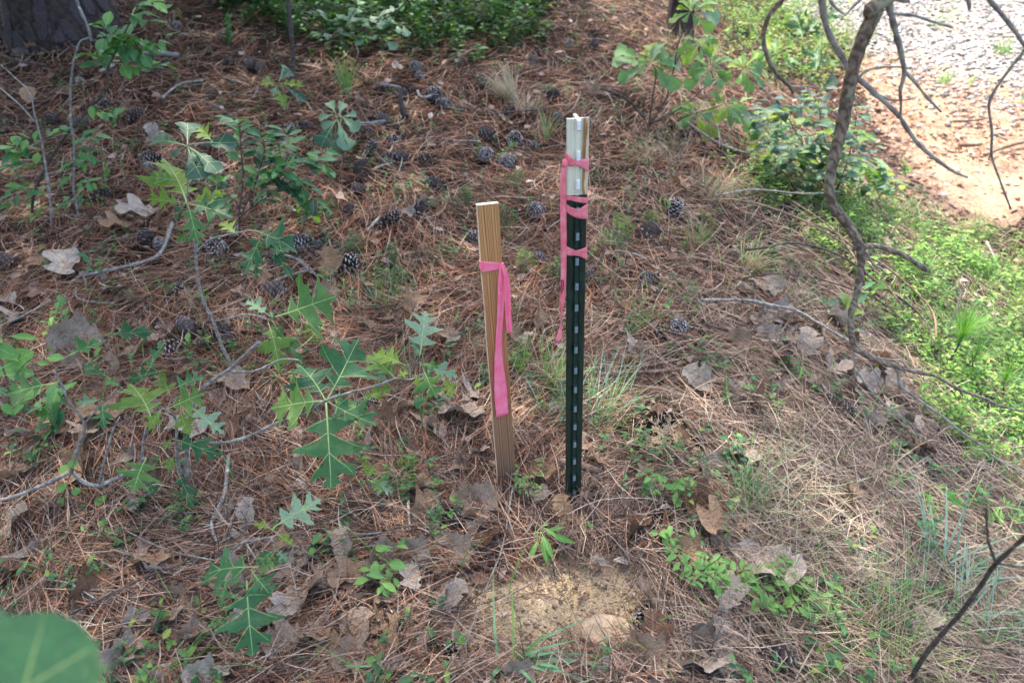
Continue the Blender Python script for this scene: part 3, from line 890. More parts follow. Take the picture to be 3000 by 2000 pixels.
def sprigs(name, x, y, hgt, nl, lsize, aspect, mat, label, cat, spread=1.0, stem=True):
    """many low leafy shoots joined: each a thin stem with pairs of leaflets"""
    n = len(x)
    z = height(x, y)
    az0 = nr.rand(n) * 6.28; lean = nr.rand(n) * 0.9 * spread
    P = []; AX = []; NR = []; LL = []
    sv = []; sf = []
    for j in range(nl):
        t = (j + 0.8) / nl
        keep = np.ones(n, bool)
        px_ = x + np.cos(az0) * lean * hgt * t; py_ = y + np.sin(az0) * lean * hgt * t; pz_ = z + hgt * t * np.cos(lean * 0.7)
        a = az0 + j * 2.4 + nr.randn(n) * .4
        up = 0.25 + 0.5 * nr.rand(n)
        ax = unit(np.stack([np.cos(a), np.sin(a), up - 0.25], 1))
        nn = np.stack([-np.cos(a) * 0.2 + nr.randn(n) * .25, -np.sin(a) * 0.2 + nr.randn(n) * .25, np.ones(n)], 1)
        nn = unit(nn - ax * np.sum(nn * ax, 1, keepdims=True))
        P.append(np.stack([px_, py_, pz_], 1)); AX.append(ax); NR.append(nn); LL.append(lsize * (0.7 + 0.5 * nr.rand(n)))
    P = np.concatenate(P); AX = np.concatenate(AX); NR = np.concatenate(NR); LL = np.concatenate(LL)
    V, q = leaflets(P, AX, NR, LL, LL * aspect)
    tag(link(name, quads_to_mesh(name, V, q, [mat])), label, cat, kind='stuff')
    if stem:
        base = np.stack([x, y, z], 1)
        V, Fq = blades(n, base, az0, lean * 0.6, lean * 0.6, hgt * 1.02, np.full(n, 0.0018), seg=3)
        tag(link(name + '_stems', mesh_np(name + '_stems', V, Fq, [M['twig_brown']])), 'thin brown stems of the ' + cat, cat, kind='stuff')

def make_cover():
    # sunny ground cover on the right of the bank
    n = 13000
    x = 0.5 + nr.rand(n) * 4.0; y = 0.5 + nr.rand(n) * 3.9
    zn = zones(x, y)
    k = zn['green'] & (nr.rand(n) < 0.10 + 0.85 * (wob(x, y, 1.5, 7) > 0.08)) & (nr.rand(n) < 0.6)
    x2 = 0.8 + nr.rand(15000) * 1.9; y2 = 0.7 + nr.rand(15000) * 2.4
    z2 = zones(x2, y2); k2 = z2['green'] & (wob(x2, y2, 2.1, 7) > 0.12) & (nr.rand(15000) < .36)
    x, y = np.concatenate([x[k], x2[k2]]), np.concatenate([y[k], y2[k2]]); m = len(x)
    sprigs('ground_cover', x, y, 0.05 + 0.07 * nr.rand(m), 9, 0.014 + 0.020 * nr.rand(m) ** 1.5, 0.36, M['cover'], 'bright green low leafy ground cover along the sunny foot of the bank', 'ground cover')
    # the dim thicket at the top of the picture
    n = 9000
    x = -2.6 + nr.rand(n) * 3.2; y = 3.4 + nr.rand(n) * 5
    zn = zones(x, y)
    dens = np.clip((210 - zn['v']) / 260, 0, 1) * np.clip(0.55 + 0.9 * wob(x, y, 1.6, 4), 0.03, 1)
    k = zn['thick'] & (nr.rand(n) < dens * .62)
    x, y = x[k], y[k]; m = len(x)
    sprigs('low_thicket', x, y, 0.12 + 0.22 * nr.rand(m), 16, 0.042 + 0.026 * nr.rand(m), 0.5, M['cover_dim'], 'small green bushes massed together behind the pine cones at the top', 'undergrowth')
    n = 900
    x = -2.8 + nr.rand(n) * 3.6; y = 3.8 + nr.rand(n) * 5
    zn = zones(x, y)
    k = zn['thick'] & (zn['v'] < 150) & (nr.rand(n) < .5) & (wob(x, y, 1.6, 4) > -.5)
    x, y = x[k], y[k]; m = len(x)
    sprigs('tall_thicket', x, y, 0.25 + 0.35 * nr.rand(m), 22, 0.050 + 0.030 * nr.rand(m), 0.42, M['cover_dim'], 'taller loose leafy shoots rising out of the low bushes at the top', 'undergrowth', spread=.8)
    # yellow green weeds between bank and road
    n = 9000
    x = 0.9 + nr.rand(n) * 3.2; y = 3.2 + nr.rand(n) * 5
    zn = zones(x, y)
    k = ((zn['weeds'] & (nr.rand(n) < .30)) | (zn['road'] & (wob(x, y, .8, 2) > .45) & (nr.rand(n) < .05)))
    x, y = x[k], y[k]; m = len(x)
    sprigs('roadside_weeds', x, y, 0.06 + 0.12 * nr.rand(m), 8, 0.026 + 0.016 * nr.rand(m), 0.42, M['cover'], 'yellow green weeds at the edge of the gravel road', 'weeds')
    # sparse seedlings through the litter
    x, y = sample_xy(5200, 6.5, 1.1)
    zn = zones(x, y)
    k = ~(zn['road'] | zn['clay'] | zn['orange']) & (zn['sand'] < .4) & (wob(x, y, 1.9, 11) > 0.12)
    x, y = x[k], y[k]; m = len(x)
    sprigs('seedlings', x, y, 0.03 + 0.07 * nr.rand(m), 8, 0.015 + 0.011 * nr.rand(m), 0.5, M['cover_dim'], 'tiny green seedlings dotted through the pine straw', 'seedlings')
make_cover()
# ------------------------------------------------------------------ leaf shapes (unit length along +Y, normal +Z)
LOBED = [(0.0, .012, 0), (.09, .016, .09), (.15, .06, .14), (.19, .19, .15), (.225, .31, .235), (.26, .19, .265), (.31, .065, .33), (.36, .11, .40), (.41, .26, .46),
         (.45, .37, .52), (.475, .47, .62), (.50, .30, .60), (.53, .235, .635), (.56, .10, .60), (.60, .06, .62), (.65, .10, .69), (.69, .22, .79), (.715, .26, .89), (.75, .12, .83),
         (.80, .05, .83), (.86, .065, .88), (.90, .11, .93), (.93, .035, .945), (1.0, .0, 1.0)]
LOBED2 = [(0.0, .012, 0), (.10, .02, .10), (.17, .10, .18), (.21, .24, .26), (.24, .10, .27), (.29, .05, .31), (.35, .14, .38), (.40, .36, .42), (.44, .50, .55), (.47, .30, .53),
          (.50, .28, .60), (.54, .09, .57), (.60, .07, .62), (.66, .18, .70), (.70, .36, .80), (.73, .18, .78), (.76, .16, .86), (.80, .05, .82), (.88, .06, .90), (1.0, 0, 1.0)]
OBOV = [(0, .01, 0), (.12, .025, .12), (.28, .06, .28), (.42, .13, .43), (.54, .20, .55), (.62, .17, .63), (.70, .24, .71), (.80, .33, .82), (.87, .26, .90), (.92, .20, .93), (.96, .12, .985), (1, 0, .97)]
OVAL = [(0, .008, 0), (.06, .03, .06), (.15, .11, .15), (.30, .20, .30), (.45, .235, .45), (.60, .225, .60), (.75, .17, .75), (.88, .09, .88), (.96, .03, .96), (1, 0, 1)]
LANCE = [(0, .006, 0), (.08, .03, .08), (.2, .065, .2), (.4, .09, .4), (.6, .08, .6), (.8, .045, .8), (1, 0, 1)]
HEART = [(0, .01, 0), (.04, .12, .00), (.12, .26, .06), (.25, .36, .20), (.42, .39, .40), (.60, .33, .60), (.77, .21, .78), (.90, .09, .91), (1, 0, 1)]
DEADO = [(0, .01, 0), (.08, .05, .08), (.16, .16, .17), (.24, .27, .25), (.31, .30, .33), (.36, .22, .37), (.42, .26, .43), (.50, .38, .51), (.58, .42, .60), (.64, .34, .66), (.69, .25, .69), (.75, .28, .77), (.82, .29, .86), (.88, .18, .90), (.94, .10, .965), (1, 0, .98)]
LEAVES = {}

def leaf_shape(key, outline, mats, fold=0.18, droop=0.15, wave=0.0, curl=0.0, seed=0, veins=(), asym=0.1, twist=0.0, crumple=0.0):
    r = random.Random(seed)
    n = len(outline)
    fracs = (0.0, 0.5, 1.0)
    ph = r.uniform(0, 6)
    def place(x, y):
        d = abs(x)
        z = fold * d - droop * y * y + wave * math.sin(y * 9 + ph + (1.7 if x > 0 else 0)) * d * 2
        z += curl * d * d * 3
        z += crumple * (math.sin(x * 13 + ph) * math.cos(y * 11 + ph * 2) + 0.6 * math.sin(x * 23 + y * 17 + ph))
        a = twist * y
        x2 = x * math.cos(a) - z * math.sin(a); z2 = x * math.sin(a) + z * math.cos(a)
        return (x2 + 0.03 * math.sin(y * 3 + ph) * y, y * (1 - 0.12 * droop * y), z2)
    V = []; Fc = []; mi = []
    idx = {}
    for sgn in (-1, 1):
        s = 1 + asym * r.uniform(-1, 1)
        for i, (m, ex, ey) in enumerate(outline):
            jit = 1 + r.uniform(-1, 1) * asym
            for k, f in enumerate(fracs):
                if k == 0 and sgn == 1:
                    idx[(1, i, 0)] = idx[(-1, i, 0)]; continue
                x = sgn * ex * s * jit * f
                y = m + (ey - m) * f
                idx[(sgn, i, k)] = len(V); V.append(place(x, y))
    for sgn in (-1, 1):
        for i in range(n - 1):
            for k in range(2):
                q = (idx[(sgn, i, k)], idx[(sgn, i, k + 1)], idx[(sgn, i + 1, k + 1)], idx[(sgn, i + 1, k)])
                if sgn == -1: q = q[::-1]
                Fc.append(q); mi.append(0)
    # veins: raised narrow strips on the upper face
    def strip(p0, p1, w0, w1, seg=6):
        d = Vector((p1[0] - p0[0], p1[1] - p0[1])); d.normalize(); nn = Vector((-d.y, d.x))
        prev = None
        for j in range(seg + 1):
            t = j / seg
            x = p0[0] + (p1[0] - p0[0]) * t; y = p0[1] + (p1[1] - p0[1]) * t
            w = w0 + (w1 - w0) * t
            a = place(x + nn.x * w, y + nn.y * w); b = place(x - nn.x * w, y - nn.y * w)
            ia = len(V); V.append((a[0], a[1], a[2] + .006)); V.append((b[0], b[1], b[2] + .006))
            if prev is not None:
                Fc.append((prev, prev + 1, ia + 1, ia)); mi.append(1)
            prev = ia
    if len(mats) > 1:
        strip((0, -0.10), (0, .97), .011, .003, 10)
        for (m, ex, ey) in veins:
            for sgn in (-1, 1):
                strip((0, m), (sgn * ex * .88, m + (ey - m) * .9), .005, .002, 4)
    me = bpy.data.meshes.new(key)
    me.from_pydata(V, [], Fc)
    for mm in mats: me.materials.append(mm)
    me.polygons.foreach_set('material_index', mi)
    me.polygons.foreach_set('use_smooth', [True] * len(Fc))
    me.update()
    LEAVES.setdefault(key, []).append(me)

def build_leaves():
    vl = [(.12, .31, .235), (.30, .47, .62), (.55, .26, .89)]
    vl2 = [(.12, .24, .26), (.28, .50, .55), (.54, .36, .80)]
    for i in range(4):
        leaf_shape('oak', LOBED, [M['oak'], M['vein']], fold=[.15, .32, .0, .45][i], droop=[.10, .28, .40, -.05][i], wave=.17, seed=i, veins=vl, asym=.14, twist=[0, .3, -.3, .5][i])
        leaf_shape('oak', LOBED2, [M['oak'], M['vein']], fold=[.26, .1, .4, -.08][i], droop=[.3, .12, .38, .1][i], wave=.18, seed=i + 10, veins=vl2, asym=.14, twist=[.2, -.2, 0, -.5][i])
    for i in range(3):
        leaf_shape('oak_bright', LOBED2, [M['oak_bright'], M['vein']], fold=.25, droop=.2, wave=.06, seed=i + 20, veins=vl2, asym=.2, twist=.4 * (i - 1))
        leaf_shape('oak_pale', LOBED, [M['oak_pale'], M['vein']], fold=.12 + .1 * i, droop=.15, wave=.05, seed=i + 30, veins=vl, asym=.14)
        leaf_shape('blackjack', OBOV, [M['lit'], M['vein']], fold=.18 + .1 * i, droop=.15 + .1 * i, wave=.09, seed=i + 40, veins=[(.4, .2, .55), (.6, .33, .82)], asym=.12, twist=.3 * (i - 1))
        leaf_shape('obovate', OBOV, [M['bay_dark'], M['vein']], fold=.2, droop=.2, wave=.06, seed=i + 50, veins=[(.4, .2, .55), (.6, .33, .82)], asym=.12)
        leaf_shape('pale_obovate', OBOV, [M['oak_pale'], M['vein']], fold=.2, droop=.2, wave=.06, seed=i + 55, veins=[(.4, .2, .55)], asym=.12)
        leaf_shape('oval', OVAL, [M['bay'], M['vein']], fold=.15 + .1 * i, droop=.1 + .1 * i, wave=.03, seed=i + 60, asym=.08)
        leaf_shape('dark_oval', OVAL, [M['bay_dark'], M['vein']], fold=.15 + .1 * i, droop=.1 + .1 * i, wave=.03, seed=i + 65, asym=.08)
        leaf_shape('lance', LANCE, [M['grass'], M['vein']], fold=.3, droop=.25, seed=i + 70)
        leaf_shape('heart', HEART, [M['vine'], M['vein']], fold=.1, droop=.15, seed=i + 80, asym=.05)
        leaf_shape('vine_oval', OVAL, [M['vine'], M['vein']], fold=.15 + .1 * i, droop=.2, seed=i + 85)
        leaf_shape('lit_oval', OVAL, [M['lit']], fold=.2, droop=.2 * i, seed=i + 88)
    for nm in ('dead_grey', 'dead_tan', 'dead_pink', 'dead_brown'):
        for i in range(4):
            leaf_shape(nm, [DEADO, OBOV, LOBED2, DEADO][i], [M[nm], M['dead_vein']], fold=[.1, .5, .2, -.4][i], droop=[-.25, .2, .35, -.3][i], wave=.16, curl=[.3, .45, .25, .6][i],
                       seed=i + 90, asym=.3, twist=[.4, -.6, .2, 1.0][i], crumple=.032, veins=[(.3, .3, .5), (.55, .25, .75)])
build_leaves()

def put_leaf(kind, base, tip, parent, nrm=None, wscale=1.0, name='leaf', k=None, lift=None):
    """a leaf from base to tip in world coordinates"""
    base = Vector(base); tip = Vector(tip)
    a = tip - base; L = a.length
    if kind in ('oak', 'oak_bright', 'oak_pale', 'obovate', 'blackjack'): L *= 1.01; wscale *= (1.08 if kind != 'blackjack' else .8)
    a.normalize()
    if nrm is None:
        tc = (CAM - base).normalized()
        nrm = Vector((rnd.uniform(-.45, .45), rnd.uniform(-.25, .25), 0.55)) + tc * 0.75
    nrm = Vector(nrm); nrm = nrm - a * nrm.dot(a)
    if nrm.length < 1e-4: nrm = Vector((0, 0, 1)).cross(a)
    nrm.normalize()
    x = a.cross(nrm).normalized()
    Mx = Matrix((x, a, nrm)).transposed().to_4x4()
    Mx = Matrix.Translation(base) @ Mx @ Matrix.Diagonal((L * wscale, L, L, 1)) @ Matrix.Translation((0, .09, 0)) @ Matrix.Diagonal((.91, .91, .91, 1))
    mes = LEAVES[kind]
    me = mes[(k if k is not None else rnd.randrange(len(mes))) % len(mes)]
    return link(name, me, parent, Mx)

def path3(pts, y0):
    """pts: (u, v[, dy]) in photo pixels, standing in the upright plane at distance y0"""
    out = []
    for p in pts:
        q = W(p[0], p[1], y0 + (p[2] if len(p) > 2 else 0))
        if q.z < hz(q.x, q.y) - .004 and q.y > 0: q = Gh(p[0], p[1], .012)
        out.append(q)
    return out

def line_tube(mb, pts, r0, r1, sides=6, sub=4, seed=0, mi=0, knob=0.0, wig=0.0):
    q = smooth_line([tuple(p) for p in pts], sub)
    rr = random.Random(seed); n = len(q)
    q = [tuple(c + rr.uniform(-wig, wig) for c in p) for p in q]
    rad = [(r0 + (r1 - r0) * i / (n - 1)) * (1 + knob * rr.uniform(-.5, 1)) for i in range(n)]
    mb.tube(q, rad, sides, mi=mi, rough=0.06, seed=seed)

def shrub(name, base_px, stems, leaves, label, cat='sapling', group=None, bark='twig_grey', y0=None, slope=0.5, leafname='leaf', base_z=None):
    """stems: (points, r0, r1) in mm radius; leaves: (ub, vb, ut, vt, kind[, dy[, width]])"""
    b = G(*base_px)
    if y0 is None: y0 = b.y
    root = empty(name, b)
    tag(root, label, cat, group)
    for i, st in enumerate(stems):
        pts, r0, r1 = st[:3]
        mb = MB()
        w = path3(pts, y0)
        if i == 0:
            w[0] = Vector(b) - Vector((0, 0, .02))
        line_tube(mb, w, r0 / 1000, r1 / 1000, seed=i + len(leaves), knob=.25, wig=0.0008)
        mb.build('stem' if i == 0 else 'twig', M[bark], root)
    for lf in leaves:
        ub, vb, ut, vt, kind = lf[:5]
        dy = lf[5] if len(lf) > 5 else 0.0
        ws = lf[6] if len(lf) > 6 else 1.0
        p = W(ub, vb, y0 + dy)
        z0 = depth(p)
        zt = z0 * (1 + slope * (vb - vt) / F)
        if p.z < hz(p.x, p.y) + .02: p = Gh(ub, vb, .05); z0 = depth(p); zt = z0 * (1 + slope * (vb - vt) / F)
        t = Zp(ut, vt, zt)
        if t.z < hz(t.x, t.y) + .015: t = Gh(ut, vt, .03)
        put_leaf(kind, p, t, root, wscale=ws, name=leafname)
    return root

def spray(root, pts3, n, size, kind, r=None, side=1.0, name='leaf', t0=0.1):
    """leaves set alternately along a stem"""
    q = smooth_line([tuple(p) for p in pts3], 6)
    m = len(q)
    for i in range(n):
        t = t0 + (1 - t0) * (i + rnd.random() * .5) / n
        j = min(int(t * (m - 1)), m - 2)
        p = Vector(q[j]); d = (Vector(q[j + 1]) - p).normalized()
        sd = d.cross(Vector((0, 0, 1)))
        if sd.length < .05: sd = Vector((1, 0, 0))
        sd.normalize()
        s = 1 if i % 2 else -1
        a = (d * rnd.uniform(.25, .9) + sd * s * side * rnd.uniform(.6, 1.1) + Vector((rnd.uniform(-.35, .35), rnd.uniform(-.35, .35), rnd.uniform(-.35, .35)))).normalized()
        L = size * rnd.uniform(.75, 1.25)
        nrm = Vector((rnd.uniform(-.5, .5), rnd.uniform(-.7, .2), 1.0))
        put_leaf(kind if isinstance(kind, str) else rnd.choice(kind), p, p + a * L, root, nrm=nrm, name=name)

# ------------------------------------------------------------------ pine trees (their crowns shade the place)
def pine_tree(name, base, rad, lean, hgt, label, plates=0, crown=None, flare=1.6, pl_h=(0.0, 0.9)):
    root = empty(name, base); tag(root, label, 'tree')
    mb = MB()
    nseg, sides = 46, 40
    rr = random.Random(3)
    vs = []
    def rad_at(z, a):
        r = rad * (1 + (flare - 1) * math.exp(-max(z, 0) / 0.28) * (1 + 0.25 * math.sin(3 * a + 1) + .12 * math.sin(5 * a))) * (1 - 0.35 * z / hgt)
        ridge = abs(math.sin(a * 9 + 1.6 * math.sin(z * 6) + .8 * math.sin(z * 17))) ** 0.5
        return r * (0.93 + 0.07 * ridge)
    zs = [-0.15 + 2.4 * (i / 30) for i in range(30)] + [2.3 + (hgt - 2.3) * ((i + 1) / (nseg - 30)) for i in range(nseg - 30)]
    for z in zs:
        for k in range(sides):
            a = 2 * math.pi * k / sides
            r = rad_at(z, a)
            vs.append(Vector(base) + Vector((lean[0] * z + math.cos(a) * r, lean[1] * z + math.sin(a) * r, z)))
    fs = [(i * sides + k, i * sides + (k + 1) % sides, (i + 1) * sides + (k + 1) % sides, (i + 1) * sides + k) for i in range(len(zs) - 1) for k in range(sides)]
    mb.add(vs, fs)
    tr = mb.build('trunk', M['bark_pine'], root)
    # bark plates
    shapes = []
    for j in range(5):
        b2 = MB(); r2 = random.Random(j)
        m = 6; out = []
        for k in range(m):
            a = 2 * math.pi * k / m
            out.append((math.cos(a) * (0.5 + r2.uniform(-.2, .14)), math.sin(a) * (0.5 + r2.uniform(-.2, .14))))
        vv = [(x, y, -0.2) for x, y in out] + [(x * .86, y * .88, 0.10 + r2.uniform(-.03, .04)) for x, y in out] + [(0, 0, .14)]
        ff = [(k, (k + 1) % m, m + (k + 1) % m, m + k) for k in range(m)] + [(m + k, m + (k + 1) % m, 2 * m) for k in range(m)]
        b2.add(vv, ff); shapes.append(b2.mesh('bark_plate', M['bark_plate'], smooth=False))
    c = 0
    row = 0
    z = pl_h[0]
    while z < pl_h[1] and c < plates:
        hrow = rr.uniform(.14, .24)
        circ = 2 * math.pi * rad_at(z, 0)
        nn = int(circ / 0.075)
        for k in range(nn):
            a = 2 * math.pi * (k + (row % 2) * .5 + rr.uniform(-.2, .2)) / nn
            if math.sin(a) > 0.45: continue            # the far side is never seen
            if rr.random() < .35: continue
            zz_ = z + rr.uniform(-.04, .04)
            r = rad_at(zz_, a)
            p = Vector(base) + Vector((lean[0] * zz_ + math.cos(a) * r, lean[1] * zz_ + math.sin(a) * r, zz_))
            slope_ = (rad_at(zz_ + .04, a) - rad_at(zz_ - .04, a)) / .08
            nrm = Vector((math.cos(a), math.sin(a), -slope_)).normalized()
            tx = Vector((-math.sin(a), math.cos(a), 0)); ty = nrm.cross(tx)
            Mx = Matrix((tx, ty, nrm)).transposed().to_4x4()
            Mx = Matrix.Translation(p) @ Mx @ Matrix.Rotation(rr.uniform(-.3, .3), 4, 'Z') @ Matrix.Diagonal((circ / nn * rr.uniform(.65, 1.25), hrow * rr.uniform(.9, 1.7), .035, 1))
            link('bark_plate', rr.choice(shapes), root, Mx); c += 1
            if c >= plates: break
        z += hrow; row += 1
    # limbs and crown
    if crown:
        V, q, limbs = crown
        for lb in limbs:
            mb = MB(); line_tube(mb, lb, .05, .012, sides=6, seed=4); mb.build('limb', M['bark_pine'], root)
        me = quads_to_mesh('crown', V, q, [M['crown']])
        o = link('crown', me, root, Matrix.Identity(4))
    return root

def crown_over(test, n, zlo, zhi, box, seed=2):
    """leafy tufts placed in the air so that the sun throws their shade on ground where test(x, y) holds"""
    r = np.random.RandomState(seed)
    x = box[0] + r.rand(n) * (box[1] - box[0]); y = box[2] + r.rand(n) * (box[3] - box[2])
    k = test(x, y)
    x, y = x[k], y[k]; m = len(x)
    z = zlo + r.rand(m) * (zhi - zlo)
    P = np.stack([x + SUN_DIR.x / SUN_DIR.z * z, y + SUN_DIR.y / SUN_DIR.z * z, z], 1)
    # each tuft is a burst of narrow blades
    per = 9
    P = np.repeat(P, per, 0) + r.randn(m * per, 3) * 0.03
    ax = unit(r.randn(m * per, 3)); nn = r.randn(m * per, 3); nn = unit(nn - ax * np.sum(nn * ax, 1, keepdims=True))
    L = 0.13 + 0.09 * r.rand(m * per)
    return leaflets(P, ax, nn, L, np.full(m * per, 0.040))

SHADE_HOLES = []
for (u, v, ru, rv, w) in ((1710, 1780, 190, 90, .6), (1650, 1700, 60, 30, .4), (1420, 1690, 60, 40, .7), (820, 1520, 150, 60, .75), (1080, 1600, 190, 70, .8), (1000, 1490, 100, 35, .5),
                          (1290, 1290, 70, 30, .5), (560, 1600, 70, 35, .6), (2130, 1640, 80, 40, .4), (1890, 1560, 60, 30, .4), (2500, 1450, 120, 60, .5),
                          (640, 400, 70, 30, .5), (2380, 1220, 110, 50, .5), (1180, 900, 60, 30, .3), (2050, 1150, 90, 40, .4)):
    p = G(u, v)
    q1 = G(u + ru, v); q2 = G(u, v - rv)
    SHADE_HOLES.append((p.x, p.y, max(abs(q1.x - p.x), .03), max(abs(q2.y - p.y), .03), w))

def shade_amount(x, y):
    """how closed the canopy stands over the ground at x, y"""
    edge = 1.25 + 0.10 * np.sin(y * 1.9) - 0.26 * np.clip(y - 2.5, 0, 3) + 0.55 * sstep((1.9 - y) / 1.2)
    a = 1 - 0.95 * sstep((x - edge + 0.45) / 0.9)
    for (hx, hy, rx, ry, w) in SHADE_HOLES:
        a = a * (1 - w * np.exp(-(((x - hx) / rx) ** 2 + ((y - hy) / ry) ** 2)))
    return a
# ------------------------------------------------------------------ trees
_b = G(190, 88)
def _t1(x, y): return (nr.rand(len(x)) < shade_amount(x, y) * .95) & (x < 3.2)
_V, _q = crown_over(_t1, 9000, 5.2, 8.4, (-6.0, 3.0, -1.2, 8.6))
_top = Vector(_b) + Vector((0.02 * 8, 0.02 * 8, 8.0))
_limbs = []
for (lx, ly, lz) in ((-2.5, 3.5, 6.5), (0.5, 2.6, 6.0), (-0.8, 5.5, 7.0), (-4.2, 2.0, 6.3), (1.2, 6.0, 7.4), (-3.4, 7.8, 7.2)):
    s = Vector(_b) + Vector((0, 0, lz - 1.0))
    e = Vector((lx, ly + 0.6, lz))
    _limbs.append([s, s.lerp(e, .35) + Vector((0, 0, .25)), s.lerp(e, .7) + Vector((0, 0, .2)), e])
pine_tree('pine_tree', _b, 0.25, (0.0, 0.02), 8.6, 'thick pine trunk with grey plated bark at the upper left corner', plates=190, crown=(_V, _q, _limbs), flare=1.35, pl_h=(0.0, 0.75))
_b2 = G(1985, 110)
pine_tree('pine_tree', _b2, 0.07, (0.03, 0.05), 5.5, 'slim dark trunk behind the round leaved oak shrub', plates=40, flare=1.5, pl_h=(0.0, 0.5))

def crown_ball(c, rx, rz, n, seed):
    r = np.random.RandomState(seed)
    d = unit(r.randn(n, 3)) * (r.rand(n, 1) ** .45)
    cl = unit(r.randn(60, 3)) * (r.rand(60, 1) ** .4)
    P = cl[r.randint(0, 60, n)] * .85 + d * .28
    P = P * np.array([[rx, rx, rz]]) + np.array(c)[None, :]
    ax = unit(r.randn(n, 3)); nn = r.randn(n, 3); nn = unit(nn - ax * np.sum(nn * ax, 1, keepdims=True))
    return leaflets(P, ax, nn, 0.22 + .16 * r.rand(n), np.full(n, 0.08))
for (tx, ty, hh, sd, lb) in ((-5.2, 8.2, 9, 1, 'pine standing in the dark woods behind the big trunk, out of view at left'), (-2.2, 10.5, 9, 2, 'pine deep in the woods behind the thicket, out of view above'), (-6.0, 4.2, 8, 3, 'pine left of the big trunk, out of view'), (-5.0, 0.6, 8, 4, 'pine beside the photographer, out of view at left')):  # unseen pines added to block sky light and darken the left
    bb = Vector((tx, ty, hz(tx, ty)))
    cb = crown_ball((tx, ty, hh * .55), 2.3, hh * .42, 9000, sd)
    pine_tree('pine_tree', bb, .16, (0, 0), hh, lb, crown=(cb[0], cb[1], []), flare=1.4)

# ------------------------------------------------------------------ wooden stake
def wooden_stake():
    base = Gh(1482, 1400, .030)
    wv = 0.046; th = 0.019
    topc = Zp(1427, 596, 1.43)
    b0 = Zp(1483, 1400, depth(base))
    axis_ = (topc - b0); Ls = axis_.length; axis_.normalize()
    root = empty('wooden_stake', b0)
    tag(root, 'leaning wooden grade stake with bright pink ribbon tied round it', 'stake')
    right_ = Vector((math.cos(math.radians(13)), math.sin(math.radians(13)), 0))
    right_ = (right_ - axis_ * right_.dot(axis_)).normalized()
    back = axis_.cross(right_).normalized()      # away from the camera
    R3 = Matrix((right_, back, axis_)).transposed()
    # board with slightly rounded, uneven edges: local x across, y depth, z up
    n = 26
    mb = MB()
    rr = random.Random(2)
    prof = [(-.5, -.44), (-.47, -.5), (.47, -.5), (.5, -.44), (.5, .44), (.47, .5), (-.47, .5), (-.5, .44)]
    vs = []
    for i in range(n + 1):
        z = -0.10 + (Ls + 0.10) * i / n
        off = 0.0006 * math.sin(z * 31)
        for (a, b) in prof:
            vs.append((a * wv + off + rr.uniform(-.0002, .0002), b * th + off, z))
    fs = []; mi = []
    for i in range(n):
        for k in range(8):
            k2 = (k + 1) % 8
            fs.append((i * 8 + k, i * 8 + k2, (i + 1) * 8 + k2, (i + 1) * 8 + k)); mi.append(1 if k in (3, 7) else 0)
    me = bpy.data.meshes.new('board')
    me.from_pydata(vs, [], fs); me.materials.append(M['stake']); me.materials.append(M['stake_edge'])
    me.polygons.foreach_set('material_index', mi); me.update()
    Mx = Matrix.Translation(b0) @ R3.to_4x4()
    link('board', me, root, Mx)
    # rough sawn top
    vs = [(a * wv * 1.0, b * th, Ls) for a, b in prof]; k = len(vs)
    vs += [(a * wv * .6, b * th * .6, Ls + .0012 * rr.uniform(.3, 1)) for a, b in prof] + [(0, 0, Ls + .001)]
    fs = [(i, (i + 1) % 8, 8 + (i + 1) % 8, 8 + i) for i in range(8)] + [(8 + i, 8 + (i + 1) % 8, 16) for i in range(8)]
    me = bpy.data.meshes.new('sawn_end'); me.from_pydata(vs, [], fs); me.materials.append(M['stake_end']); me.update()
    link('sawn_end', me, root, Mx)
    return Mx, Ls, wv, th
STK, STL, STW, STT = wooden_stake()

def strip_mesh(name, rows, mat, parent, sub=1, thick=0.0005):
    rr = random.Random(len(rows))
    # crinkles: sharp little folds running slantwise over the film
    ph = [rr.uniform(0, 6) for _ in range(4)]
    for i, r in enumerate(rows):
        for k in range(len(r)):
            c = .00055 * (abs(math.sin(i * .9 + k * 1.7 + ph[0])) - .5) + .0005 * math.sin(i * 2.3 - k * 1.1 + ph[1])
            r[k] = Vector(r[k]) + Vector((c * .5, -abs(c) * 1.0, 0))
    return strip_mesh0(name, rows, mat, parent, sub, thick)

def strip_mesh0(name, rows, mat, parent, sub=1, thick=0.0005):
    """rows: list of lists of points across the strip; gives a thin two-sided sheet"""
    n = len(rows); m = len(rows[0])
    vs = [p for r in rows for p in r]
    fs = [(i * m + k, i * m + k + 1, (i + 1) * m + k + 1, (i + 1) * m + k) for i in range(n - 1) for k in range(m - 1)]
    mb = MB(); mb.add(vs, fs)
    o = mb.build(name, mat, parent)
    s = o.modifiers.new('s', 'SOLIDIFY'); s.thickness = thick; s.offset = 0
    return o

def local_of(Mx, u, v, yl):
    """the point on the stake's local plane y = yl that is seen at (u, v), in local coordinates"""
    inv = Mx.inverted()
    o = inv @ CAM; d = inv.to_3x3() @ ray(u, v)
    t = (yl - o.y) / d.y
    return o + d * t

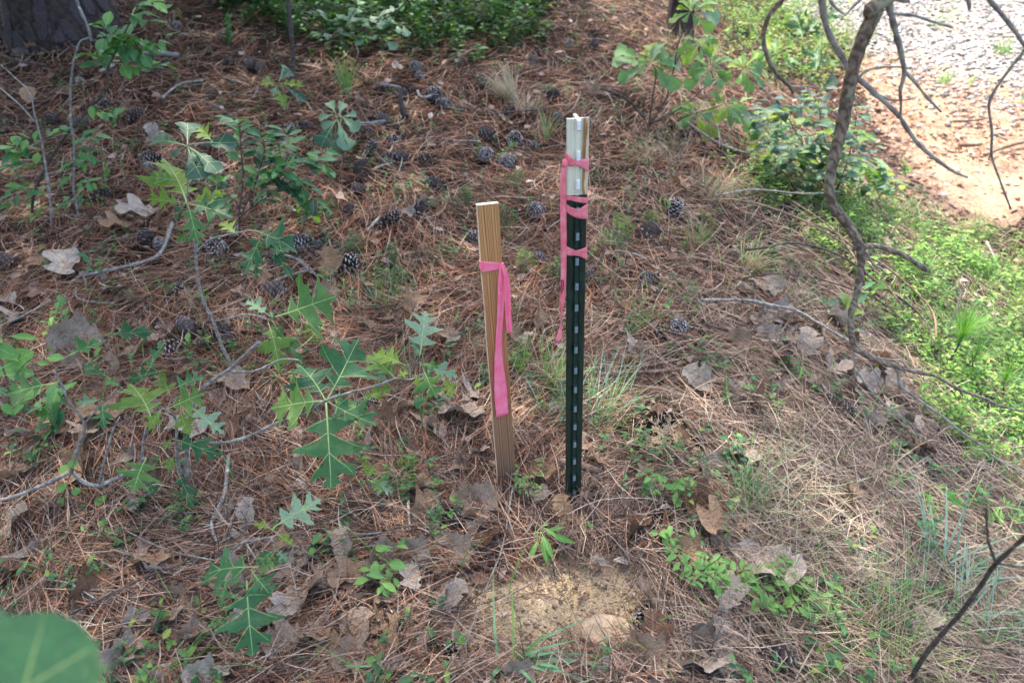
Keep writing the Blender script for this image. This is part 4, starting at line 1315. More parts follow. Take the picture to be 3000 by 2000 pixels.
def stake_ribbon():
    c = local_of(STK, 1440, 780, -STT / 2)
    zc = c.z
    root = empty('pink_ribbon', STK @ Vector((0, -STT / 2, zc)))
    tag(root, 'bright pink plastic ribbon knotted around the wooden stake', 'ribbon')
    hw, ht = STW / 2 + .0010, STT / 2 + .0010
    # band round the board: wide on the left, gathered at the knot on the right
    rows = []
    pts = [(-hw, -ht, 1.0, 0), (-hw * .6, -ht, .92, .0), (-hw * .2, -ht, .82, 0), (hw * .2, -ht, .70, 0), (hw * .6, -ht, .58, 0), (hw, -ht, .45, 0), (hw + .0005, 0, .5, 0), (hw, ht, .6, 0), (0, ht, .8, 0), (-hw, ht, 1.0, 0), (-hw - .0005, 0, 1.0, 0), (-hw, -ht, 1.0, 0)]
    ztop_l = local_of(STK, 1406, 765, -STT / 2).z; zbot_l = local_of(STK, 1410, 798, -STT / 2).z
    ztop_r = local_of(STK, 1466, 769, -STT / 2).z; zbot_r = local_of(STK, 1466, 789, -STT / 2).z
    for (x, y, w, _) in pts:
        t = (x + hw) / (2 * hw)
        zt = ztop_l + (ztop_r - ztop_l) * t; zb = zbot_l + (zbot_r - zbot_l) * t
        row = []
        for k in range(10):
            f = k / 9
            bulge = 0.0009 * abs(math.sin(f * 9.5 + x * 60)) if y < -ht * .5 else 0.0004
            row.append(STK @ Vector((x, y - bulge, zb + (zt - zb) * f)))
        rows.append(row)
    strip_mesh('wrap', rows, M['tape_pink'], root)
    # knot
    kn = local_of(STK, 1470, 779, -STT / 2 - .004)
    mb = MB()
    rr = random.Random(4)
    for j, (dx, dz, rx, rz) in enumerate(((0, 0, .0042, .0055), (.002, .0035, .0035, .004), (.001, -.004, .0035, .0045))):
        vs = []; S = 8; T = 6
        for i in range(T + 1):
            th = math.pi * i / T
            for k in range(S):
                ph = 2 * math.pi * k / S
                f = 1 + rr.uniform(-.14, .14)
                vs.append(STK @ (kn + Vector((dx + rx * f * math.sin(th) * math.cos(ph), .0035 * f * math.sin(th) * math.sin(ph), dz + rz * f * math.cos(th)))))
        fs = [(i * S + k, i * S + (k + 1) % S, (i + 1) * S + (k + 1) % S, (i + 1) * S + k) for i in range(T) for k in range(S)]
        mb.add(vs, fs)
    mb.build('knot', M['tape_pink'], root)
    # two hanging tails, set by where their edges are seen
    def tail(edges, y_off, seed, end_jag):
        rows = []
        r2 = random.Random(seed); n = len(edges)
        e2 = smooth_line([(l, r, v, yo) for (l, r, v, yo) in edges], 5)
        for i, (l, r, v, yo) in enumerate(e2):
            row = []
            for k in range(7):
                f = k / 6
                vv = v
                if i == len(e2) - 1: vv = v + end_jag[k]
                crease = .0022 * math.sin(f * 4.6 + seed) + .0010 * math.sin(f * 10 + v * .02)
                p = local_of(STK, l + (r - l) * f, vv, -STT / 2 - yo - crease)
                row.append(STK @ p)
            rows.append(row)
        strip_mesh('tail', rows, M['tape_pink'], root)
    tail([(1463, 1474, 776, .005), (1461, 1480, 800, .007), (1458, 1481, 850, .007), (1457, 1477, 900, .006), (1455, 1474, 950, .006), (1452, 1471, 1000, .006), (1449, 1474, 1060, .006), (1448, 1483, 1120, .006), (1449, 1487, 1170, .006), (1453, 1490, 1213, .007)],
         0, 1, [9, 10, 8, 4, 3, 1, 0])
    tail([(1467, 1478, 776, .007), (1472, 1485, 795, .011), (1477, 1493, 820, .012), (1478, 1496, 860, .010), (1480, 1497, 900, .008), (1482, 1499, 940, .008), (1485, 1501, 972, .009)],
         0, 2.5, [0, 1, 2, 4, 5, 5, -3])
stake_ribbon()

# ------------------------------------------------------------------ metal T post
def metal_post():
    base = Gh(1678, 1446, .028)
    top = Zp(1694, 347, depth(base) * 0.712)
    b0 = Zp(1680, 1446, depth(base))
    ax = top - b0; Lp = ax.length; ax.normalize()
    root = empty('metal_post', b0)
    tag(root, 'dark green studded metal fence post with white painted top', 'post')
    rt = Vector((math.cos(math.radians(7)), math.sin(math.radians(7)), 0)); rt = (rt - ax * rt.dot(ax)).normalized()
    bk = ax.cross(rt).normalized()
    R3 = Matrix((rt, bk, ax)).transposed()
    Mx = Matrix.Translation(b0) @ R3.to_4x4()
    # section across the flange: front with a rolled central rib, wings folded slightly back, web behind
    w = 0.0195
    front = [(-w, .0030), (-w * .93, .0006), (-w * .6, -.0008), (-w * .38, -.0004), (-.0052, .0012), (-.0042, -.0012), (-.0030, -.0026), (0, -.0031), (.0030, -.0026), (.0042, -.0012), (.0052, .0012), (w * .38, -.0004), (w * .6, -.0008), (w * .93, .0006), (w, .0030)]
    back = [(w * .96, .0058), (w * .5, .0042), (.0035, .0048), (.0026, .012), (.0030, .030), (.0026, .0325), (-.0026, .0325), (-.0030, .030), (-.0026, .012), (-.0035, .0048), (-w * .5, .0042), (-w * .96, .0058)]
    prof = front + back
    zsplit = (local_of(Mx, 1690, 570, 0)).z
    def body(z0, z1, name, mat, grow=0.0, n=16, cap_top=True):
        vs = []
        zl = [z0 + (z1 - z0) * i / n for i in range(n + 1)]
        for z in zl:
            for (a, b) in prof:
                s = 1 + grow
                vs.append((a * s, b - (grow * .02 if b < .004 else -grow * .02), z))
        K = len(prof)
        fs = [(i * K + k, i * K + (k + 1) % K, (i + 1) * K + (k + 1) % K, (i + 1) * K + k) for i in range(n) for k in range(K)]
        fs.append(tuple(n * K + k for k in range(K)))
        org = Vector((0, 0, z1))
        me = bpy.data.meshes.new(name)
        me.from_pydata([tuple(Vector(p) - org) for p in vs], [], fs); me.materials.append(mat)
        me.polygons.foreach_set('use_smooth', [True] * (len(fs) - 1) + [False]); me.update()
        me.set_sharp_from_angle(angle=math.radians(35)) if hasattr(me, 'set_sharp_from_angle') else None
        return link(name, me, root, Mx @ Matrix.Translation(org))
    body(-0.12, zsplit, 'shaft', M['post_green'])
    body(zsplit - .0006, Lp, 'painted_tip', M['post_white'], grow=0.03)
    # studs down the rib
    sv = [365, 456, 539, 615, 689, 762, 835, 897, 960, 1020, 1080, 1136, 1192, 1245, 1296, 1346, 1394, 1440]
    def stud_mesh(name, mat, matside):
        mb = MB()
        a, b, c, d = .0042, .0034, .0105, .0060
        v = [(-a, 0, -c), (a, 0, -c), (a, 0, c), (-a, 0, c), (-b, -d, -c * .72), (b, -d, -c * .72), (b, -d, c * .80), (-b, -d, c * .80)]
        mb.add(v, [(4, 5, 6, 7)], 0)
        mb.add(v, [(0, 1, 5, 4), (1, 2, 6, 5), (2, 3, 7, 6), (3, 0, 4, 7)], 1)
        return mb.mesh(name, [mat, matside], smooth=False)
    s_w = stud_mesh('stud', M['stud_white'], M['post_white']); s_g = stud_mesh('stud', M['stud'], M['post_green'])
    for v in sv:
        u = 1694 + (1680 - 1694) * (v - 347) / 1100
        p = local_of(Mx, u, v, 0)
        link('stud', s_w if v < 570 else s_g, root, Mx @ Matrix.Translation((0, -.0026, p.z)))
    return Mx, Lp, w
PST, PSL, PSW = metal_post()

def faded_ribbon():
    yf = -.0045
    def P(u, v, y=yf): return PST @ local_of(PST, u, v, y)
    root = empty('faded_pink_ribbon', P(1660, 480))
    tag(root, 'faded pink plastic ribbon wound four times round the metal post', 'ribbon')
    w = PSW + .0015
    def band(pts, nm='wrap'):
        """pts: (u, v_top, v_bottom, y) across the face, then taken round the back"""
        rows = []
        q = smooth_line(pts, 3)
        for (u, a, b, y) in q:
            rows.append([P(u, a + (b - a) * k / 5, y - .0008 * abs(math.sin(k * 1.9 + u * .2))) for k in range(6)])
        # round the back of the post
        l0, l1 = rows[-1], rows[0]
        inv = PST.inverted()
        A = [inv @ p for p in l0]; B = [inv @ p for p in l1]
        for (x, y, t) in ((w, .006, .15), (.006, .034, .5), (-.006, .034, .6), (-w, .006, .85)):
            rows.append([PST @ Vector((x, y, A[k].z + (B[k].z - A[k].z) * t)) for k in range(6)])
        rows.append(l1)
        strip_mesh(nm, rows, M['tape_faded'], root)
    band([(1662, 449, 484, -.002), (1675, 462, 487, -.0045), (1690, 471, 485, -.0085), (1700, 468, 489, -.0085), (1712, 466, 496, -.0045), (1725, 465, 503, -.002)])
    band([(1660, 575, 586, -.002), (1675, 575, 588, -.0045), (1691, 576, 592, -.0085), (1708, 578, 595, -.0045), (1722, 578, 596, -.002)])
    band([(1660, 597, 622, -.002), (1672, 606, 630, -.0045), (1686, 611, 637, -.0085), (1697, 612, 640, -.0085), (1709, 604, 641, -.0045), (1722, 596, 642, -.002)])
    band([(1660, 721, 748, -.002), (1672, 727, 749, -.0045), (1686, 733, 749, -.0085), (1698, 731, 751, -.0085), (1709, 727, 756, -.0045), (1720, 722, 762, -.002)])
    # the tail down the left side
    mb = MB()
    e = [(1648, 1664, 470, .0), (1647, 1662, 485, -.004), (1643, 1659, 505, -.006), (1642, 1658, 540, -.006), (1641, 1659, 600, -.006), (1642, 1660, 680, -.006), (1643, 1660, 760, -.006), (1642, 1658, 830, -.007),
         (1641, 1654, 880, -.007), (1642, 1648, 915, -.006), (1643, 1645, 940, -.006), (1640, 1645, 955, -.008), (1634, 1647, 975, -.011), (1628, 1648, 998, -.012)]
    q = smooth_line(e, 4); rows = []
    for i, (l, r, v, y) in enumerate(q):
        row = []
        for k in range(7):
            f = k / 6
            vv = v + (8 * math.sin(f * 5) if i == len(q) - 1 else 0)
            row.append(P(l + (r - l) * f, vv, y - .0012 * math.sin(f * 7 + v * .006) - .001 * math.sin(v * .03)))
        rows.append(row)
    tl = strip_mesh('tail', rows, M['tape_faded'], root)
    # marker loop written on the tail
    mb = MB()
    loop = [(1645, 822), (1650, 820), (1651, 833), (1649, 848), (1645, 860), (1643, 850), (1645, 836), (1645, 822)]
    mb.tube([P(u, v, -.0105) for u, v in loop], .0008, 4)
    mb.build('ink_mark', M['ink'], tl)
    # knot where the tail starts
    mb = MB(); c = P(1655, 478, -.006)
    rr = random.Random(8); S, T = 8, 6; vs = []
    for i in range(T + 1):
        th = math.pi * i / T
        for k in range(S):
            ph = 2 * math.pi * k / S; f = 1 + rr.uniform(-.2, .2)
            vs.append(c + Vector((.006 * f * math.sin(th) * math.cos(ph), .004 * f * math.sin(th) * math.sin(ph), .008 * f * math.cos(th))))
    mb.add(vs, [(i * S + k, i * S + (k + 1) % S, (i + 1) * S + (k + 1) % S, (i + 1) * S + k) for i in range(T) for k in range(S)])
    mb.build('knot', M['tape_faded'], root)
faded_ribbon()
# scrap of ribbon on the litter
def scrap():
    a = G(2222, 872); b = G(2285, 895)
    rows = []
    for i in range(7):
        p = a.lerp(b, i / 6) + Vector((0, 0, .022 + .008 * math.sin(i * 1.4)))
        d = (b - a).normalized().cross(Vector((0, 0, 1)))
        rows.append([p + d * .011 * (k / 3 - .5) * (1 + .3 * math.sin(i)) + Vector((0, 0, .004 * math.sin(k * 2 + i))) for k in range(4)])
    root = empty('ribbon_scrap', a)
    strip_mesh('torn_strip', rows, M['tape_faded'], root)
    tag(root, 'short torn scrap of pale pink ribbon lying on the slope', 'ribbon scrap')
scrap()
# ------------------------------------------------------------------ oak saplings and shrubs, each at its own root
def plants():
    K = 'oak'
    # the near oak sapling whose twigs carry three bunches of lobed leaves
    shrub('oak_sapling', (548, 1442), [
        ([(548, 1440), (530, 1400, -.01), (518, 1330, -.03), (517, 1262, -.05), (512, 1220, -.06), (476, 1194, -.08)], 5, 1.6),
        ([(548, 1440), (527, 1446, -.01), (463, 1430, -.03), (425, 1410, -.04), (421, 1376, -.05), (417, 1334, -.06), (425, 1262, -.07), (442, 1232, -.08)], 6, 1.6),
        ([(425, 1410, -.04), (402, 1380, -.05), (374, 1385, -.05), (330, 1405, -.05), (276, 1421, -.05), (235, 1405, -.05), (208, 1385, -.05), (150, 1410, -.06), (80, 1440, -.07), (0, 1466, -.08), (-90, 1490, -.09)], 5, 4.5),
        ([(208, 1385, -.05), (221, 1334, -.06), (232, 1305, -.07), (247, 1241, -.08), (204, 1177, -.09), (170, 1105, -.10), (157, 1084, -.10)], 4, 1.8),
        ([(247, 1241, -.08), (289, 1194, -.09), (357, 1135, -.10)], 2.2, 1.3),
        ([(290, 1418, -.05), (323, 1288, -.07), (349, 1220, -.08)], 3, 1.5),
        ([(548, 1440), (547, 1330, .0), (560, 1210, .0), (583, 1152, .0), (625, 1112, 0), (672, 1080, 0), (715, 1040, 0), (757, 1003, .0), (760, 1012, 0)], 5, 2.4),
        ([(672, 1085, 0), (720, 1090, 0), (766, 1080, 0), (821, 1054, 0), (872, 1054, 0), (885, 1067, 0)], 2.6, 1.6),
        ([(583, 1300, 0), (690, 1290, -.01), (808, 1241, -.01), (880, 1215, -.01), (953, 1173, 0), (1020, 1150, 0), (1100, 1130, 0), (1158, 1108, 0), (1200, 1112, 0), (1240, 1095, 0)], 3.6, 1.5),
        ([(421, 1340, -.06), (410, 1380, -.05), (423, 1440, -.04), (424, 1495, -.02)], 3, 1.8),
        ([(519, 1335, -.03), (527, 1300, -.04), (506, 1284, -.05)], 2, 1.3),
    ], [
        (445, 1225, 390, 1110, K, -.08, 1.25), (485, 1199, 600, 1150, K, -.06, 1.2), (510, 1139, 592, 1092, K, -.04), (489, 1084, 352, 1106, K, -.05, .55),
        (557, 1190, 655, 1262, 'oak_pale', -.05, .7), (527, 1199, 550, 1272, 'oak_bright', -.05), (425, 1101, 483, 984, K, -.08, .35), (383, 1071, 384, 1015, K, -.08, .4),
        (325, 1110, 235, 1055, K, -.09, .5), (183, 1052, 300, 985, K, -.10, .5), (272, 986, 455, 963, K, -.10, .3), (160, 1122, -20, 1150, K, -.09, .8),
        (300, 1173, 212, 1177, 'oak_pale', -.08, .6), (298, 1173, 308, 1245, K, -.07, .8), (506, 1284, 636, 1326, K, -.05, .6), (506, 1284, 474, 1316, 'oak_bright', -.05),
        (429, 1338, 385, 1440, K, -.06, 1.35), (436, 1400, 452, 1455, K, -.05, .8), (519, 1380, 568, 1486, K, -.03, .45), (510, 1330, 490, 1380, 'oak_bright', -.04, .9),
        (357, 1135, 300, 1100, K, -.10, .6), (476, 1194, 430, 1260, 'oak_bright', -.08, .8), (500, 1160, 470, 1090, K, -.07, .6),
        # hub beside the stake
        (953, 1173, 783, 1185, K, 0, 1.15), (953, 1170, 880, 1052, K, .0, 1.05), (958, 1170, 1064, 985, K, .01, .95), (955, 1180, 978, 1420, K, -.01, 1.0),
        (960, 1176, 1100, 1252, K, -.01, .75), (1047, 1172, 1155, 1130, 'oak_bright', 0, .6), (960, 1172, 1080, 1190, K, .02, .5),
        # far end of the twig
        (1158, 1108, 1078, 1024, 'oak_bright', 0, 1.1), (1160, 1106, 1195, 1084, 'oak_bright', 0), (1190, 1070, 1085, 1024, 'oak_bright', .01, .6),
        (1108, 1130, 1122, 1058, 'oak_pale', 0, 1.2), (1230, 1067, 1342, 1100, 'oak_pale', 0, .6), (1238, 1075, 1274, 1168, K, 0, 1.0), (1230, 1100, 1229, 1246, K, 0, .32),
        (1300, 1102, 1331, 1160, 'oak_bright', 0, .9), (1215, 1085, 1232, 1150, 'oak_bright', 0, .4), (1225, 1062, 1300, 1078, K, 0, .5),
    ], 'near oak sapling with forked grey twigs and pointed lobed leaves, lower left', group='oak saplings', slope=.5)
    # the tall thin one behind it
    shrub('oak_sapling', (692, 1118), [
        ([(690, 1114), (680, 1075), (651, 1016), (625, 943), (595, 880), (578, 795), (572, 722), (560, 680), (553, 630), (549, 595), (551, 500), (549, 425)], 5, 1.3),
        ([(628, 940), (680, 930), (723, 920), (787, 935), (800, 930)], 2.4, 1.4),
        ([(574, 760), (581, 700), (590, 672)], 2, 1), ([(575, 735), (620, 700), (660, 690), (736, 675), (795, 684)], 2, 1.2),
        ([(549, 425), (590, 418), (625, 417)], 1.4, 1), ([(575, 740), (565, 690), (557, 680)], 2, 1), ([(595, 600), (640, 540), (640, 430)], 1.4, .9),
    ], [
        (806, 928, 990, 870, K, 0, 1.15), (790, 925, 716, 873, 'oak_pale', 0, .6), (785, 940, 823, 1075, K, 0, .75), (795, 935, 878, 1062, K, 0, .3), (800, 935, 790, 905, K, 0, .7),
        (549, 597, 490, 448, K, 0, 1.0), (530, 530, 408, 508, K, .02, .6), (545, 595, 415, 578, 'oak_bright', 0, .5), (549, 597, 582, 695, K, -.01, .7), (552, 597, 684, 626, K, 0, .9),
        (552, 595, 662, 558, 'oak_bright', 0, .5), (548, 590, 500, 640, K, -.01, .5),
        (549, 425, 552, 346, 'obovate', 0, 1.25), (547, 428, 436, 394, 'obovate', 0, .8), (549, 428, 592, 462, 'obovate', 0, 1.2), (551, 428, 640, 492, 'obovate', 0, .8),
        (549, 430, 585, 515, 'obovate', 0, 1.0), (552, 425, 688, 408, 'obovate', .01, .7), (625, 418, 572, 360, 'oak_bright', 0, .7), (549, 426, 500, 452, 'obovate', 0, .7),
        (770, 680, 714, 802, K, 0, .55), (744, 720, 758, 806, K, 0, .55), (740, 675, 868, 710, K, 0, .9), (787, 700, 848, 810, K, 0, .3), (800, 684, 815, 745, K, 0, .9),
        (557, 680, 515, 708, K, 0, .8), (700, 690, 640, 640, 'oak_bright', 0, .6),
    ], 'tall thin oak sapling with a pale scar on its largest leaf, left of the stake', group='oak saplings')
    # low one at the bottom
    shrub('oak_seedling', (655, 1622), [
        ([(655, 1620), (690, 1600, -.08), (720, 1588, -.15), (760, 1578, -.18), (790, 1575, -.19)], 2.2, 1.4), ([(720, 1588, -.15), (740, 1620, -.18), (757, 1657, -.2), (723, 1690, -.22)], 1.6, 1.0), ([(790, 1575, -.19), (808, 1606, -.2), (757, 1657, -.2)], 1.4, .9),
    ], [
        (799, 1547, 936, 1450, 'oak_pale', -.2, 1.0), (800, 1552, 738, 1524, 'oak_bright', -.2, .5), (805, 1555, 862, 1595, 'oak_bright', -.2, .5), (808, 1606, 740, 1655, K, -.21, .8),
        (757, 1660, 556, 1660, K, -.22, .75), (735, 1668, 792, 1748, K, -.23, 1.1), (808, 1610, 760, 1680, K, -.21, .8), (672, 1676, 632, 1782, K, -.23, .55), (723, 1700, 737, 1918, 'oak', -.24, 1.0),
        (808, 1610, 845, 1642, 'oak_pale', -.21, .7), (770, 1650, 848, 1640, K, -.22, .8), (795, 1560, 815, 1520, K, -.2, .4),
    ], 'small oak seedling with drooping lobed leaves at the bottom left', cat='seedling', group='oak seedlings')
    shrub('oak_seedling', (1231, 1100), [([(1231, 1098), (1229, 1060), (1230, 1041)], 1.5, 1)], [(1230, 1041, 1252, 900, 'oak_pale', 0, .9), (1230, 1050, 1215, 1000, 'oak_pale', 0, .6), (1231, 1045, 1205, 985, 'oak_pale', 0, .5)],
          'pale upright seedling leaf just left of the wooden stake', cat='seedling', group='oak seedlings')
    shrub('oak_seedling', (1090, 1470), [([(1090, 1468), (1085, 1430), (1075, 1400)], 1.5, 1)], [(1075, 1400, 1098, 1362, 'oak_bright', 0, 1.1), (1075, 1402, 1140, 1432, 'oak_bright', 0, .9), (1076, 1404, 1152, 1440, 'oak_pale', 0, .7), (1074, 1404, 1050, 1420, K, 0, .8), (1076, 1398, 1065, 1345, 'oak_bright', 0, .6)],
          'yellow green lobed seedling left of the foot of the wooden stake', cat='seedling', group='oak seedlings')
    # pale bunch
    shrub('oak_sapling', (1000, 452), [([(1000, 450), (1003, 410), (1000, 360), (985, 330)], 2.5, 1.2), ([(1003, 410), (940, 420), (880, 425), (820, 400)], 1.5, .9), ([(1000, 400), (950, 380), (905, 395)], 1.2, .8)], [
        (985, 335, 960, 290, 'pale_obovate', 0, .9), (990, 335, 1050, 375, 'pale_obovate', 0, .8), (985, 335, 930, 345, 'pale_obovate', 0, .8), (990, 345, 1008, 292, 'pale_obovate', 0, .8), (985, 350, 942, 425, 'obovate', 0, 1),
        (1000, 350, 985, 432, 'obovate', 0, .9), (995, 345, 1045, 330, 'pale_obovate', 0, .6), (985, 342, 1020, 430, 'pale_obovate', 0, .7), (1000, 350, 940, 372, 'pale_obovate', 0, .8)],
        'little oak sapling with pale grey green leaves above the tall sapling', group='oak saplings', bark='twig_dark')
    shrub('oak_sapling', (775, 412), [([(774, 408), (791, 332), (808, 272), (817, 238)], 2.4, 1)], [
        (815, 245, 757, 240, 'oak_bright', 0, .8), (815, 240, 855, 203, 'obovate', 0, .9), (815, 245, 892, 246, 'oak_bright', 0, .5), (812, 252, 800, 272, 'pale_obovate', 0, 1.6), (812, 255, 838, 315, 'oak_bright', 0, .6),
        (815, 240, 845, 190, 'pale_obovate', 0, .7), (818, 244, 893, 288, 'obovate', 0, .5)], 'spindly sapling with six leaves in front of the dark thin trunk, upper left', group='oak saplings', bark='twig_dark')
    # dark thin trunk at the upper left
    r = shrub('thin_tree', (852, 286), [
        ([(851, 281), (855, 234), (859, 170), (851, 85), (844, 0), (838, -120), (830, -300)], 13, 9), ([(856, 140), (936, 123, -.05), (1002, 102, -.1), (1128, 55, -.2), (1183, 13, -.25), (1230, -60, -.3)], 4, 2.4),
        ([(851, 20), (1000, 21), (1180, 26)], 3, 1.5)], [], 'thin dark upright trunk with a side branch at the upper left', cat='tree', bark='twig_dark')
    b = G(852, 286)
    for pts, n in (([(900, 115), (1000, 90), (1120, 50), (1183, 13)], 20), ([(860, 30), (960, 40), (1080, 60), (1190, 75)], 22), ([(1000, 102), (1060, 110), (1130, 115)], 12), ([(1005, 100), (1020, 60), (1060, 20)], 10)):
        spray(r, path3([(p[0], p[1], -.15) for p in pts], b.y), n, .085, ['pale_obovate', 'bay_oval', 'pale_obovate'] if False else ['pale_obovate', 'oval', 'dark_oval'])
    # left thin shrubs
    r = shrub('bay_shrub', (88, 640), [
        ([(85, 640), (98, 570), (136, 489), (179, 417), (208, 379), (272, 306), (313, 255), (315, 204), (340, 149), (366, 94), (396, 34), (408, 0), (420, -60)], 5.5, 2),
        ([(313, 255), (290, 290, 0), (272, 306)], 2, 1)], [], 'bent dark stemmed shrub with oval leaves at the left', cat='shrub', bark='twig_dark', group='bay shrubs')
    b = G(88, 640)
    for pts, n, sz in (([(330, 180), (370, 190), (420, 200), (470, 190)], 11, .08), ([(300, 190), (330, 150), (370, 100)], 9, .085), ([(260, 300), (290, 330), (340, 345)], 9, .06), ([(312, 215), (305, 190), (290, 165), (262, 160)], 9, .085), ([(322, 190), (345, 150), (380, 140), (430, 160)], 12, .085), ([(340, 149), (320, 100), (300, 70)], 9, .08), ([(366, 100), (400, 120), (440, 130), (490, 110)], 11, .08),
                       ([(385, 60), (400, 40), (430, 60), (470, 35)], 9, .08), ([(396, 34), (420, 10), (455, 5)], 8, .07), ([(330, 100), (360, 120), (400, 160)], 8, .075), ([(75, 620), (110, 560), (140, 545)], 7, .05)):
        spray(r, path3(pts, b.y), n, sz, 'oval')
    r = shrub('bay_shrub', (228, 640), [
        ([(225, 632), (222, 590), (215, 553), (217, 425), (208, 362), (208, 234), (230, 132), (258, 112), (264, 102)], 5, 2.5), ([(264, 108), (268, 119), (255, 72), (235, 30), (225, 0), (215, -60)], 5, 4)], [],
              'pale straight stemmed shrub with small bunches of oval leaves, far left', cat='shrub', bark='twig_lichen', group='bay shrubs')
    b = G(228, 640)
    for pts, n, sz in (([(217, 400), (190, 385), (160, 390)], 8, .06), ([(222, 540), (250, 530), (290, 540)], 9, .05), ([(222, 590), (190, 590), (160, 610)], 9, .045), ([(217, 425), (240, 405), (275, 400)], 9, .07), ([(216, 470), (205, 485), (175, 478)], 6, .06), ([(216, 440), (250, 445), (275, 450)], 6, .06), ([(214, 480), (230, 470), (262, 480)], 7, .06), ([(217, 500), (205, 520), (190, 545)], 6, .05), ([(222, 560), (240, 575), (250, 595)], 5, .045)):
        spray(r, path3(pts, b.y), n, sz, 'oval')
    r = shrub('bay_shrub', (145, 672), [([(145, 664), (149, 604), (136, 502), (119, 404), (102, 340), (85, 272), (30, 215), (0, 190)], 4.5, 1.6), ([(102, 358), (60, 310), (0, 258), (-60, 210)], 3, 2), ([(149, 604), (175, 540), (195, 495)], 2, 1)], [],
              'leaning bare stemmed shrub with leaves low on its left side', cat='shrub', bark='twig_grey', group='bay shrubs')
    b = G(145, 672)
    for pts, n, sz in (([(140, 560), (100, 560), (60, 545), (20, 560)], 12, .055), ([(60, 620), (30, 600), (-10, 590)], 8, .06), ([(140, 600), (110, 630), (80, 640)], 9, .045), ([(120, 500), (85, 470), (60, 440), (35, 425)], 12, .075), ([(90, 480), (60, 485), (20, 475)], 8, .06), ([(75, 440), (100, 420), (85, 400)], 5, .06), ([(10, 420), (40, 430), (60, 460)], 6, .05)):
        spray(r, path3(pts, b.y), n, sz, 'vine_oval' if sz < .055 else 'oval')
    # oval leaved bush
    r = shrub('bay_bush', (706, 712), [
        ([(704, 708), (700, 640), (712, 520), (705, 430), (700, 370), (680, 350)], 3.4, 1), ([(700, 650), (745, 540), (775, 440), (760, 400)], 2.4, .9), ([(702, 640), (740, 600), (800, 520), (850, 470), (900, 475), (968, 500)], 2.6, .9),
        ([(720, 620), (810, 560), (870, 530), (925, 590), (915, 640)], 2.2, .9), ([(730, 590), (770, 490), (830, 440)], 2, .9), ([(700, 600), (660, 560), (640, 530)], 1.8, .8), ([(800, 520), (860, 560), (885, 610)], 1.6, .8)], [],
              'dense bush of small oval blue green leaves right of the tall sapling', cat='bush', bark='twig_dark')
    b = G(706, 712)
    for pts, n in (([(705, 480), (705, 430), (700, 370), (680, 350)], 13), ([(740, 540), (775, 440), (760, 395)], 13), ([(740, 600), (800, 520), (850, 470), (900, 475), (968, 500)], 24), ([(720, 620), (810, 560), (870, 530), (925, 590), (915, 640)], 24),
                   ([(740, 570), (770, 490), (830, 430)], 14), ([(690, 600), (650, 555), (630, 530)], 8), ([(800, 520), (860, 560), (885, 610)], 12), ([(810, 430), (850, 420), (830, 380)], 8), ([(770, 540), (810, 500), (850, 520)], 10), ([(900, 450), (930, 470), (950, 440)], 6)):
        pts = [(p[0], p[1], rnd.uniform(-.06, .06)) for p in pts]
        spray(r, path3(pts, b.y), int(n * 1.9), .064, ['oval', 'oval', 'dark_oval', 'oval'])
    # seedlings of oval leaves at the left
    for (bu, bv), (tu, tv), n, sz, lab in (((330, 390), (330, 318), 14, .05, 'round topped leafy seedling between the leaning stems, upper left'), ((198, 775), (172, 870 - 20), 0, .05, ''),
            ((195, 1005), (170, 875), 12, .045, 'upright sprig of oval leaves left of the tall sapling'), ((150, 1000), (140, 930), 7, .04, ''), ((285, 830), (255, 735), 8, .05, 'leafy sprig in front of the scaly fallen stick'),
            ((165, 1290), (140, 1190), 22, .055, 'low bunch of round bay leaves near the left edge'), ((270, 1080), (275, 1040), 8, .035, 'small sprig in the litter above the near sapling'), ((600, 900), (590, 850), 10, .028, 'tiny dark leaved sprig beside the tall thin stem'),
            ((1085, 1400), (1150, 1370), 10, .03, 'ferny sprig left of the foot of the stake'), ((300, 540), (312, 495), 8, .045, 'small two leaved sprig below the bent shrub'), ((800, 650), (830, 600), 0, .03, ''),
            ((670, 145), (665, 60), 20, .07, 'leafy seedling standing alone in the straw at the top left'), ((540, 1040), (548, 1000), 8, .035, 'sprig growing beside a dark cone'), ((780, 1000), (800, 965), 9, .03, 'blue green sprig under the hanging lobed leaf')):
        if not n: continue
        rt = shrub('leafy_sprig', (bu, bv), [([(bu, bv), ((bu + tu) / 2 + 3, (bv + tv) / 2), (tu, tv)], 1.5, .8)], [], lab or ('thin sprig of oval leaves beside the left edge' if bu == 150 else 'sprig'), cat='sprig', bark='twig_brown', group='leafy sprigs')
        spray(rt, path3([(bu, bv - 10), ((bu + tu) / 2 + 3, (bv + tv) / 2), (tu, tv)], G(bu, bv).y), n, sz, ['oval', 'vine_oval'] if sz < .05 else 'oval', t0=.2)
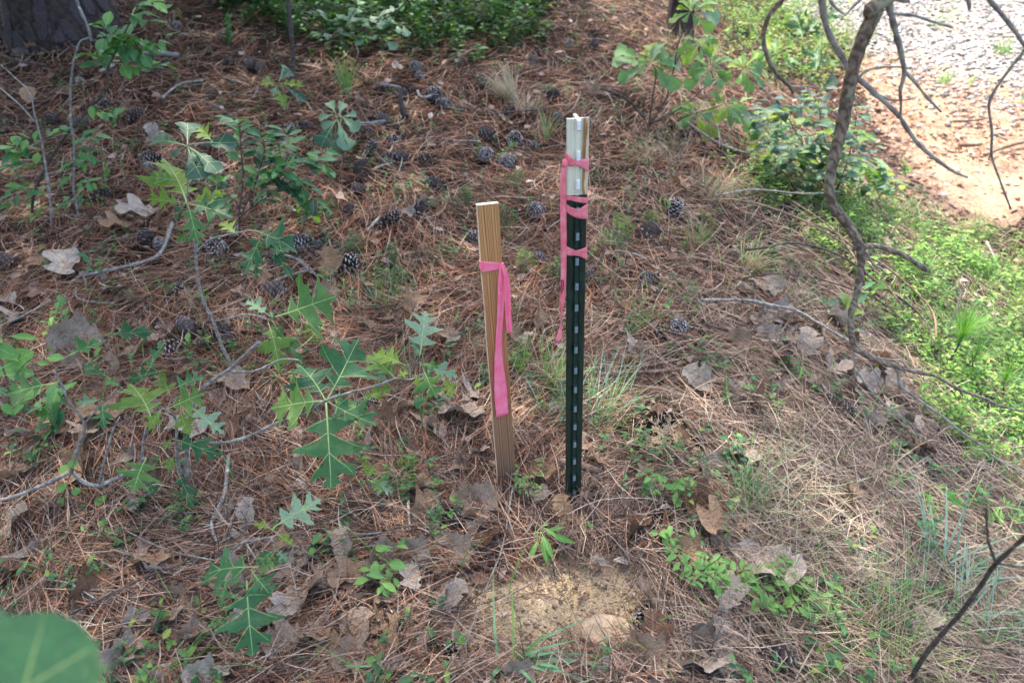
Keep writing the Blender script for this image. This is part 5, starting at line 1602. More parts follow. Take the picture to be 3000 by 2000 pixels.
    # grey green big oval leaves at the left edge
    r = shrub('bay_bush', (20, 1230), [([(20, 1228), (25, 1150, -.03), (10, 1080, -.05), (-10, 1000, -.06)], 3, 1.5), ([(25, 1150, -.03), (60, 1080, -.05), (110, 1040, -.06)], 2, 1)], [
        (0, 1080, 100, 1030, 'oval', -.06, 1.5), (10, 1100, 95, 1090, 'oval', -.05, 1.3), (-10, 1110, 35, 1060, 'oval', -.05, 1.2), (-20, 1010, 45, 1042, 'vine_oval', -.05, 1.4), (-20, 990, 5, 1000, 'vine_oval', -.05, 1.6), (0, 1130, -30, 1180, 'oval', -.04, 1.2),
        (20, 985, 108, 985, 'vine_oval', -.04, .6), (30, 1150, 70, 1130, 'oval', -.03, 1.2), (130, 1050, 185, 1045, 'vine_oval', -.05, 1.3), (140, 1180, 185, 1135, 'oval', -.03, 1.2), (145, 1150, 190, 1180, 'oval', -.03, .9), (110, 1200, 150, 1250, 'oval', -.02, 1.1),
        (0, 1180, 40, 1210, 'oval', -.02, 1.0), (20, 1160, -20, 1130, 'oval', -.02, 1.1), (105, 1060, 140, 1065, 'vine_oval', -.05, 1.1), (55, 1060, 20, 1020, 'oval', -.05, 1.2)],
        'clump of large oval grey green leaves cut by the left edge', cat='bush', bark='twig_brown', group=None)
    b = G(20, 1230)
    spray(r, path3([(10, 1200), (60, 1180), (150, 1170), (200, 1120)], b.y), 14, .05, 'oval')
    # heart shaped vine leaves bottom left
    r = shrub('greenbrier_vine', (228, 1512), [([(228, 1508), (208, 1460), (198, 1420), (210, 1370), (222, 1345)], 1.0, .6), ([(295, 1556), (297, 1520), (300, 1490)], .9, .6), ([(215, 1480), (175, 1520), (155, 1560)], .8, .5)], [], 'thin vine with round bright leaves at the lower left', cat='vine', bark='twig_brown')
    b = G(228, 1512)
    for (u, v, s, dy) in ((212, 1356, 40, 0), (188, 1370, 42, 0), (180, 1426, 42, 0), (222, 1438, 34, 0), (180, 1466, 30, 0), (241, 1480, 32, 0), (156, 1545, 50, 0), (293, 1462, 48, 0), (329, 1505, 46, 0), (126, 1763, 30, .0)):
        y0 = b.y if v < 1700 else G(u, v).y
        p = W(u - s * .35, v + s * .35, y0 + dy)
        t = Zp(u + s * .4, v - s * .3, depth(p) * (1 + .3 * s / F))
        put_leaf('heart', p, t, r, wscale=1.0)
    # right oak shrub with rounded leaves
    Kb = 'blackjack'
    L8 = []
    hubs = {(1910, 187): [(1800, 132), (1793, 168), (1815, 226), (1900, 112), (1932, 108), (1985, 258), (1958, 245), (1968, 152), (1870, 210), (1880, 140), (1945, 210), (2000, 180), (1850, 180)],
            (2081, 204): [(2012, 248), (2118, 255), (2147, 158), (2098, 108), (2058, 92), (2040, 160), (2130, 200), (2105, 160), (2070, 250), (2020, 190)],
            (2179, 204): [(2236, 132), (2196, 266), (2248, 245), (2246, 205), (2150, 168), (2160, 240), (2215, 190), (2180, 160)],
            (2272, 157): [(2336, 116), (2335, 196), (2290, 120), (2310, 160)],
            (2038, 332): [(2003, 292), (2086, 402), (2108, 322), (2052, 378), (2000, 340), (2060, 290), (2090, 340)],
            (2120, 306): [(2200, 322), (2110, 270), (2212, 380), (2164, 290), (2150, 345), (2180, 350), (2130, 340)],
            (2025, 34): [(2102, 12), (2114, 52), (2003, 62), (2086, 92), (2050, 10), (1990, 20), (2040, 70), (1975, 50), (2010, 0), (2100, -10)],
            (2050, 130): [(2010, 100), (2090, 150), (2030, 160), (2070, 110), (2000, 130), (2085, 120)]}
    for (hu, hv), tips in hubs.items():
        for (tu, tv) in tips:
            L8.append((hu + (tu - hu) * .12, hv + (tv - hv) * .12, tu, tv, Kb if rnd.random() < .8 else 'pale_obovate', rnd.uniform(-.05, .05), rnd.uniform(.85, 1.25)))
        for _ in range(9):
            aa = rnd.uniform(0, 6.28); rr_ = rnd.uniform(35, 75)
            L8.append((hu, hv, hu + rr_ * math.cos(aa), hv + rr_ * .8 * math.sin(aa), Kb, rnd.uniform(-.12, .12), rnd.uniform(.8, 1.2)))
    shrub('oak_shrub', (1898, 392), [
        ([(1897, 385), (1905, 340), (1910, 298), (1923, 213), (1910, 187)], 5, 2), ([(1903, 365), (1948, 298), (1961, 255), (1974, 204), (2000, 150), (2050, 130)], 4.5, 2), ([(1898, 385), (1957, 370), (2000, 345), (2038, 332)], 4, 1.8),
        ([(1890, 350), (1846, 298), (1808, 276), (1761, 260)], 6, 4), ([(1903, 365), (1990, 320), (2013, 306), (2055, 263), (2089, 238), (2081, 204)], 4, 1.5), ([(2089, 238), (2140, 215), (2179, 204), (2230, 185), (2272, 157)], 2.5, 1.2),
        ([(2038, 332), (2080, 320), (2120, 306)], 2, 1.2), ([(1974, 204), (1990, 120), (2025, 34), (2030, -30)], 3, 1.8), ([(1897, 370), (1885, 330), (1895, 270)], 2.5, 1.3), ([(1900, 380), (1935, 310), (1945, 240)], 2.5, 1.3)],
        L8, 'many stemmed oak shrub with rounded pale green leaves, upper right of the post', cat='shrub', bark='twig_dark', slope=.4)
    # dark green bush on the bank
    r = shrub('leafy_bush', (2440, 590), [
        ([(2440, 588), (2400, 500), (2350, 420), (2300, 330)], 4, 1.4), ([(2440, 585), (2430, 480), (2410, 380), (2395, 280)], 4, 1.2), ([(2440, 585), (2480, 480), (2500, 400), (2510, 330)], 3.5, 1.2), ([(2440, 588), (2370, 540), (2310, 460)], 3, 1.2)],
        [], 'dark leafy green bush on the bank behind the crooked branch', cat='bush', bark='twig_dark')
    b = G(2440, 590)
    for i in range(64):
        a = rnd.uniform(-1, 1); t = rnd.uniform(.15, 1)
        cu = 2425 + a * 170 - 40 * t + rnd.gauss(0, 22); cv = 575 - 300 * t * (1 - .25 * abs(a)) + rnd.gauss(0, 22)
        pts = [(cu, cv + 30, rnd.uniform(-.3, .3)), (cu + rnd.uniform(-30, 30), cv, rnd.uniform(-.2, .2)), (cu + rnd.uniform(-45, 45), cv - 30, rnd.uniform(-.2, .2))]
        spray(r, path3(pts, b.y), 7, .075, ['obovate', 'obovate', 'dark_oval', 'blackjack', 'lit_oval'])
    r = shrub('leafy_bush', (2560, 600), [([(2560, 598), (2590, 550), (2600, 500)], 2.5, 1), ([(2560, 598), (2620, 570), (2660, 540)], 2.5, 1)], [], 'smaller pale leaved bush at the edge of the orange sand', cat='bush', bark='twig_dark')
    b = G(2560, 600)
    for i in range(16):
        cu = rnd.uniform(2490, 2690); cv = rnd.uniform(470, 585)
        spray(r, path3([(cu, cv + 20), (cu + rnd.uniform(-25, 25), cv), (cu + rnd.uniform(-30, 30), cv - 25)], b.y + rnd.uniform(-.15, .15)), 6, .06, ['lit_oval', 'pale_obovate', 'lit_oval'])
    r = shrub('leggy_sapling', (2345, 300), [([(2345, 298), (2350, 200), (2352, 120), (2380, 60), (2420, 20)], 2.5, 1), ([(2345, 290), (2400, 200), (2410, 100), (2440, 40)], 2.5, 1)], [
        (2352, 120, 2335, 40, 'oak', 0, .7), (2360, 100, 2400, 60, 'oak', 0, .7), (2370, 70, 2350, 30, 'oak_bright', 0, .6), (2385, 150, 2420, 90, 'oak_bright', 0, .7), (2400, 120, 2470, 75, 'oak_bright', 0, .5), (2350, 170, 2385, 140, 'oak', 0, .9),
        (2390, 220, 2395, 130, 'oak', 0, .5), (2350, 200, 2310, 150, 'oak', 0, .7), (2400, 200, 2455, 165, 'oak_bright', 0, .6), (2350, 230, 2405, 240, 'oak', 0, .6), (2400, 110, 2380, 80, 'oak', 0, .8), (2420, 70, 2450, 20, 'oak', 0, .7)],
        'leggy sapling with small lobed leaves beside the gravel road', group='oak saplings', bark='twig_dark')
    # broad leaved plant behind the lower branch
    r = shrub('broad_leaf_plant', (2470, 940), [([(2470, 938), (2480, 880), (2500, 850)], 2, 1)], [(2470, 930, 2435, 870, 'obovate', 0, .9), (2475, 930, 2495, 865, 'blackjack', 0, .9), (2480, 935, 2530, 900, 'blackjack', 0, .8), (2450, 900, 2380, 862, 'oval', 0, .8),
        (2540, 860, 2600, 825, 'blackjack', .0, .8), (2470, 930, 2425, 900, 'obovate', 0, .9), (2475, 900, 2472, 840, 'lit_oval', 0, .9), (2480, 930, 2520, 930, 'blackjack', 0, .9), (2530, 850, 2560, 820, 'oval', 0, .8), (2500, 900, 2540, 850, 'oval', 0, 1.0)], 'broad leaved green plant behind the lower end of the branch', cat='plant')
    # lance leaved shoots
    for (bu, bv), tips, lab in (((1600, 1590), [(1545, 1655), (1570, 1580), (1640, 1570), (1690, 1590), (1625, 1645), (1610, 1530), (1660, 1540), (1560, 1560), (1590, 1620), (1612, 1660)], 'short shoot of narrow pointed leaves in front of the metal post'),
                                ((1712, 1575), [(1707, 1538), (1742, 1550), (1720, 1545)], 'three small pointed leaves right of the narrow leaved shoot'),
                                ((2760, 1490), [(2700, 1450), (2730, 1530), (2750, 1525), (2705, 1470), (2820, 1440), (2850, 1495), (2800, 1510), (2690, 1440), (2780, 1420), (2740, 1445), (2830, 1470), (2715, 1480)], 'fan of bright bamboo like leaves at the lower right'),
                                ((2350, 1120), [(2350, 1080), (2385, 1105), (2345, 1110), (2360, 1075)], 'tiny upright shoot on the slope below the branch'),
                                ((2960, 1520), [(2905, 1490), (2930, 1560), (2990, 1480), (3010, 1540), (2940, 1450), (2900, 1540), (2985, 1500), (2960, 1460), (3020, 1500)], 'bright narrow leaved shoot cut by the right edge'),
                                ((2640, 1420), [(2605, 1395), (2650, 1430), (2640, 1380), (2690, 1400), (2600, 1440)], 'shoot of narrow leaves above the bamboo like fan'),
                                ((1950, 640 - 18), [(1930, 600), (1965, 595), (1945, 590), (1975, 610)], 'small bright shoot on the slope beside a cone')):
        b = Gh(bu, bv, .03)
        rt = empty('leafy_shoot', b); tag(rt, lab, 'shoot', 'narrow leaved shoots')
        mb = MB(); mid = W((bu + tips[0][0]) / 2, bv - 60, b.y); line_tube(mb, [b, b.lerp(mid, .5) + Vector((.004, 0, 0)), mid], .0012, .0008); mb.build('stem', M['vein'], rt)
        for (tu, tv) in tips:
            p = mid.lerp(b, rnd.uniform(0, .5)); p = p.lerp(Zp(tu, tv, depth(p)), .22); pz = depth(p)
            put_leaf('lance', p, Zp(tu, tv, pz * (1 + .4 * (bv - 40 - tv) / F)), rt, wscale=1.25)
    # creeping vine patches
    def creeper(name, spots, label, n, sz):
        rt = empty(name, G(*spots[0])); tag(rt, label, 'creeping plant', None)
        for j, (a, bb) in enumerate(zip(spots[:-1], spots[1:])):
            P0 = G(*a); P1 = G(*bb)
            pts = [P0 + Vector((0, 0, .05)), P0.lerp(P1, .5) + Vector((rnd.uniform(-.02, .02), rnd.uniform(-.02, .02), .07)), P1 + Vector((0, 0, .05))]
            mb = MB(); line_tube(mb, pts, .0009, .0008); mb.build('stem', M['twig_brown'], rt)
            spray(rt, pts, int(n * 1.4), sz * 1.15, 'vine_oval')
        return rt
    creeper('creeping_vine', [(1990, 1660), (2060, 1700), (2130, 1730), (2200, 1770), (2290, 1760), (2380, 1790), (2440, 1830)], 'creeping vine of small pale green leaves crossing the litter at lower right', 9, .024)
    creeper('creeping_vine', [(2010, 1690), (2080, 1740), (2160, 1760), (2220, 1830), (2270, 1820), (2330, 1800)], 'second strand of creeping vine just in front of the first at lower right', 9, .023)
    creeper('creeping_vine', [(2000, 1760), (2040, 1720), (2110, 1780), (2200, 1720), (2300, 1740), (2310, 1690)], 'tangled third strand of pale leaved vine beside the large grey leaf', 8, .022)
    creeper('creeping_vine', [(1925, 1610), (1950, 1640), (1985, 1660), (1995, 1720)], 'short vine strand at the edge of the sand patch', 6, .024)
    creeper('creeping_vine', [(1870, 1430), (1900, 1480), (1950, 1470), (1985, 1500), (1990, 1450)], 'loose vine strand right of the foot of the metal post', 6, .026)
    creeper('creeping_vine', [(1465, 1415), (1500, 1430), (1520, 1450), (1560, 1465), (1590, 1430), (1570, 1390)], 'fine reddish vine with tiny leaves at the foot of the stake', 5, .013)
    creeper('creeping_vine', [(1500, 1440), (1520, 1480), (1555, 1500), (1580, 1470)], 'little vine strand between the feet of stake and post', 5, .013)
    creeper('creeping_vine', [(1160, 1650), (1145, 1690), (1165, 1730), (1140, 1760), (1100, 1710)], 'small vine of round leaves left of the bare sand', 4, .034)
    # leaves close to the lens at the bottom left corner
    root = empty('near_oak_leaf', Zp(-250, 2300, .50)); tag(root, 'large blurred green oak leaf close to the lens in the bottom left corner', 'leaf')
    leaf_shape('near', [(0, .01, 0), (.1, .12, .12), (.2, .24, .22), (.32, .31, .33), (.42, .36, .46), (.5, .30, .50), (.6, .36, .62), (.7, .38, .74), (.78, .28, .77), (.88, .24, .92), (.95, .12, .99), (1, 0, 1)],
               [M['near'], M['vein']], fold=.12, droop=.2, wave=.07, veins=[(.18, .3, .32), (.3, .36, .46), (.42, .36, .6), (.55, .38, .74), (.7, .25, .9)], seed=5)
    put_leaf('near', Zp(-420, 2400, .34), Zp(190, 1905, .34), root, nrm=(-.1, -.75, .75), wscale=1.0)
    mb = MB(); pb = G(-400, 2150); line_tube(mb, [pb, pb.lerp(Zp(-500, 2500, .34), .6) + Vector((-.03, 0, 0)), Zp(-422, 2402, .34)], .004, .002); mb.build('stem', M['twig_grey'], root)
plants()

# ------------------------------------------------------------------ the crooked branch and other bare wood
def crooked_tree():
    base = Vector((1.62, 0.95, hz(1.62, .95)))
    root = empty('crooked_tree', base); tag(root, 'crooked mossy bare branch curving down through the upper right', 'tree branch')
    mb = MB()
    pts = [base - Vector((0, 0, .1)), base + Vector((-.02, .02, .6)), base + Vector((.03, 0, 1.3)), base + Vector((.0, .02, 2.2)), base + Vector((.08, .05, 3.2))]
    line_tube(mb, pts, .055, .02, sides=10, seed=1); mb.build('trunk', M['branch'], root)
    def Z(v): return 0.93 + (v / 1000.0) * 0.42
    def zline(L): return [Zp(p[0], p[1], (p[2] if len(p) > 2 else Z(p[1]))) for p in L]
    main = [(2591, 0), (2566, 34), (2527, 115), (2502, 191), (2485, 272), (2464, 383), (2442, 468), (2429, 544), (2438, 595), (2468, 638), (2489, 667), (2519, 722), (2523, 773), (2510, 858), (2493, 922), (2495, 982), (2510, 1020), (2553, 1046),
            (2617, 1071), (2680, 1088), (2740, 1101), (2808, 1139), (2889, 1169), (2936, 1190), (3000, 1205), (3080, 1225)]
    wd = [44, 42, 40, 38, 37, 35, 31, 29, 28, 27, 25, 25, 21, 19, 17, 17, 19, 17, 15, 13, 10, 9, 8, 7, 6, 5]
    P = zline(main)
    r = [w / 2 * depth(p) / F for w, p in zip(wd, P)]
    tr = base + Vector((.0, .02, 1.75))
    P = [tr, tr.lerp(P[0], .45) + Vector((0, 0, .12)), tr.lerp(P[0], .8) + Vector((0, 0, .10))] + P
    r = [.016, .0125, .0115] + r
    q = smooth_line([tuple(p) + (w,) for p, w in zip(P, r)], 4)
    rr = random.Random(3)
    mb = MB(); mb.tube([Vector(p[:3]) for p in q], [p[3] * (1 + rr.uniform(-.06, .10)) for p in q], 12, rough=.05, seed=2); mb.build('branch', M['branch'], root)
    subs = [
        ([(2500, 727), (2535, 722), (2574, 722), (2638, 744), (2689, 773), (2717, 793)], 18, 13, 'branch'),
        ([(2540, 739), (2557, 773), (2587, 790), (2587, 815)], 7, 3, 'branch_grey'),
        ([(2404, -30), (2417, 64), (2447, 136), (2476, 183), (2493, 221), (2523, 238), (2566, 276), (2630, 336), (2664, 387), (2702, 434), (2761, 481), (2800, 506), (2834, 519)], 19, 7, 'branch_grey'),
        ([(2600, 10), (2608, 30), (2621, 85), (2638, 149), (2649, 213), (2638, 264), (2640, 298), (2638, 336)], 17, 5, 'branch_grey'),
        ([(2600, 40), (2640, 43), (2681, 47), (2732, 64), (2791, 81)], 8, 5, 'branch_grey'),
        ([(2649, 208), (2681, 242), (2715, 285), (2757, 328)], 8, 6, 'branch_grey'),
        ([(2510, 236), (2528, 215), (2553, 202), (2604, 196), (2647, 198), (2676, 202)], 8, 3, 'branch_grey'),
        ([(2566, 276), (2590, 285), (2612, 293), (2655, 293), (2694, 280)], 7, 3, 'branch_grey'),
        ([(2330, -120), (2310, -30), (2293, 0), (2255, 43), (2238, 94), (2238, 132), (2255, 183), (2276, 217), (2315, 255), (2324, 274)], 15, 8, 'branch'),
        ([(2313, 253), (2350, 254), (2400, 255)], 5, 3, 'branch_grey'),
        ([(2276, 217), (2268, 235), (2258, 248)], 4, 2, 'branch_grey'),
        ([(2495, 982), (2502, 1050), (2506, 1114)], 6, 4, 'branch_grey'),
        ([(2506, 1080), (2553, 1148), (2617, 1203), (2672, 1245), (2689, 1297)], 6, 4, 'branch_grey'),
        ([(2545, 1060), (2570, 1100), (2590, 1120)], 5, 3, 'branch_grey'),
        ([(2622, 1074), (2630, 1090), (2640, 1130), (2689, 1169), (2761, 1220), (2825, 1271), (2876, 1305), (2906, 1334), (2960, 1365), (3030, 1395)], 11, 5, 'branch_grey'),
        ([(2660, 1083), (2651, 1068), (2638, 1054), (2600, 1052), (2560, 1044)], 6, 4, 'branch_grey'),
        ([(2485, 272), (2520, 300)], 6, 3, 'branch_grey'),
        ([(2540, -20), (2500, 20), (2475, 48)], 8, 3, 'branch_grey'),
        ([(2430, 0), (2450, 25), (2478, 46)], 8, 4, 'branch_grey'),
        ([(2590, -10), (2640, 0), (2665, 6)], 12, 8, 'branch_grey'),
        ([(2872, -30), (2936, 43), (2978, 98), (3000, 132), (3004, 142), (2985, 170), (2957, 204), (2910, 272), (2897, 315), (2906, 383), (2906, 459), (2931, 532), (2961, 612)], 12, 5, 'branch_grey'),
        ([(2908, 395), (2930, 402), (2952, 412)], 4, 2, 'branch_grey'), ([(2906, 440), (2896, 470)], 5, 3, 'branch_grey'), ([(2825, -20), (2838, 8), (2840, 30)], 10, 8, 'branch_grey')]
    for i, (L, w0, w1, mt) in enumerate(subs):
        P = zline(L); n = len(P)
        if L[0][1] < -25:            # reaches up to the trunk
            up_ = (P[0] - P[1]).normalized()
            up_ = (up_ + Vector((.15, 0, .6))).normalized()
            P = [tr + Vector((0, 0, .25 + .03 * i)), tr.lerp(P[0] + up_ * .35, .6) + Vector((0, 0, .12)), P[0] + up_ * .30, P[0] + (P[0] - P[1]).normalized() * .12] + P; n += 4
        rad = [(w0 + (w1 - w0) * k / (n - 1)) / 2 * 1.15 / F for k in range(n)]
        q = smooth_line([tuple(p) + (w,) for p, w in zip(P, rad)], 4)
        rr = random.Random(i)
        mb = MB(); mb.tube([Vector(p[:3]) for p in q], [p[3] * (1 + rr.uniform(-.1, .28)) for p in q], 8, rough=.08, seed=i)
        # small buds and stubs along it
        for k in range(3, len(q) - 2, 5):
            p = Vector(q[k][:3]); d = Vector((rr.uniform(-1, 1), rr.uniform(-.3, .3), rr.uniform(-1, 1))).normalized()
            mb.tube([p, p + d * rr.uniform(.004, .010)], [q[k][3] * .7, q[k][3] * .35], 5)
        mb.build('twig', M[mt], root)
crooked_tree()

def bare_stem():
    b = G(2668, 1985)
    root = empty('bare_stem', b); tag(root, 'dark bare forked stem rising out of focus at the bottom right corner', 'stem')
    def zl(L): return [Zp(u, v, 1.25 - (1985 - v) / 410 * .38) for u, v in L]
    for i, (L, w0, w1) in enumerate((([(2670, 1990), (2702, 1929), (2748, 1870), (2816, 1793), (2872, 1717), (2918, 1649), (3000, 1576), (3120, 1470)], 13, 10), ([(2918, 1649), (2900, 1600), (2893, 1572), (2889, 1487)], 6, 4),
                                     ([(2918, 1649), (2960, 1655), (3010, 1662), (3080, 1668)], 5, 4), ([(2748, 1872), (2790, 1885), (2850, 1895), (3010, 1917)], 5, 4))):
        P = zl(L)
        if i == 0: P[0] = b - Vector((0, 0, .02))
        mb = MB(); line_tube(mb, P, w0 / 2 * .0006, w1 / 2 * .00055, sides=8, seed=i, knob=.2); mb.build('stem' if i == 0 else 'twig', M['twig_dark'], root)
bare_stem()

STICKS = []
def stick(L, w0, w1, bark, label, h0=.012, name='fallen_stick', group='fallen sticks'):
    P = []
    for i, p in enumerate(L):
        g = G(p[0], p[1]); P.append(g + Vector((0, 0, h0 + .022 + (p[2] if len(p) > 2 else 0))))
    zc = depth(P[len(P) // 2])
    o = P[len(P) // 2].copy()
    mb = MB(); line_tube(mb, P, w0 / 2 * zc / F, w1 / 2 * zc / F, sides=7, seed=len(STICKS), knob=.3)
    ob = mb.build(name, M[bark], None, origin=o)
    tag(ob, label, 'stick', group); STICKS.append(ob)
for a in (
    ([(-60, 1000), (9, 982), (77, 952), (132, 922), (160, 905)], 7, 5, 'twig_grey', 'smooth grey stick entering from the left edge'),
    ([(242, 841), (323, 824), (425, 799), (481, 769), (519, 705, .03)], 8, 10, 'twig_lichen', 'long scaly pale stick lying left of the tall sapling', .02),
    ([(232, 868), (238, 900), (298, 912), (345, 914)], 5, 5, 'twig_grey', 'short hooked twig below the long scaly stick'),
    ([(766, 772), (808, 767), (872, 782), (919, 826)], 7, 6, 'twig_grey', 'scaly grey twig bending round under the hanging lobed leaves'),
    ([(787, 860), (834, 837), (893, 820), (936, 812)], 7, 6, 'twig_lichen', 'scaly twig lying over a cone left of the stake'),
    ([(880, 780), (912, 810), (935, 838)], 6, 5, 'twig_grey', 'short scaly twig crossing behind the lobed leaf'),
    ([(400, 172), (459, 176), (523, 183)], 12, 13, 'twig_lichen', 'white lichened stick at the upper left', .02),
    ([(-40, 172), (0, 179), (55, 200), (140, 213)], 10, 8, 'twig_dark', 'dark stick at the left edge below the pine trunk', .02),
    ([(300, 232), (335, 215), (340, 212)], 8, 8, 'twig_lichen', 'short pale chip of branch under the bent shrub', .02),
    ([(544, 330), (595, 325), (659, 353), (706, 387)], 5, 6, 'twig_dark', 'thin curved twig above the oval leaved bush', .03),
    ([(481, 306), (510, 280), (540, 262), (600, 255)], 7, 6, 'twig_grey', 'forked grey stick in the straw, upper left'),
    ([(51, 543), (140, 532), (191, 523)], 6, 4, 'twig_grey', 'grey twig behind the leaning shrub at the left'),
    ([(160, 596), (230, 593), (319, 600)], 6, 4, 'twig_dark', 'dark twig lying across the thin stems at the left'),
    ([(1225, 290), (1232, 305), (1248, 309), (1270, 302)], 7, 8, 'twig_lichen', 'small pale hooked twig among the cones', .02),
    ([(1051, 387), (1090, 386), (1132, 379)], 8, 8, 'twig_lichen', 'straight pale stick left of the cone cluster', .02),
    ([(1110, 270), (1145, 274), (1175, 280)], 8, 6, 'twig_grey', 'grey stick joining two cones near the broken stub', .02),
    ([(1298, 425), (1340, 434), (1380, 433), (1408, 436)], 5, 4, 'twig_grey', 'thin twig left of the cones behind the post top'),
    ([(1077, 707), (1095, 688), (1118, 662)], 9, 6, 'twig_grey', 'slanting grey stick left of the top of the stake', .02),
    ([(1095, 520), (1120, 508), (1150, 500)], 7, 6, 'twig_lichen', 'pale bent twig between two cones above the stake'),
    ([(1170, 535), (1178, 505), (1180, 490)], 3, 3, 'twig_lichen', 'thin pale upright twig above the wooden stake', .02),
    ([(1430, 360), (1520, 350), (1600, 345), (1640, 325)], 5, 4, 'twig_dark', 'thin dark twig behind the white post top', .02),
    ([(1800, 758), (1851, 767), (1893, 784)], 7, 5, 'twig_grey', 'short grey twig right of the post'),
    ([(1749, 1133), (1808, 1126), (1900, 1122), (1985, 1117)], 10, 8, 'twig_brown', 'straight tan stick lying right of the metal post', .02),
    ([(1710, 1114), (1740, 1116), (1787, 1122)], 6, 5, 'twig_grey', 'thin grey twig touching the tan stick behind the post'),
    ([(1640, 1388), (1700, 1400), (1757, 1414)], 26, 18, 'twig_brown', 'thick weathered piece of wood behind the foot of the post', .02),
    ([(1527, 1678), (1570, 1662), (1617, 1649), (1670, 1628), (1714, 1606)], 11, 8, 'twig_brown', 'brown stick at the upper edge of the sand patch', .015),
    ([(1502, 1457), (1489, 1547), (1468, 1653), (1425, 1759), (1361, 1938)], 5, 4, 'twig_grey', 'long thin straight twig running over the sand to the stake', .02),
    ([(1200, 1806), (1276, 1776), (1391, 1729)], 9, 9, 'twig_brown', 'half buried stick on the left of the sand patch', .006),
    ([(1204, 1430), (1200, 1500), (1206, 1589)], 9, 8, 'twig_grey', 'scaly stick standing among brown leaves left of the stake foot', .02),
    ([(680, 1368), (668, 1483), (634, 1559), (640, 1606), (650, 1620)], 11, 9, 'twig_lichen', 'pale smooth stick right of the near sapling', .02),
    ([(230, 1850), (319, 1806), (446, 1742), (520, 1715), (595, 1685)], 8, 5, 'twig_dark', 'long dark twig slanting across the bottom left', .035),
    ([(160, 1744), (200, 1748), (238, 1759), (306, 1802)], 4, 4, 'twig_lichen', 'thin pale curved twig at the bottom left', .03),
    ([(390, 1600), (470, 1640), (560, 1670), (640, 1685)], 4, 3, 'twig_grey', 'fine grey twig behind the drooping seedling', .03),
    ([(1000, 1560), (1030, 1600), (1200, 1590)], 6, 4, 'twig_grey', 'crooked grey twig among the leaf litter at bottom centre', .02),
    ([(330, 1990), (345, 1930), (380, 1880)], 8, 6, 'twig_dark', 'dark knobbly twig beside the blurred leaf', .03),
    ([(2043, 935), (2120, 934), (2191, 937), (2238, 948), (2319, 965), (2383, 1003), (2447, 1041), (2502, 1075)], 9, 6, 'twig_grey', 'long dead branch lying down the slope under the crooked branch', .05),
    ([(2064, 984), (2128, 1003), (2183, 1041)], 10, 6, 'twig_dark', 'stubby dark stick below the long dead branch', .02),
    ([(2162, 670), (2255, 701), (2340, 735), (2425, 769), (2500, 830), (2560, 860), (2640, 930), (2700, 1000), (2708, 1080)], 7, 5, 'twig_brown', 'thin arching runner over the green cover', .10),
    ([(2170, 807), (2230, 800), (2298, 786), (2383, 799), (2468, 837), (2553, 905), (2638, 965), (2689, 1020), (2706, 1088)], 8, 5, 'twig_dark', 'thin dark runner arching behind the lower branch', .08),
    ([(2040, 690), (2150, 690), (2290, 730), (2420, 800), (2520, 880), (2600, 990)], 5, 4, 'twig_brown', 'thin twig arching from the crest to the lower branch', .12),
    ([(2080, 660), (2200, 640), (2330, 650), (2440, 640)], 5, 4, 'twig_grey', 'pale runner crossing behind the knee of the branch', .10),
    ([(2300, 690), (2400, 760), (2470, 850), (2500, 930)], 5, 3, 'twig_brown', 'short arching runner meeting the lower branch', .12),
    ([(2130, 900), (2260, 880), (2400, 900), (2560, 960), (2660, 1060)], 5, 3, 'twig_dark', 'dark runner low over the slope leaves', .08),
    ([(2000, 395), (2060, 440), (2120, 475), (2200, 500)], 6, 4, 'twig_grey', 'grey fallen twig below the round leaved shrub', .05),
    ([(2090, 390), (2100, 430), (2102, 470)], 5, 4, 'twig_grey', 'short upright grey twig under the round leaved shrub', .04),
    ([(2110, 475), (2135, 505), (2150, 530)], 8, 6, 'twig_dark', 'dark broken stick at the top of the green cover', .03),
    ([(2460, 480), (2510, 500), (2550, 518)], 9, 6, 'twig_grey', 'grey stick under the dark leafy bush', .04),
    ([(2375, 550), (2395, 530), (2420, 548)], 6, 5, 'twig_grey', 'small forked grey stick at the foot of the leafy bush', .04),
    ([(2785, 370), (2840, 368), (2890, 360)], 8, 5, 'twig_brown', 'reddish stick lying on the clay', .01),
    ([(2880, 470), (2940, 445), (3000, 430)], 9, 9, 'twig_brown', 'dark brown stick across the clay at the right edge', .01),
    ([(2800, 440), (2850, 440), (2870, 436)], 12, 8, 'twig_brown', 'short thick brown chip on the clay', .01),
    ([(2745, 1030), (2780, 960), (2800, 900), (2822, 870)], 7, 5, 'twig_dark', 'leaning dark shoot in the bright green cover', .05),
    ([(2880, 730), (2900, 770), (2915, 800)], 7, 4, 'twig_grey', 'pale stick in the green cover near the right edge', .02),
    ([(0, 1145 * 1.2755), (-1, 1461)], 1, 1, 'twig_grey', '') ,
    ):
    if not a[4]: continue
    stick(*a)

# broken stub standing among the cones
def stub():
    b = G(1185, 348); root_l = []
    mb = MB()
    mb.tube([b - Vector((0, 0, .02)), b + Vector((-.004, 0, .05)), b + Vector((-.012, .0, .09)), b + Vector((-.010, 0, .14))], [.022, .016, .012, .009], 8, rough=.18, seed=3)
    mb.tube([b + Vector((-.010, 0, .10)), b + Vector((-.05, .01, .13))], [.007, .004], 6, rough=.15)
    tag(mb.build('broken_stub', M['twig_dark'], None, origin=b), 'dark broken stub standing up among the cones', 'stub')
stub()
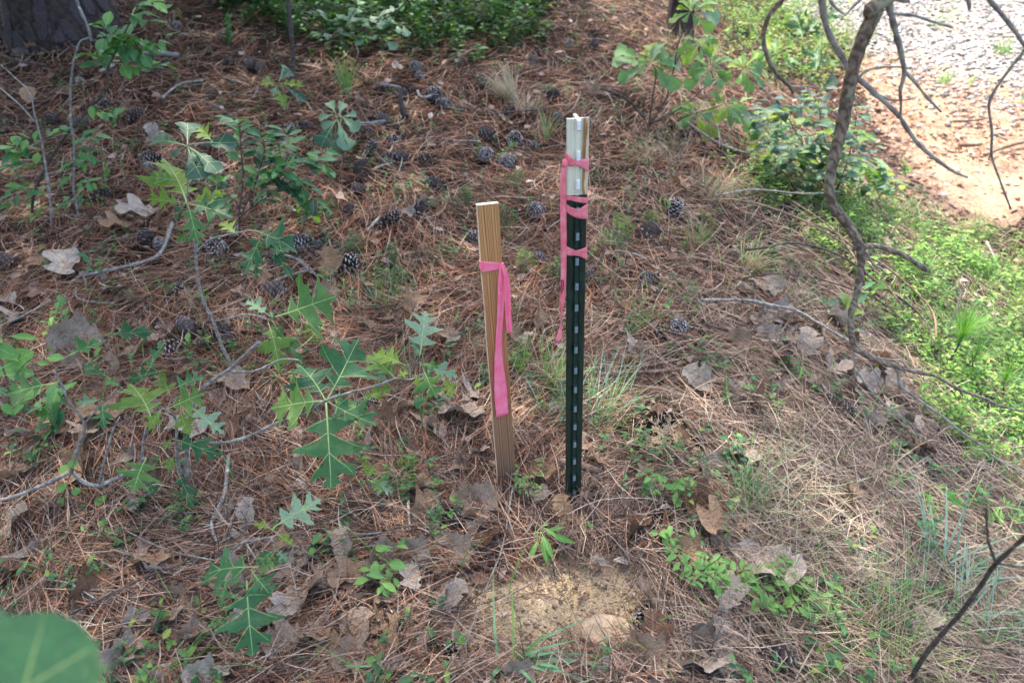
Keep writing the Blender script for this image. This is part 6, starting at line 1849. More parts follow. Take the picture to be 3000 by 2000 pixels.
# ------------------------------------------------------------------ labels that say where a small thing lies
LM = [((1435, 640), 'the top of the wooden stake'), ((1480, 1400), 'the foot of the wooden stake'), ((1465, 900), 'the middle of the wooden stake'), ((1690, 400), 'the white post top'), ((1680, 1430), 'the foot of the metal post'),
      ((1685, 850), 'the middle of the metal post'), ((190, 90), 'the big pine trunk'), ((850, 280), 'the thin dark trunk'), ((1185, 330), 'the broken stub'), ((1490, 260), 'the dry grass tuft'), ((1900, 380), 'the round leaved oak shrub'),
      ((1000, 360), 'the pale leaved sapling'), ((800, 520), 'the oval leaved bush'), ((550, 600), 'the tall thin sapling'), ((690, 1110), 'the foot of the tall thin sapling'), ((480, 1190), 'the near oak sapling'), ((957, 1175), 'the star of lobed leaves'),
      ((720, 1680), 'the drooping seedling'), ((1690, 1790), 'the sunlit sand patch'), ((1450, 1940), 'the bottom grass tuft'), ((1600, 1580), 'the narrow leaved shoot'), ((1925, 1250), 'the dirt mound'), ((2220, 1660), 'the largest grey leaf'),
      ((2290, 1540), 'the fine grass tuft'), ((2500, 1000), 'the lowest bend of the branch'), ((2480, 660), 'the knee of the crooked branch'), ((2440, 420), 'the dark leafy bush'), ((2780, 1480), 'the bamboo like leaves'), ((2850, 1680), 'the silver grass'),
      ((2700, 1950), 'the bare stem at bottom right'), ((2150, 1760), 'the creeping vine'), ((400, 800), 'the long scaly stick'), ((840, 790), 'the bent scaly twig'), ((1850, 1125), 'the tan stick'), ((2220, 880), 'the pink ribbon scrap'),
      ((90, 570), 'the bent dark shrub'), ((145, 650), 'the leaning bare shrub'), ((220, 630), 'the pale straight shrub'), ((60, 1100), 'the large oval leaves'), ((230, 1450), 'the round leaved vine'), ((100, 1900), 'the blurred near leaf'),
      ((1100, 1700), 'the small round leaved vine'), ((1620, 1120), 'the green grass tuft'), ((1850, 960), 'the leaning grass seedling'), ((2850, 940), 'the pine seedling'), ((1240, 960), 'the upright pale leaf'), ((2060, 600), 'the dry bank tuft'),
      ((1200, 1500), 'the standing scaly stick'), ((660, 1480), 'the pale smooth stick'), ((670, 100), 'the lone leafy seedling'), ((340, 1760), 'the long slanting twig'), ((1360, 560), 'the ferny seedlings'), ((1120, 380), 'the straight pale stick')]
ORD = ['nearest', 'second nearest', 'third nearest', 'fourth nearest', 'fifth nearest', 'sixth nearest', 'seventh nearest', 'eighth nearest', 'ninth nearest', 'tenth nearest']

def where(u, v):
    best = None
    for (lu, lv), ph in LM:
        d = math.hypot(u - lu, (v - lv) * 1.2)
        if best is None or d < best[0]: best = (d, lu, lv, ph)
    d, lu, lv, ph = best
    du, dv = u - lu, v - lv
    if abs(du) > 2.2 * abs(dv): w = 'right of' if du > 0 else 'left of'
    elif abs(dv) > 2.2 * abs(du): w = 'in front of' if dv > 0 else 'behind'
    else: w = ('in front and ' if dv > 0 else 'behind and ') + ('right of' if du > 0 else 'left of')
    return d, w, ph

def label_all(items, cat, group):
    """items: (object, u, v, description)"""
    groups = {}
    for o, u, v, desc in items:
        d, w, ph = where(u, v)
        groups.setdefault((desc, w, ph), []).append((d, o))
    for (desc, w, ph), L in groups.items():
        L.sort(key=lambda t: t[0])
        for i, (d, o) in enumerate(L):
            lab = f'{desc} {w} {ph}' if len(L) == 1 else f'{desc} {w} {ph}, {ORD[min(i, 9)]} of them to it'
            words = lab.split()
            if len(words) > 16: lab = f'{desc} {w} {ph}, {ORD[min(i, 9)]}'
            if len(lab.split()) > 16: lab = lab.replace('in front and ', 'below and ').replace('deeply lobed', 'spiky').replace('pinkish brown', 'pinkish')
            if len(lab.split()) > 16: lab = lab.replace('in front and ', 'below and ').replace('deeply lobed', 'spiky').replace('dark brown', 'dark').replace('pale grey', 'grey')
            tag(o, lab, cat, group)

# ------------------------------------------------------------------ pine cones
def cone_mesh(seed, openness, n=78, L=1.0, R=.36, eaten=False, flat=1.0):
    r = random.Random(seed)
    mb = MB()
    mb.tube([(0, 0, 0.02), (0, 0, L * .5), (0, 0, L * .93)], [.10, .12, .03], 7, mi=0)
    for k in range(n):
        t = (k + .5) / n
        if eaten and r.random() < .35: continue
        a = k * 2.39996 + r.uniform(-.08, .08)
        z = L * (t ** .9) * .95
        rad = R * (math.sin(math.pi * min(1, t * .80 + .17)) ** .75)
        up = (0.15 + openness * .0) + (1.15 - openness) * .8 + t * .6 - (0.5 if t < .12 else 0)
        out = Vector((math.cos(a), math.sin(a), 0)); tg = Vector((-math.sin(a), math.cos(a), 0))
        d = (out * math.cos(up) + Vector((0, 0, 1)) * math.sin(up)).normalized()
        nn = d.cross(tg) * -1
        root = Vector((0, 0, z - .06)) + out * .07
        ln = max(rad - .04, .06) / max(math.cos(up), .35)
        ln = min(ln, .42) * r.uniform(.88, 1.08)
        w0, w1 = .035, .115 * (0.55 + .6 * math.sin(math.pi * min(1, t + .12)))
        th = .035
        tip = root + d * ln
        m1 = root + d * ln * .72
        w2 = w1 * .92
        v = [root - tg * w0, root + tg * w0, m1 + tg * w1, m1 - tg * w1, tip + tg * w2, tip - tg * w2,
             m1 + tg * w1 + nn * -th, m1 - tg * w1 + nn * -th, tip + nn * -th * 2.0 - d * .005, tip + nn * th * .2 + d * .030]
        mb.add(v, [(0, 1, 2, 3), (1, 0, 7, 6), (0, 3, 7), (1, 6, 2)], 0)
        mb.add(v, [(3, 2, 4, 5), (2, 6, 8, 4), (3, 5, 8, 7), (7, 8, 6)], 0)
        mb.add(v, [(5, 4, 9), (5, 9, 8), (4, 8, 9)], 1)
    return mb.mesh('pine_cone', [M['cone'], M['cone_tip']], smooth=False)
CONES = {'intact': [cone_mesh(1, .55), cone_mesh(2, .75), cone_mesh(3, .9, R=.42)], 'open': [cone_mesh(4, 1.1, R=.46), cone_mesh(5, 1.2, n=70, R=.48)], 'eaten': [cone_mesh(6, 1.0, eaten=True, R=.40), cone_mesh(7, 1.2, n=60, eaten=True, R=.44)]}
def cones():
    items = []
    for c in CONE_PX:
        u, v, s = c[:3]
        if s == 0: continue
        st = c[3] if len(c) > 3 else ''
        g = G(u, v + s * .25)
        size = s * depth(g) / F * 1.12
        size = min(max(size, .052), .098)
        kind = {'e': 'eaten', 'o': 'open', 'end': 'open', '': 'intact'}[st]
        me = rnd.choice(CONES[kind])
        az = rnd.uniform(0, 6.28)
        tilt = rnd.uniform(1.15, 1.65)
        pose = 'lying'
        if st == 'end': tilt, az = .85, -1.6
        elif rnd.random() < .16: tilt = rnd.uniform(.2, .6); pose = 'upright'
        Mx = Matrix.Translation(g + Vector((0, 0, size * (.36 if tilt > .7 else .0)))) @ Matrix.Rotation(az, 4, 'Z') @ Matrix.Rotation(tilt, 4, 'Y') @ Matrix.Translation((0, 0, -size * (.45 if tilt > .7 else 0))) @ Matrix.Diagonal((size * .95, size * .95, size, 1))
        o = link('pine_cone', me, None, Mx)
        desc = {'eaten': 'weathered broken pine cone', 'open': 'wide open pine cone', 'intact': 'dark pine cone' if pose == 'lying' else 'dark pine cone standing upright'}[kind]
        items.append((o, u, v, desc))
    label_all(items, 'pine cone', 'pine cones on the forest floor')
cones()

# ------------------------------------------------------------------ dead oak leaves, each a thing
DL = [(1340, 1225, 135, 'grey', 0), (1288, 1185, 90, 'grey', 3), (1290, 1290, 100, 'grey', 1), (1390, 1172, 90, 'grey', 2), (1240, 1255, 90, 'pink', 1), (210, 785, 115, 'grey', 0), (30, 890, 130, 'grey', 1), (60, 930, 100, 'grey', 2), (250, 1010, 130, 'grey', 3), (345, 840, 70, 'grey', 1),
      (350, 870, 80, 'grey', 0), (245, 1385, 165, 'tan', 3), (1255, 1440, 150, 'tan', 1), (1250, 1500, 110, 'tan', 3), (1360, 1520, 125, 'pink', 1), (1420, 1490, 105, 'pink', 3), (1300, 1600, 120, 'pink', 1), (1345, 1640, 110, 'pink', 3), (1410, 1560, 90, 'grey', 1), (1420, 1615, 80, 'brown', 3),
      (1090, 1690, 140, 'pink', 1), (1040, 1710, 120, 'pink', 0), (1045, 1890, 150, 'pink', 0), (1150, 1905, 120, 'tan', 3), (1050, 1960, 130, 'pink', 1), (1870, 1553, 175, 'brown', 1), (1960, 1590, 110, 'brown', 2), (2075, 1500, 150, 'brown', 0), (2010, 1655, 110, 'tan', 3), (2090, 1370, 115, 'grey', 1),
      (2170, 1355, 90, 'grey', 0), (2060, 1420, 110, 'pink', 0), (2110, 1560, 160, 'tan', 0), (2160, 1430, 70, 'brown', 3), (2225, 1660, 190, 'grey', 0), (2370, 1610, 80, 'grey', 1), (2495, 1690, 130, 'grey', 2), (2725, 1540, 100, 'grey', 1), (2100, 1880, 110, 'grey', 3), (2150, 1900, 110, 'grey', 1), (2065, 1900, 100, 'grey', 3),
      (2035, 1970, 140, 'grey', 0), (2120, 1985, 130, 'grey', 1), (2045, 1135, 95, 'grey', 0), (2150, 1160, 100, 'grey', 2), (2180, 870, 60, 'grey', 1), (2145, 748, 42, 'grey', 0), (2300, 1010, 80, 'grey', 2), (2350, 1030, 90, 'grey', 0), (2250, 950, 60, 'grey', 1), (2290, 930, 60, 'grey', 3), (2470, 1020, 100, 'brown', 1),
      (2560, 1085, 80, 'brown', 3), (2440, 960, 90, 'grey', 3), (2540, 1150, 90, 'grey', 0), (2600, 1215, 90, 'grey', 1), (2630, 1245, 80, 'grey', 2), (2550, 1260, 70, 'grey', 3), (2490, 1165, 60, 'grey', 0), (2030, 1085, 60, 'grey', 3), (574, 1823, 130, 'tan', 1), (500, 1850, 110, 'pink', 0), (560, 1870, 120, 'pink', 2), (950, 1720, 110, 'pink', 1),
      (900, 1765, 130, 'pink', 3), (860, 1800, 110, 'grey', 0), (800, 1700, 90, 'pink', 1), (730, 1860, 120, 'pink', 1), (700, 1930, 120, 'pink', 2), (850, 1900, 110, 'pink', 0), (930, 1880, 100, 'pink', 3), (300, 1740, 130, 'brown', 3), (240, 1830, 120, 'pink', 1), (60, 1560, 110, 'grey', 0), (90, 1650, 100, 'grey', 1), (40, 1720, 90, 'brown', 0),
      (70, 1400, 140, 'pink', 1), (170, 1490, 110, 'grey', 2), (450, 1670, 110, 'tan', 0), (420, 1640, 80, 'grey', 2), (480, 1700, 90, 'grey', 3), (670, 1130, 110, 'tan', 1), (700, 1150, 90, 'pink', 0), (300, 1235, 130, 'tan', 0), (270, 1275, 110, 'pink', 0), (550, 1270, 110, 'grey', 0), (690, 1280, 110, 'brown', 1), (720, 1220, 60, 'pink', 2),
      (970, 800, 95, 'tan', 3), (775, 845, 70, 'tan', 1), (160, 765, 70, 'tan', 1), (110, 800, 60, 'tan', 0), (25, 500, 80, 'tan', 1), (235, 336, 46, 'tan', 1), (100, 160, 40, 'tan', 3), (90, 300, 60, 'tan', 0), (1215, 910, 75, 'tan', 3), (1435, 818, 75, 'grey', 1), (1065, 960, 60, 'tan', 1), (1135, 945, 60, 'pink', 2), (1320, 1000, 70, 'grey', 0),
      (1550, 1010, 65, 'grey', 1), (1510, 1010, 55, 'pink', 0), (1555, 1200, 60, 'brown', 1), (1580, 1410, 90, 'tan', 0), (1540, 1440, 80, 'pink', 2), (1650, 1525, 90, 'tan', 0), (1445, 1385, 60, 'grey', 1), (1340, 1385, 90, 'pink', 1), (1180, 1220, 90, 'pink', 0), (1130, 1260, 110, 'brown', 0), (1230, 625, 60, 'grey', 3), (1190, 640, 55, 'grey', 1),
      (1485, 380, 50, 'grey', 0), (1520, 475, 55, 'grey', 1), (1330, 150, 40, 'pink', 1), (1230, 165, 44, 'pink', 1), (1170, 215, 36, 'grey', 0), (1065, 320, 60, 'grey', 0), (1300, 355, 40, 'grey', 1), (1450, 470, 0, 'grey', 0), (520, 985, 90, 'pink', 2), (605, 965, 70, 'brown', 1), (425, 1040, 100, 'pink', 0), (360, 680, 90, 'tan', 0), (420, 640, 110, 'grey', 0),
      (480, 650, 60, 'brown', 1), (395, 420, 0, 'grey', 1), (455, 430, 44, 'grey', 3), (790, 1200, 60, 'grey', 2), (790, 510, 60, 'pink', 1), (960, 527, 55, 'brown', 1), (880, 640, 60, 'grey', 0), (700, 870, 80, 'pink', 1), (560, 885, 80, 'tan', 2), (410, 905, 70, 'pink', 0), (1000, 600, 60, 'grey', 1), (2480, 1480, 80, 'tan', 3), (2560, 1570, 60, 'grey', 1),
      (1985, 560, 70, 'tan', 3), (1890, 1410, 60, 'pink', 0), (1990, 1290, 50, 'brown', 0), (1830, 1500, 70, 'pink', 1), (1760, 1680, 60, 'grey', 1), (1880, 1760, 80, 'pink', 3), (1860, 1920, 80, 'tan', 3), (2290, 1160, 55, 'pink', 3), (2335, 1210, 60, 'brown', 2), (1500, 870, 0, 'g', 0)]
def dead_leaves():
    items = []
    r = random.Random(21)
    L = [d for d in DL if d[2] > 0]
    for k in range(34):
        uu, vv = r.uniform(2180, 2680), 0
        vv = 860 + (uu - 2180) * .75 + r.uniform(-60, 150)
        L.append((uu, vv, r.uniform(45, 80), r.choice(['grey', 'grey', 'pink', 'grey', 'brown']), r.randrange(4)))
    for k in range(45):
        uu, vv = r.uniform(350, 1350), r.uniform(1640, 1990)
        L.append((uu, vv, r.uniform(55, 105), r.choice(['grey', 'pink', 'grey', 'grey', 'tan']), r.randrange(4)))
    for k in range(85):
        for _ in range(20):
            u = r.uniform(-60, 2700); v = r.uniform(120, 2010)
            if v > 1000 and r.random() < .1: pass
            elif v < 1000 and r.random() < .45: continue
            g = G(u, v); z = zones(np.array([g.x]), np.array([g.y]))
            if z['road'][0] or z['clay'][0] or z['sand'][0] > .45 or (z['green'][0] and r.random() < .7): continue
            break
        s = r.uniform(.05, .09) * F / depth(g)
        L.append((u, v, s, r.choice(['grey', 'grey', 'tan', 'pink', 'pink', 'grey']) if u < 1900 else r.choice(['grey', 'grey', 'pink', 'brown']), r.randrange(4)))
    for (u, v, s, c, k) in L:
        g = G(u, v + s * .1)
        size = s * depth(g) / F * 1.08
        size = min(max(size, .045), .17)
        gx1, gy1 = surf_frame(np.array([g.x]), np.array([g.y]), .05)
        n = Vector((-gx1[0], -gy1[0], 1)).normalized()
        n = (n + Vector((r.uniform(-.35, .35), r.uniform(-.35, .25), 0))).normalized()
        az = r.uniform(0, 6.283)
        a = Vector((math.cos(az), math.sin(az), 0)); a = (a - n * a.dot(n)).normalized()
        x = a.cross(n).normalized()
        # lies in the upper needles; leaf centre at the point
        hz_ = .028 + (.012 if k in (1, 3) else .006) + r.uniform(0, .008)
        Mx = Matrix.Translation(g + Vector((0, 0, hz_)) - a * size * .5) @ Matrix((x, a, n)).transposed().to_4x4() @ Matrix.Diagonal((size * 1.1, size, size, 1))
        me = LEAVES['dead_' + c][k]
        o = link('dead_oak_leaf', me, None, Mx)
        shape = {0: 'lobed', 1: 'cupped', 2: 'deeply lobed', 3: 'curled'}[k]
        col = {'grey': 'pale grey', 'tan': 'tan', 'pink': 'pinkish brown', 'brown': 'dark brown'}[c]
        items.append((o, u, v, f'{col} {shape} dead leaf'))
    label_all(items, 'dead leaf', 'dead oak leaves lying on the litter')
dead_leaves()

# ------------------------------------------------------------------ grass tufts, each a thing
def tuft(px, n, L, label, mat='grass', az=None, azs=3.14, th=(.1, .6), dth=(.3, .9), w=(.0012, .0022), r0=.015, name='grass_tuft', group='grass tufts', cat='grass tuft', z0=0.0):
    g = G(*px)
    root = empty(name, g); tag(root, label, cat, group)
    mats = mat if isinstance(mat, (list, tuple)) else [mat]
    for i, mt in enumerate(mats):
        k = n // len(mats)
        a = nr.rand(k) * 6.28 if az is None else az + (nr.rand(k) * 2 - 1) * azs
        base = np.array(g)[None, :] + np.stack([(nr.rand(k) - .5) * 2 * r0, (nr.rand(k) - .5) * 2 * r0, np.full(k, z0)], 1)
        V, Fq = blades(k, base, a, th[0] + nr.rand(k) * (th[1] - th[0]), dth[0] + nr.rand(k) * (dth[1] - dth[0]), L[0] + nr.rand(k) * (L[1] - L[0]), w[0] + nr.rand(k) * (w[1] - w[0]), seg=6)
        me = mesh_np('blades', V - np.array(g)[None, :], Fq, [M[mt]])
        o = link('blades', me, root); o['kind'] = 'stuff'
for a in (
    (((1500, 300), 260, (.10, .30), 'pale dry bunch grass arching left among the cones', ['grass_dry', 'grass_dry', 'thatch']), dict(az=2.7, azs=1.3, th=(.3, 1.0), dth=(.4, 1.1), r0=.03)),
    (((1540, 330), 150, (.08, .18), 'lower grey tuft at the right foot of the pale bunch grass', ['thatch', 'thatch']), dict(th=(.3, 1.1), dth=(.4, 1.1), r0=.05)),
    (((1600, 415), 60, (.08, .20), 'small yellow green grass tuft just left of the white post top', ['grass', 'grass_dry']), dict(az=1.2, azs=1.4, w=(.0014, .0024))),
    (((1608, 1140), 120, (.08, .22), 'bright green grass tuft between the stake and the post', ['grass', 'grass', 'grass_dry']), dict(az=.3, azs=1.8, th=(.2, .8), dth=(.3, 1.0), w=(.0014, .0026), r0=.03)),
    (((1520, 1110), 40, (.08, .17), 'upright green blades touching the right edge of the stake', 'grass'), dict(az=1.2, azs=1.6, th=(.0, .4))),
    (((1640, 1230), 60, (.12, .26), 'thin blue green blades crossing left of the post', ['grass_blue', 'grass']), dict(az=None, th=(.3, .9), dth=(.2, .9), r0=.05, w=(.0012, .002))),
    (((1765, 1240), 70, (.10, .28), 'long green blades leaning out right of the post', ['grass', 'grass_blue']), dict(az=.3, azs=1.5, th=(.2, .9), dth=(.3, .9), r0=.05, w=(.0012, .0024))),
    (((1835, 985), 16, (.08, .15), 'grass seedling with broad bright blades right of the post', 'grass'), dict(az=.5, azs=.5, th=(.6, 1.1), dth=(.0, .4), w=(.004, .007))),
    (((1745, 965), 7, (.04, .07), 'very small bright grass seedling beside the post', 'grass'), dict(th=(.1, .8), w=(.003, .005))),
    (((2200, 1500), 110, (.10, .28), 'fine green and straw grass tuft over the brown leaves', ['grass', 'grass_dry', 'grass_blue']), dict(az=None, th=(.1, .8), dth=(.3, 1.0), r0=.04, w=(.001, .0018))),
    (((2300, 1620), 110, (.10, .26), 'loose bleached grass tuft around the largest grey leaf', ['grass_dry', 'thatch', 'thatch']), dict(az=None, th=(.3, 1.1), dth=(.3, 1.0), r0=.09, w=(.0013, .002))),
    (((2420, 1840), 120, (.10, .28), 'straggling pale grass tuft at the lower right', ['grass_dry', 'grass', 'thatch']), dict(az=None, th=(.2, 1.0), dth=(.3, 1.0), r0=.10, w=(.001, .0018))),
    (((2640, 1760), 100, (.10, .24), 'grey green grass tuft under the bare stem', ['grass_dry', 'grass_blue', 'thatch']), dict(az=None, th=(.2, 1.0), dth=(.3, 1.0), r0=.09, w=(.001, .0018))),
    (((2600, 1930), 110, (.10, .26), 'dense fine grass tuft where the bare stem meets the ground', ['grass', 'grass_dry']), dict(az=None, th=(.1, .9), dth=(.3, 1.0), r0=.07, w=(.001, .002))),
    (((2850, 1850), 110, (.10, .24), 'pale grass tuft in the bottom right corner', ['grass_dry', 'grass_blue', 'grass']), dict(az=None, th=(.2, 1.0), dth=(.3, 1.0), r0=.08, w=(.001, .002))),
    (((1480, 1965), 8, (.08, .22), 'short green blades at the root of the broad bladed tuft', 'grass'), dict(az=0.0, azs=1.6, th=(.5, 1.1), dth=(.2, .8), w=(.003, .006), r0=.02)),
    (((2740, 1700), 16, (.12, .26), 'silvery twisted grass blades in front of the bamboo like leaves', 'grass_blue'), dict(az=.7, azs=1.2, th=(.5, 1.1), dth=(-.2, .6), w=(.004, .007), r0=.02)),
    (((2800, 1830), 12, (.10, .2), 'second small group of silver blades below the first', 'grass_blue'), dict(az=.3, azs=1.0, th=(.6, 1.1), dth=(-.2, .6), w=(.003, .005), r0=.03)),
    (((2180, 800), 50, (.08, .20), 'yellow green tuft on the bank left of the crooked branch', ['grass', 'grass_dry']), dict(az=.4, azs=1.2, th=(.4, 1.0), w=(.002, .004), r0=.03)),
    (((2040, 725), 90, (.07, .16), 'spiky pale tuft on the crest of the bank', ['grass_dry', 'grass']), dict(th=(.1, .9), r0=.03)),
    (((2085, 590), 150, (.08, .22), 'dry tuft arching over the bank below the round leaved shrub', ['thatch', 'grass_dry']), dict(az=-.6, azs=1.6, th=(.3, 1.0), r0=.06)),
    (((1730, 280), 60, (.08, .16), 'small dead tuft at the left of the oak shrub', 'thatch'), dict(th=(.1, .8), r0=.03)),
    (((1940, 470), 160, (.08, .2), 'brown dry grass round the root of the oak shrub', ['thatch', 'thatch', 'grass_dry']), dict(th=(.3, 1.1), r0=.12)),
    (((1015, 275), 40, (.14, .28), 'tall green blades left of the broken stub', 'grass'), dict(az=1.9, azs=1.0, th=(.0, .4), w=(.002, .004), r0=.03)),
    (((480, 2000), 26, (.10, .2), 'few thin green blades at the bottom edge beside the blurred leaf', 'grass'), dict(az=.6, azs=.8, th=(.6, 1.1), w=(.002, .003), r0=.02)),
    (((1140, 900), 60, (.08, .2), 'wispy green blades left of the stake', ['grass', 'grass_blue']), dict(th=(.1, .8), r0=.05)),
    (((1180, 1120), 50, (.08, .2), 'wispy blades behind the yellow lobed leaves', ['grass', 'grass_blue']), dict(th=(.1, .8), r0=.05)),
    (((2300, 900), 60, (.08, .18), 'thin grass on the slope under the thin runners', ['grass', 'thatch']), dict(th=(.2, .9), r0=.08)),
    (((2500, 1400), 160, (.06, .15), 'matted dry grass tuft on the slope in front of the branch tip', ['thatch', 'thatch', 'grass_dry']), dict(th=(.4, 1.2), r0=.14)),
    (((2640, 640), 120, (.08, .2), 'straw coloured tuft at the edge of the orange sand', ['grass_dry', 'grass']), dict(th=(.2, .9), r0=.10)),
    (((2860, 700), 110, (.08, .2), 'thin yellow green tuft right of the orange sand', ['grass_dry', 'grass']), dict(th=(.1, .8), r0=.09)),
    (((2960, 800), 90, (.08, .2), 'green tuft at the right edge below the clay', ['grass', 'grass_dry']), dict(th=(.1, .8), r0=.09)),
    (((2760, 250), 40, (.08, .16), 'bright weed tuft growing in the gravel', 'grass'), dict(az=.6, azs=1.2, th=(.2, .8), w=(.003, .005), r0=.04)),
    (((2940, 160), 50, (.10, .2), 'weed tuft in the gravel near the right edge', 'grass'), dict(th=(.0, .6), w=(.003, .005), r0=.05)),
    (((2320, 90), 90, (.12, .26), 'yellow green grass at the top beside the oak shrub', ['grass', 'grass_dry']), dict(th=(.1, .7), w=(.002, .004), r0=.15)),
    (((2480, 120), 80, (.10, .22), 'yellow green grass at the top left of the gravel', ['grass', 'grass_dry']), dict(th=(.1, .7), w=(.002, .004), r0=.15)),
    (((1980, 130), 110, (.08, .2), 'brown grass at the foot of the slim trunk', ['thatch', 'grass_dry']), dict(th=(.2, .9), r0=.15)),
    (((950, 900), 30, (.07, .15), 'fine blue green blades under the large lobed leaf', 'grass_blue'), dict(th=(.3, 1.0), r0=.04)),
    ):
    tuft(*a[0], **a[1])

def px_blades(base, tips, w, mat, label, hmid=.05, htip=.03):
    """broad low blades from one root, each to where its tip is seen"""
    g = G(*base); root = empty('grass_tuft', g); tag(root, label, 'grass tuft', 'grass tufts')
    rr = random.Random(9)
    for (mu, mv, tu, tv) in tips:
        b0 = g + Vector((rr.uniform(-.01, .01), rr.uniform(-.01, .01), 0))
        P = smooth_line([tuple(b0), tuple(Gh(mu, mv, hmid * rr.uniform(.7, 1.3))), tuple(Gh(tu, tv, htip * rr.uniform(.4, 1.4)))], 7)
        n = len(P); vs = []
        for i, p in enumerate(P):
            p = Vector(p); d = (Vector(P[min(i + 1, n - 1)]) - Vector(P[max(i - 1, 0)])).normalized()
            s = d.cross(Vector((rr.uniform(-.05, .05), -.35, 1))).normalized()
            t = i / (n - 1); ww = w * (.55 + .6 * math.sin(math.pi * min(1, t * .8 + .15))) * (1 - t ** 3) + .0003
            up_ = s.cross(d)
            vs += [p - s * ww / 2 + up_ * ww * .12, p, p + s * ww / 2 + up_ * ww * .12]
        mb = MB(); mb.add(vs, [(i * 3 + k, i * 3 + k + 1, i * 3 + k + 4, i * 3 + k + 3) for i in range(n - 1) for k in range(2)])
        mb.build('blade', M[mat], root)
px_blades((1478, 1940), [(1590, 1870, 1722, 1810), (1570, 1905, 1705, 1868), (1700, 1915, 1965, 1955), (1660, 1930, 1870, 1985), (1620, 1960, 1760, 2020), (1560, 1960, 1640, 2030), (1530, 1965, 1590, 2030), (1640, 1935, 1810, 1945), (1600, 1945, 1700, 1985),
                         (1510, 1975, 1530, 2040), (1580, 1915, 1680, 1903), (1450, 1965, 1440, 2010), (1490, 1990, 1500, 2050), (1540, 1945, 1620, 1975)], .0055, 'blade_g', 'broad bladed green grass tuft at the bottom centre')
px_blades((1468, 1975), [(1450, 1850, 1444, 1660)], .0045, 'blade_g', 'single long thin green blade lying over the sand', .05, .05)
px_blades((1420, 1935), [(1330, 1960, 1230, 1985), (1060, 1950, 1000, 1940)], .0035, 'blade_g', 'two thin green blades left of the bottom tuft', .04, .02)

def pine_seedling():
    g = G(2745, 1100); root = empty('pine_seedling', g); tag(root, 'young pine seedling with a fan of long bright needles', 'seedling')
    tip = W(2825, 975, g.y)
    mb = MB(); line_tube(mb, [g, g.lerp(tip, .5) + Vector((.01, 0, .0)), tip], .004, .003); mb.build('stem', M['twig_dark'], root)
    n = 260
    t = nr.rand(n)[:, None] * .25
    base = np.array(tip)[None, :] + (np.array(g) - np.array(tip))[None, :] * t
    V, Fq = blades(n, base, nr.rand(n) * 6.28, .05 + nr.rand(n) * 1.1, nr.rand(n) * .35, .09 + nr.rand(n) * .07, np.full(n, .0014), seg=3)
    o = link('needles', mesh_np('needles', V - np.array(g)[None, :], Fq, [M['grass']]), root); o['kind'] = 'stuff'
    for k in range(2):
        p = W(2850 + 90 * k, 1060 + 60 * k, g.y - .05)
        base = np.repeat(np.array(p)[None, :], 90, 0)
        V, Fq = blades(90, base, nr.rand(90) * 6.28, .05 + nr.rand(90) * 1.1, nr.rand(90) * .35, .08 + nr.rand(90) * .06, np.full(90, .0014), seg=3)
        mb = MB(); q = G(2850 + 90 * k, 1110 + 60 * k); line_tube(mb, [q, p], .003, .002); mb.build('stem', M['twig_dark'], root)
        o = link('needles', mesh_np('needles', V - np.array(g)[None, :], Fq, [M['grass']]), root); o['kind'] = 'stuff'
pine_seedling()

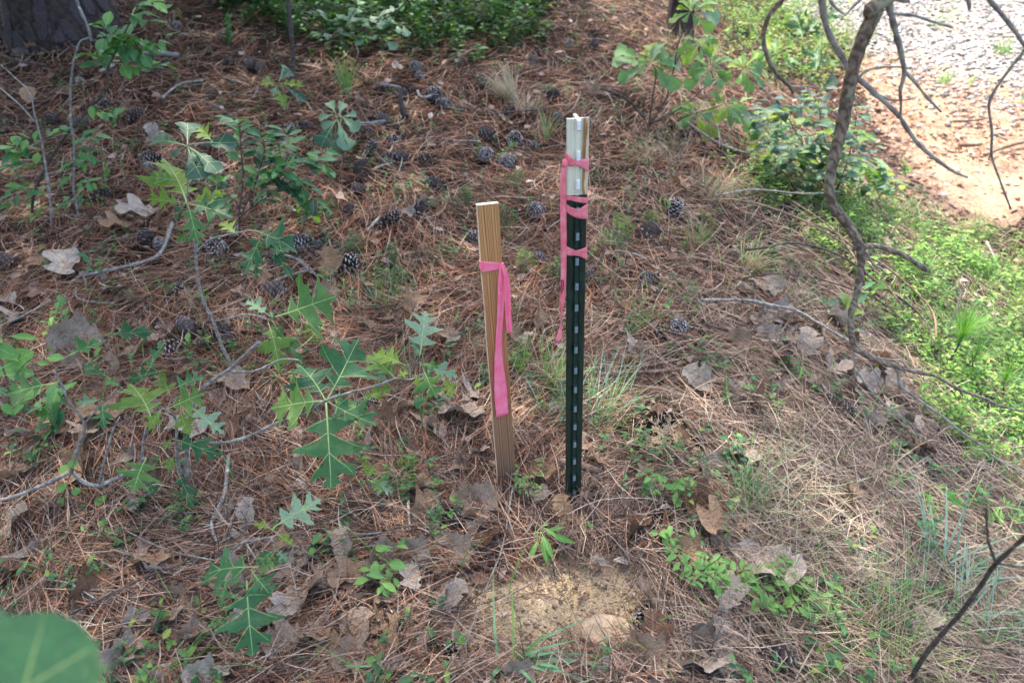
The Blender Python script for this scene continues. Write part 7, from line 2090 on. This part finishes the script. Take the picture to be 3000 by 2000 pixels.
# ------------------------------------------------------------------ ferny seedlings: thin stem with rows of paired leaflets
def ferns():
    spots = [((1350, 600), (1380, 560), 'yellow green ferny sprig behind the top of the stake'), ((1480, 700), (1490, 610), 'blue green ferny sprig right of the top of the stake'), ((1860, 700), (1800, 640), 'bright ferny sprig right of the post on the slope'),
             ((1870, 740), (1760, 690), 'long ferny sprig spreading right of the post ribbon'), ((1310, 760), (1250, 760), 'ferny sprig left of the ribbon on the stake'), ((1560, 800), (1520, 750), 'ferny sprig between stake and post'),
             ((1600, 830), (1650, 770), 'low ferny sprig touching the left side of the post'), ((1130, 780), (1160, 730), 'dull ferny sprig left of the stake'), ((1190, 850), (1150, 800), 'low ferny sprig in the wispy grass'),
             ((1180, 1420), (1210, 1370), 'soft ferny sprig left of the stake foot'), ((880, 1010), (940, 970), 'fine ferny sprig under the big lobed leaf'), ((1060, 745), (1020, 700), 'small ferny sprig above the open cone'),
             ((740, 560), (700, 500), 'ferny sprig under the oval leaved bush'), ((1480, 560), (1530, 510), 'ferny sprig left of the dark part of the post'), ((1940, 655), (1890, 645), 'short ferny sprig beside the open cone'),
             ((2460, 560), (2430, 470), 'ferny shoot in the weeds behind the knee'), ((1150, 880 + 600), (1190, 1440), 'ferny sprig beside the standing stick'), ((980, 640), (950, 600), 'ferny sprig left of the cones')]
    for (b, t, lab) in spots:
        g = G(*b); tip = W(t[0], t[1], g.y); 
        root = empty('ferny_sprig', g); tag(root, lab, 'sprig', 'ferny sprigs')
        mid = g.lerp(tip, .5) + Vector((0, 0, .02))
        mb = MB(); line_tube(mb, [g, mid, tip], .0009, .0006, sides=4); mb.build('stem', M['twig_brown'], root)
        q = smooth_line([tuple(g), tuple(mid), tuple(tip)], 8)
        P = []; A = []; Nn = []
        for i in range(3, len(q)):
            for k in range(2):
                p0 = Vector(q[i]); d = (Vector(q[min(i + 1, len(q) - 1)]) - Vector(q[i - 1])).normalized()
                s = d.cross(Vector((0, -.4, 1))).normalized() * (1 if k else -1)
                # a side frond of leaflets
                for j in range(4):
                    pp = p0 + s * .010 * (j + .5) 
                    for m in (-1, 1):
                        a = (d * m + s * .6).normalized()
                        P.append(pp); A.append(a); nn = Vector((rnd.uniform(-.2, .2), -.3, 1)); Nn.append((nn - a * nn.dot(a)).normalized())
        P = np.array(P); A = np.array(A); Nn = np.array(Nn)
        V, qq = leaflets(P, A, Nn, np.full(len(P), .0085), np.full(len(P), .0046))
        o = link('leaflets', quads_to_mesh('leaflets', V - np.array(g)[None, :], qq, [M['cover'] if rnd.random() < .4 else M['cover_dim']]), root); o['kind'] = 'stuff'
ferns()

# ------------------------------------------------------------------ a few stones
def stone(px, rx, ry, rz, mat, label, seed, sink=.3, cutflat=False):
    g = G(*px)
    r = random.Random(seed); mb = MB(); S, T = 18, 10; vs = []
    ph = [r.uniform(0, 6) for _ in range(4)]
    for i in range(T + 1):
        th = math.pi * i / T
        for k in range(S):
            a = 2 * math.pi * k / S
            f = 1 + .07 * math.sin(2 * a + ph[0]) + .06 * math.sin(3 * a + th * 2 + ph[1]) + .04 * math.sin(5 * th + ph[2] + a) + r.uniform(-.015, .015)
            z = rz * f * math.cos(th)
            if cutflat: z = min(z, rz * .45 + .002 * math.sin(3 * a))
            vs.append(g + Vector((rx * f * math.sin(th) * math.cos(a), ry * f * math.sin(th) * math.sin(a), z + rz * (1 - 2 * sink) * .5)))
    mb.add(vs, [(i * S + k, i * S + (k + 1) % S, (i + 1) * S + (k + 1) % S, (i + 1) * S + k) for i in range(T) for k in range(S)])
    tag(mb.build('stone', M[mat], None, origin=g), label, 'stone', 'stones')
stone((1775, 1850), .052, .040, .024, 'stone', 'flat topped sandy stone half sunk in the sunlit sand', 1, sink=.42, cutflat=True)
stone((1845, 1912), .016, .012, .010, 'stone', 'small brown pebble behind the broad grass blades', 2)
stone((1380, 1748), .008, .007, .008, 'stone', 'tiny pale pebble at the left of the sand patch', 3)
stone((2942, 1800), .018, .014, .010, 'red_stone', 'reddish clay stone near the bottom right edge', 4)
stone((2912, 1818), .014, .012, .009, 'stone', 'ochre stone beside the reddish clay stone', 5)
stone((165, 1490), .028, .022, .020, 'stone', 'rough grey brown clod under the round leaved vine', 6)
stone((2800, 340), .020, .016, .015, 'gravel', 'larger grey stone at the border of gravel and clay', 7)
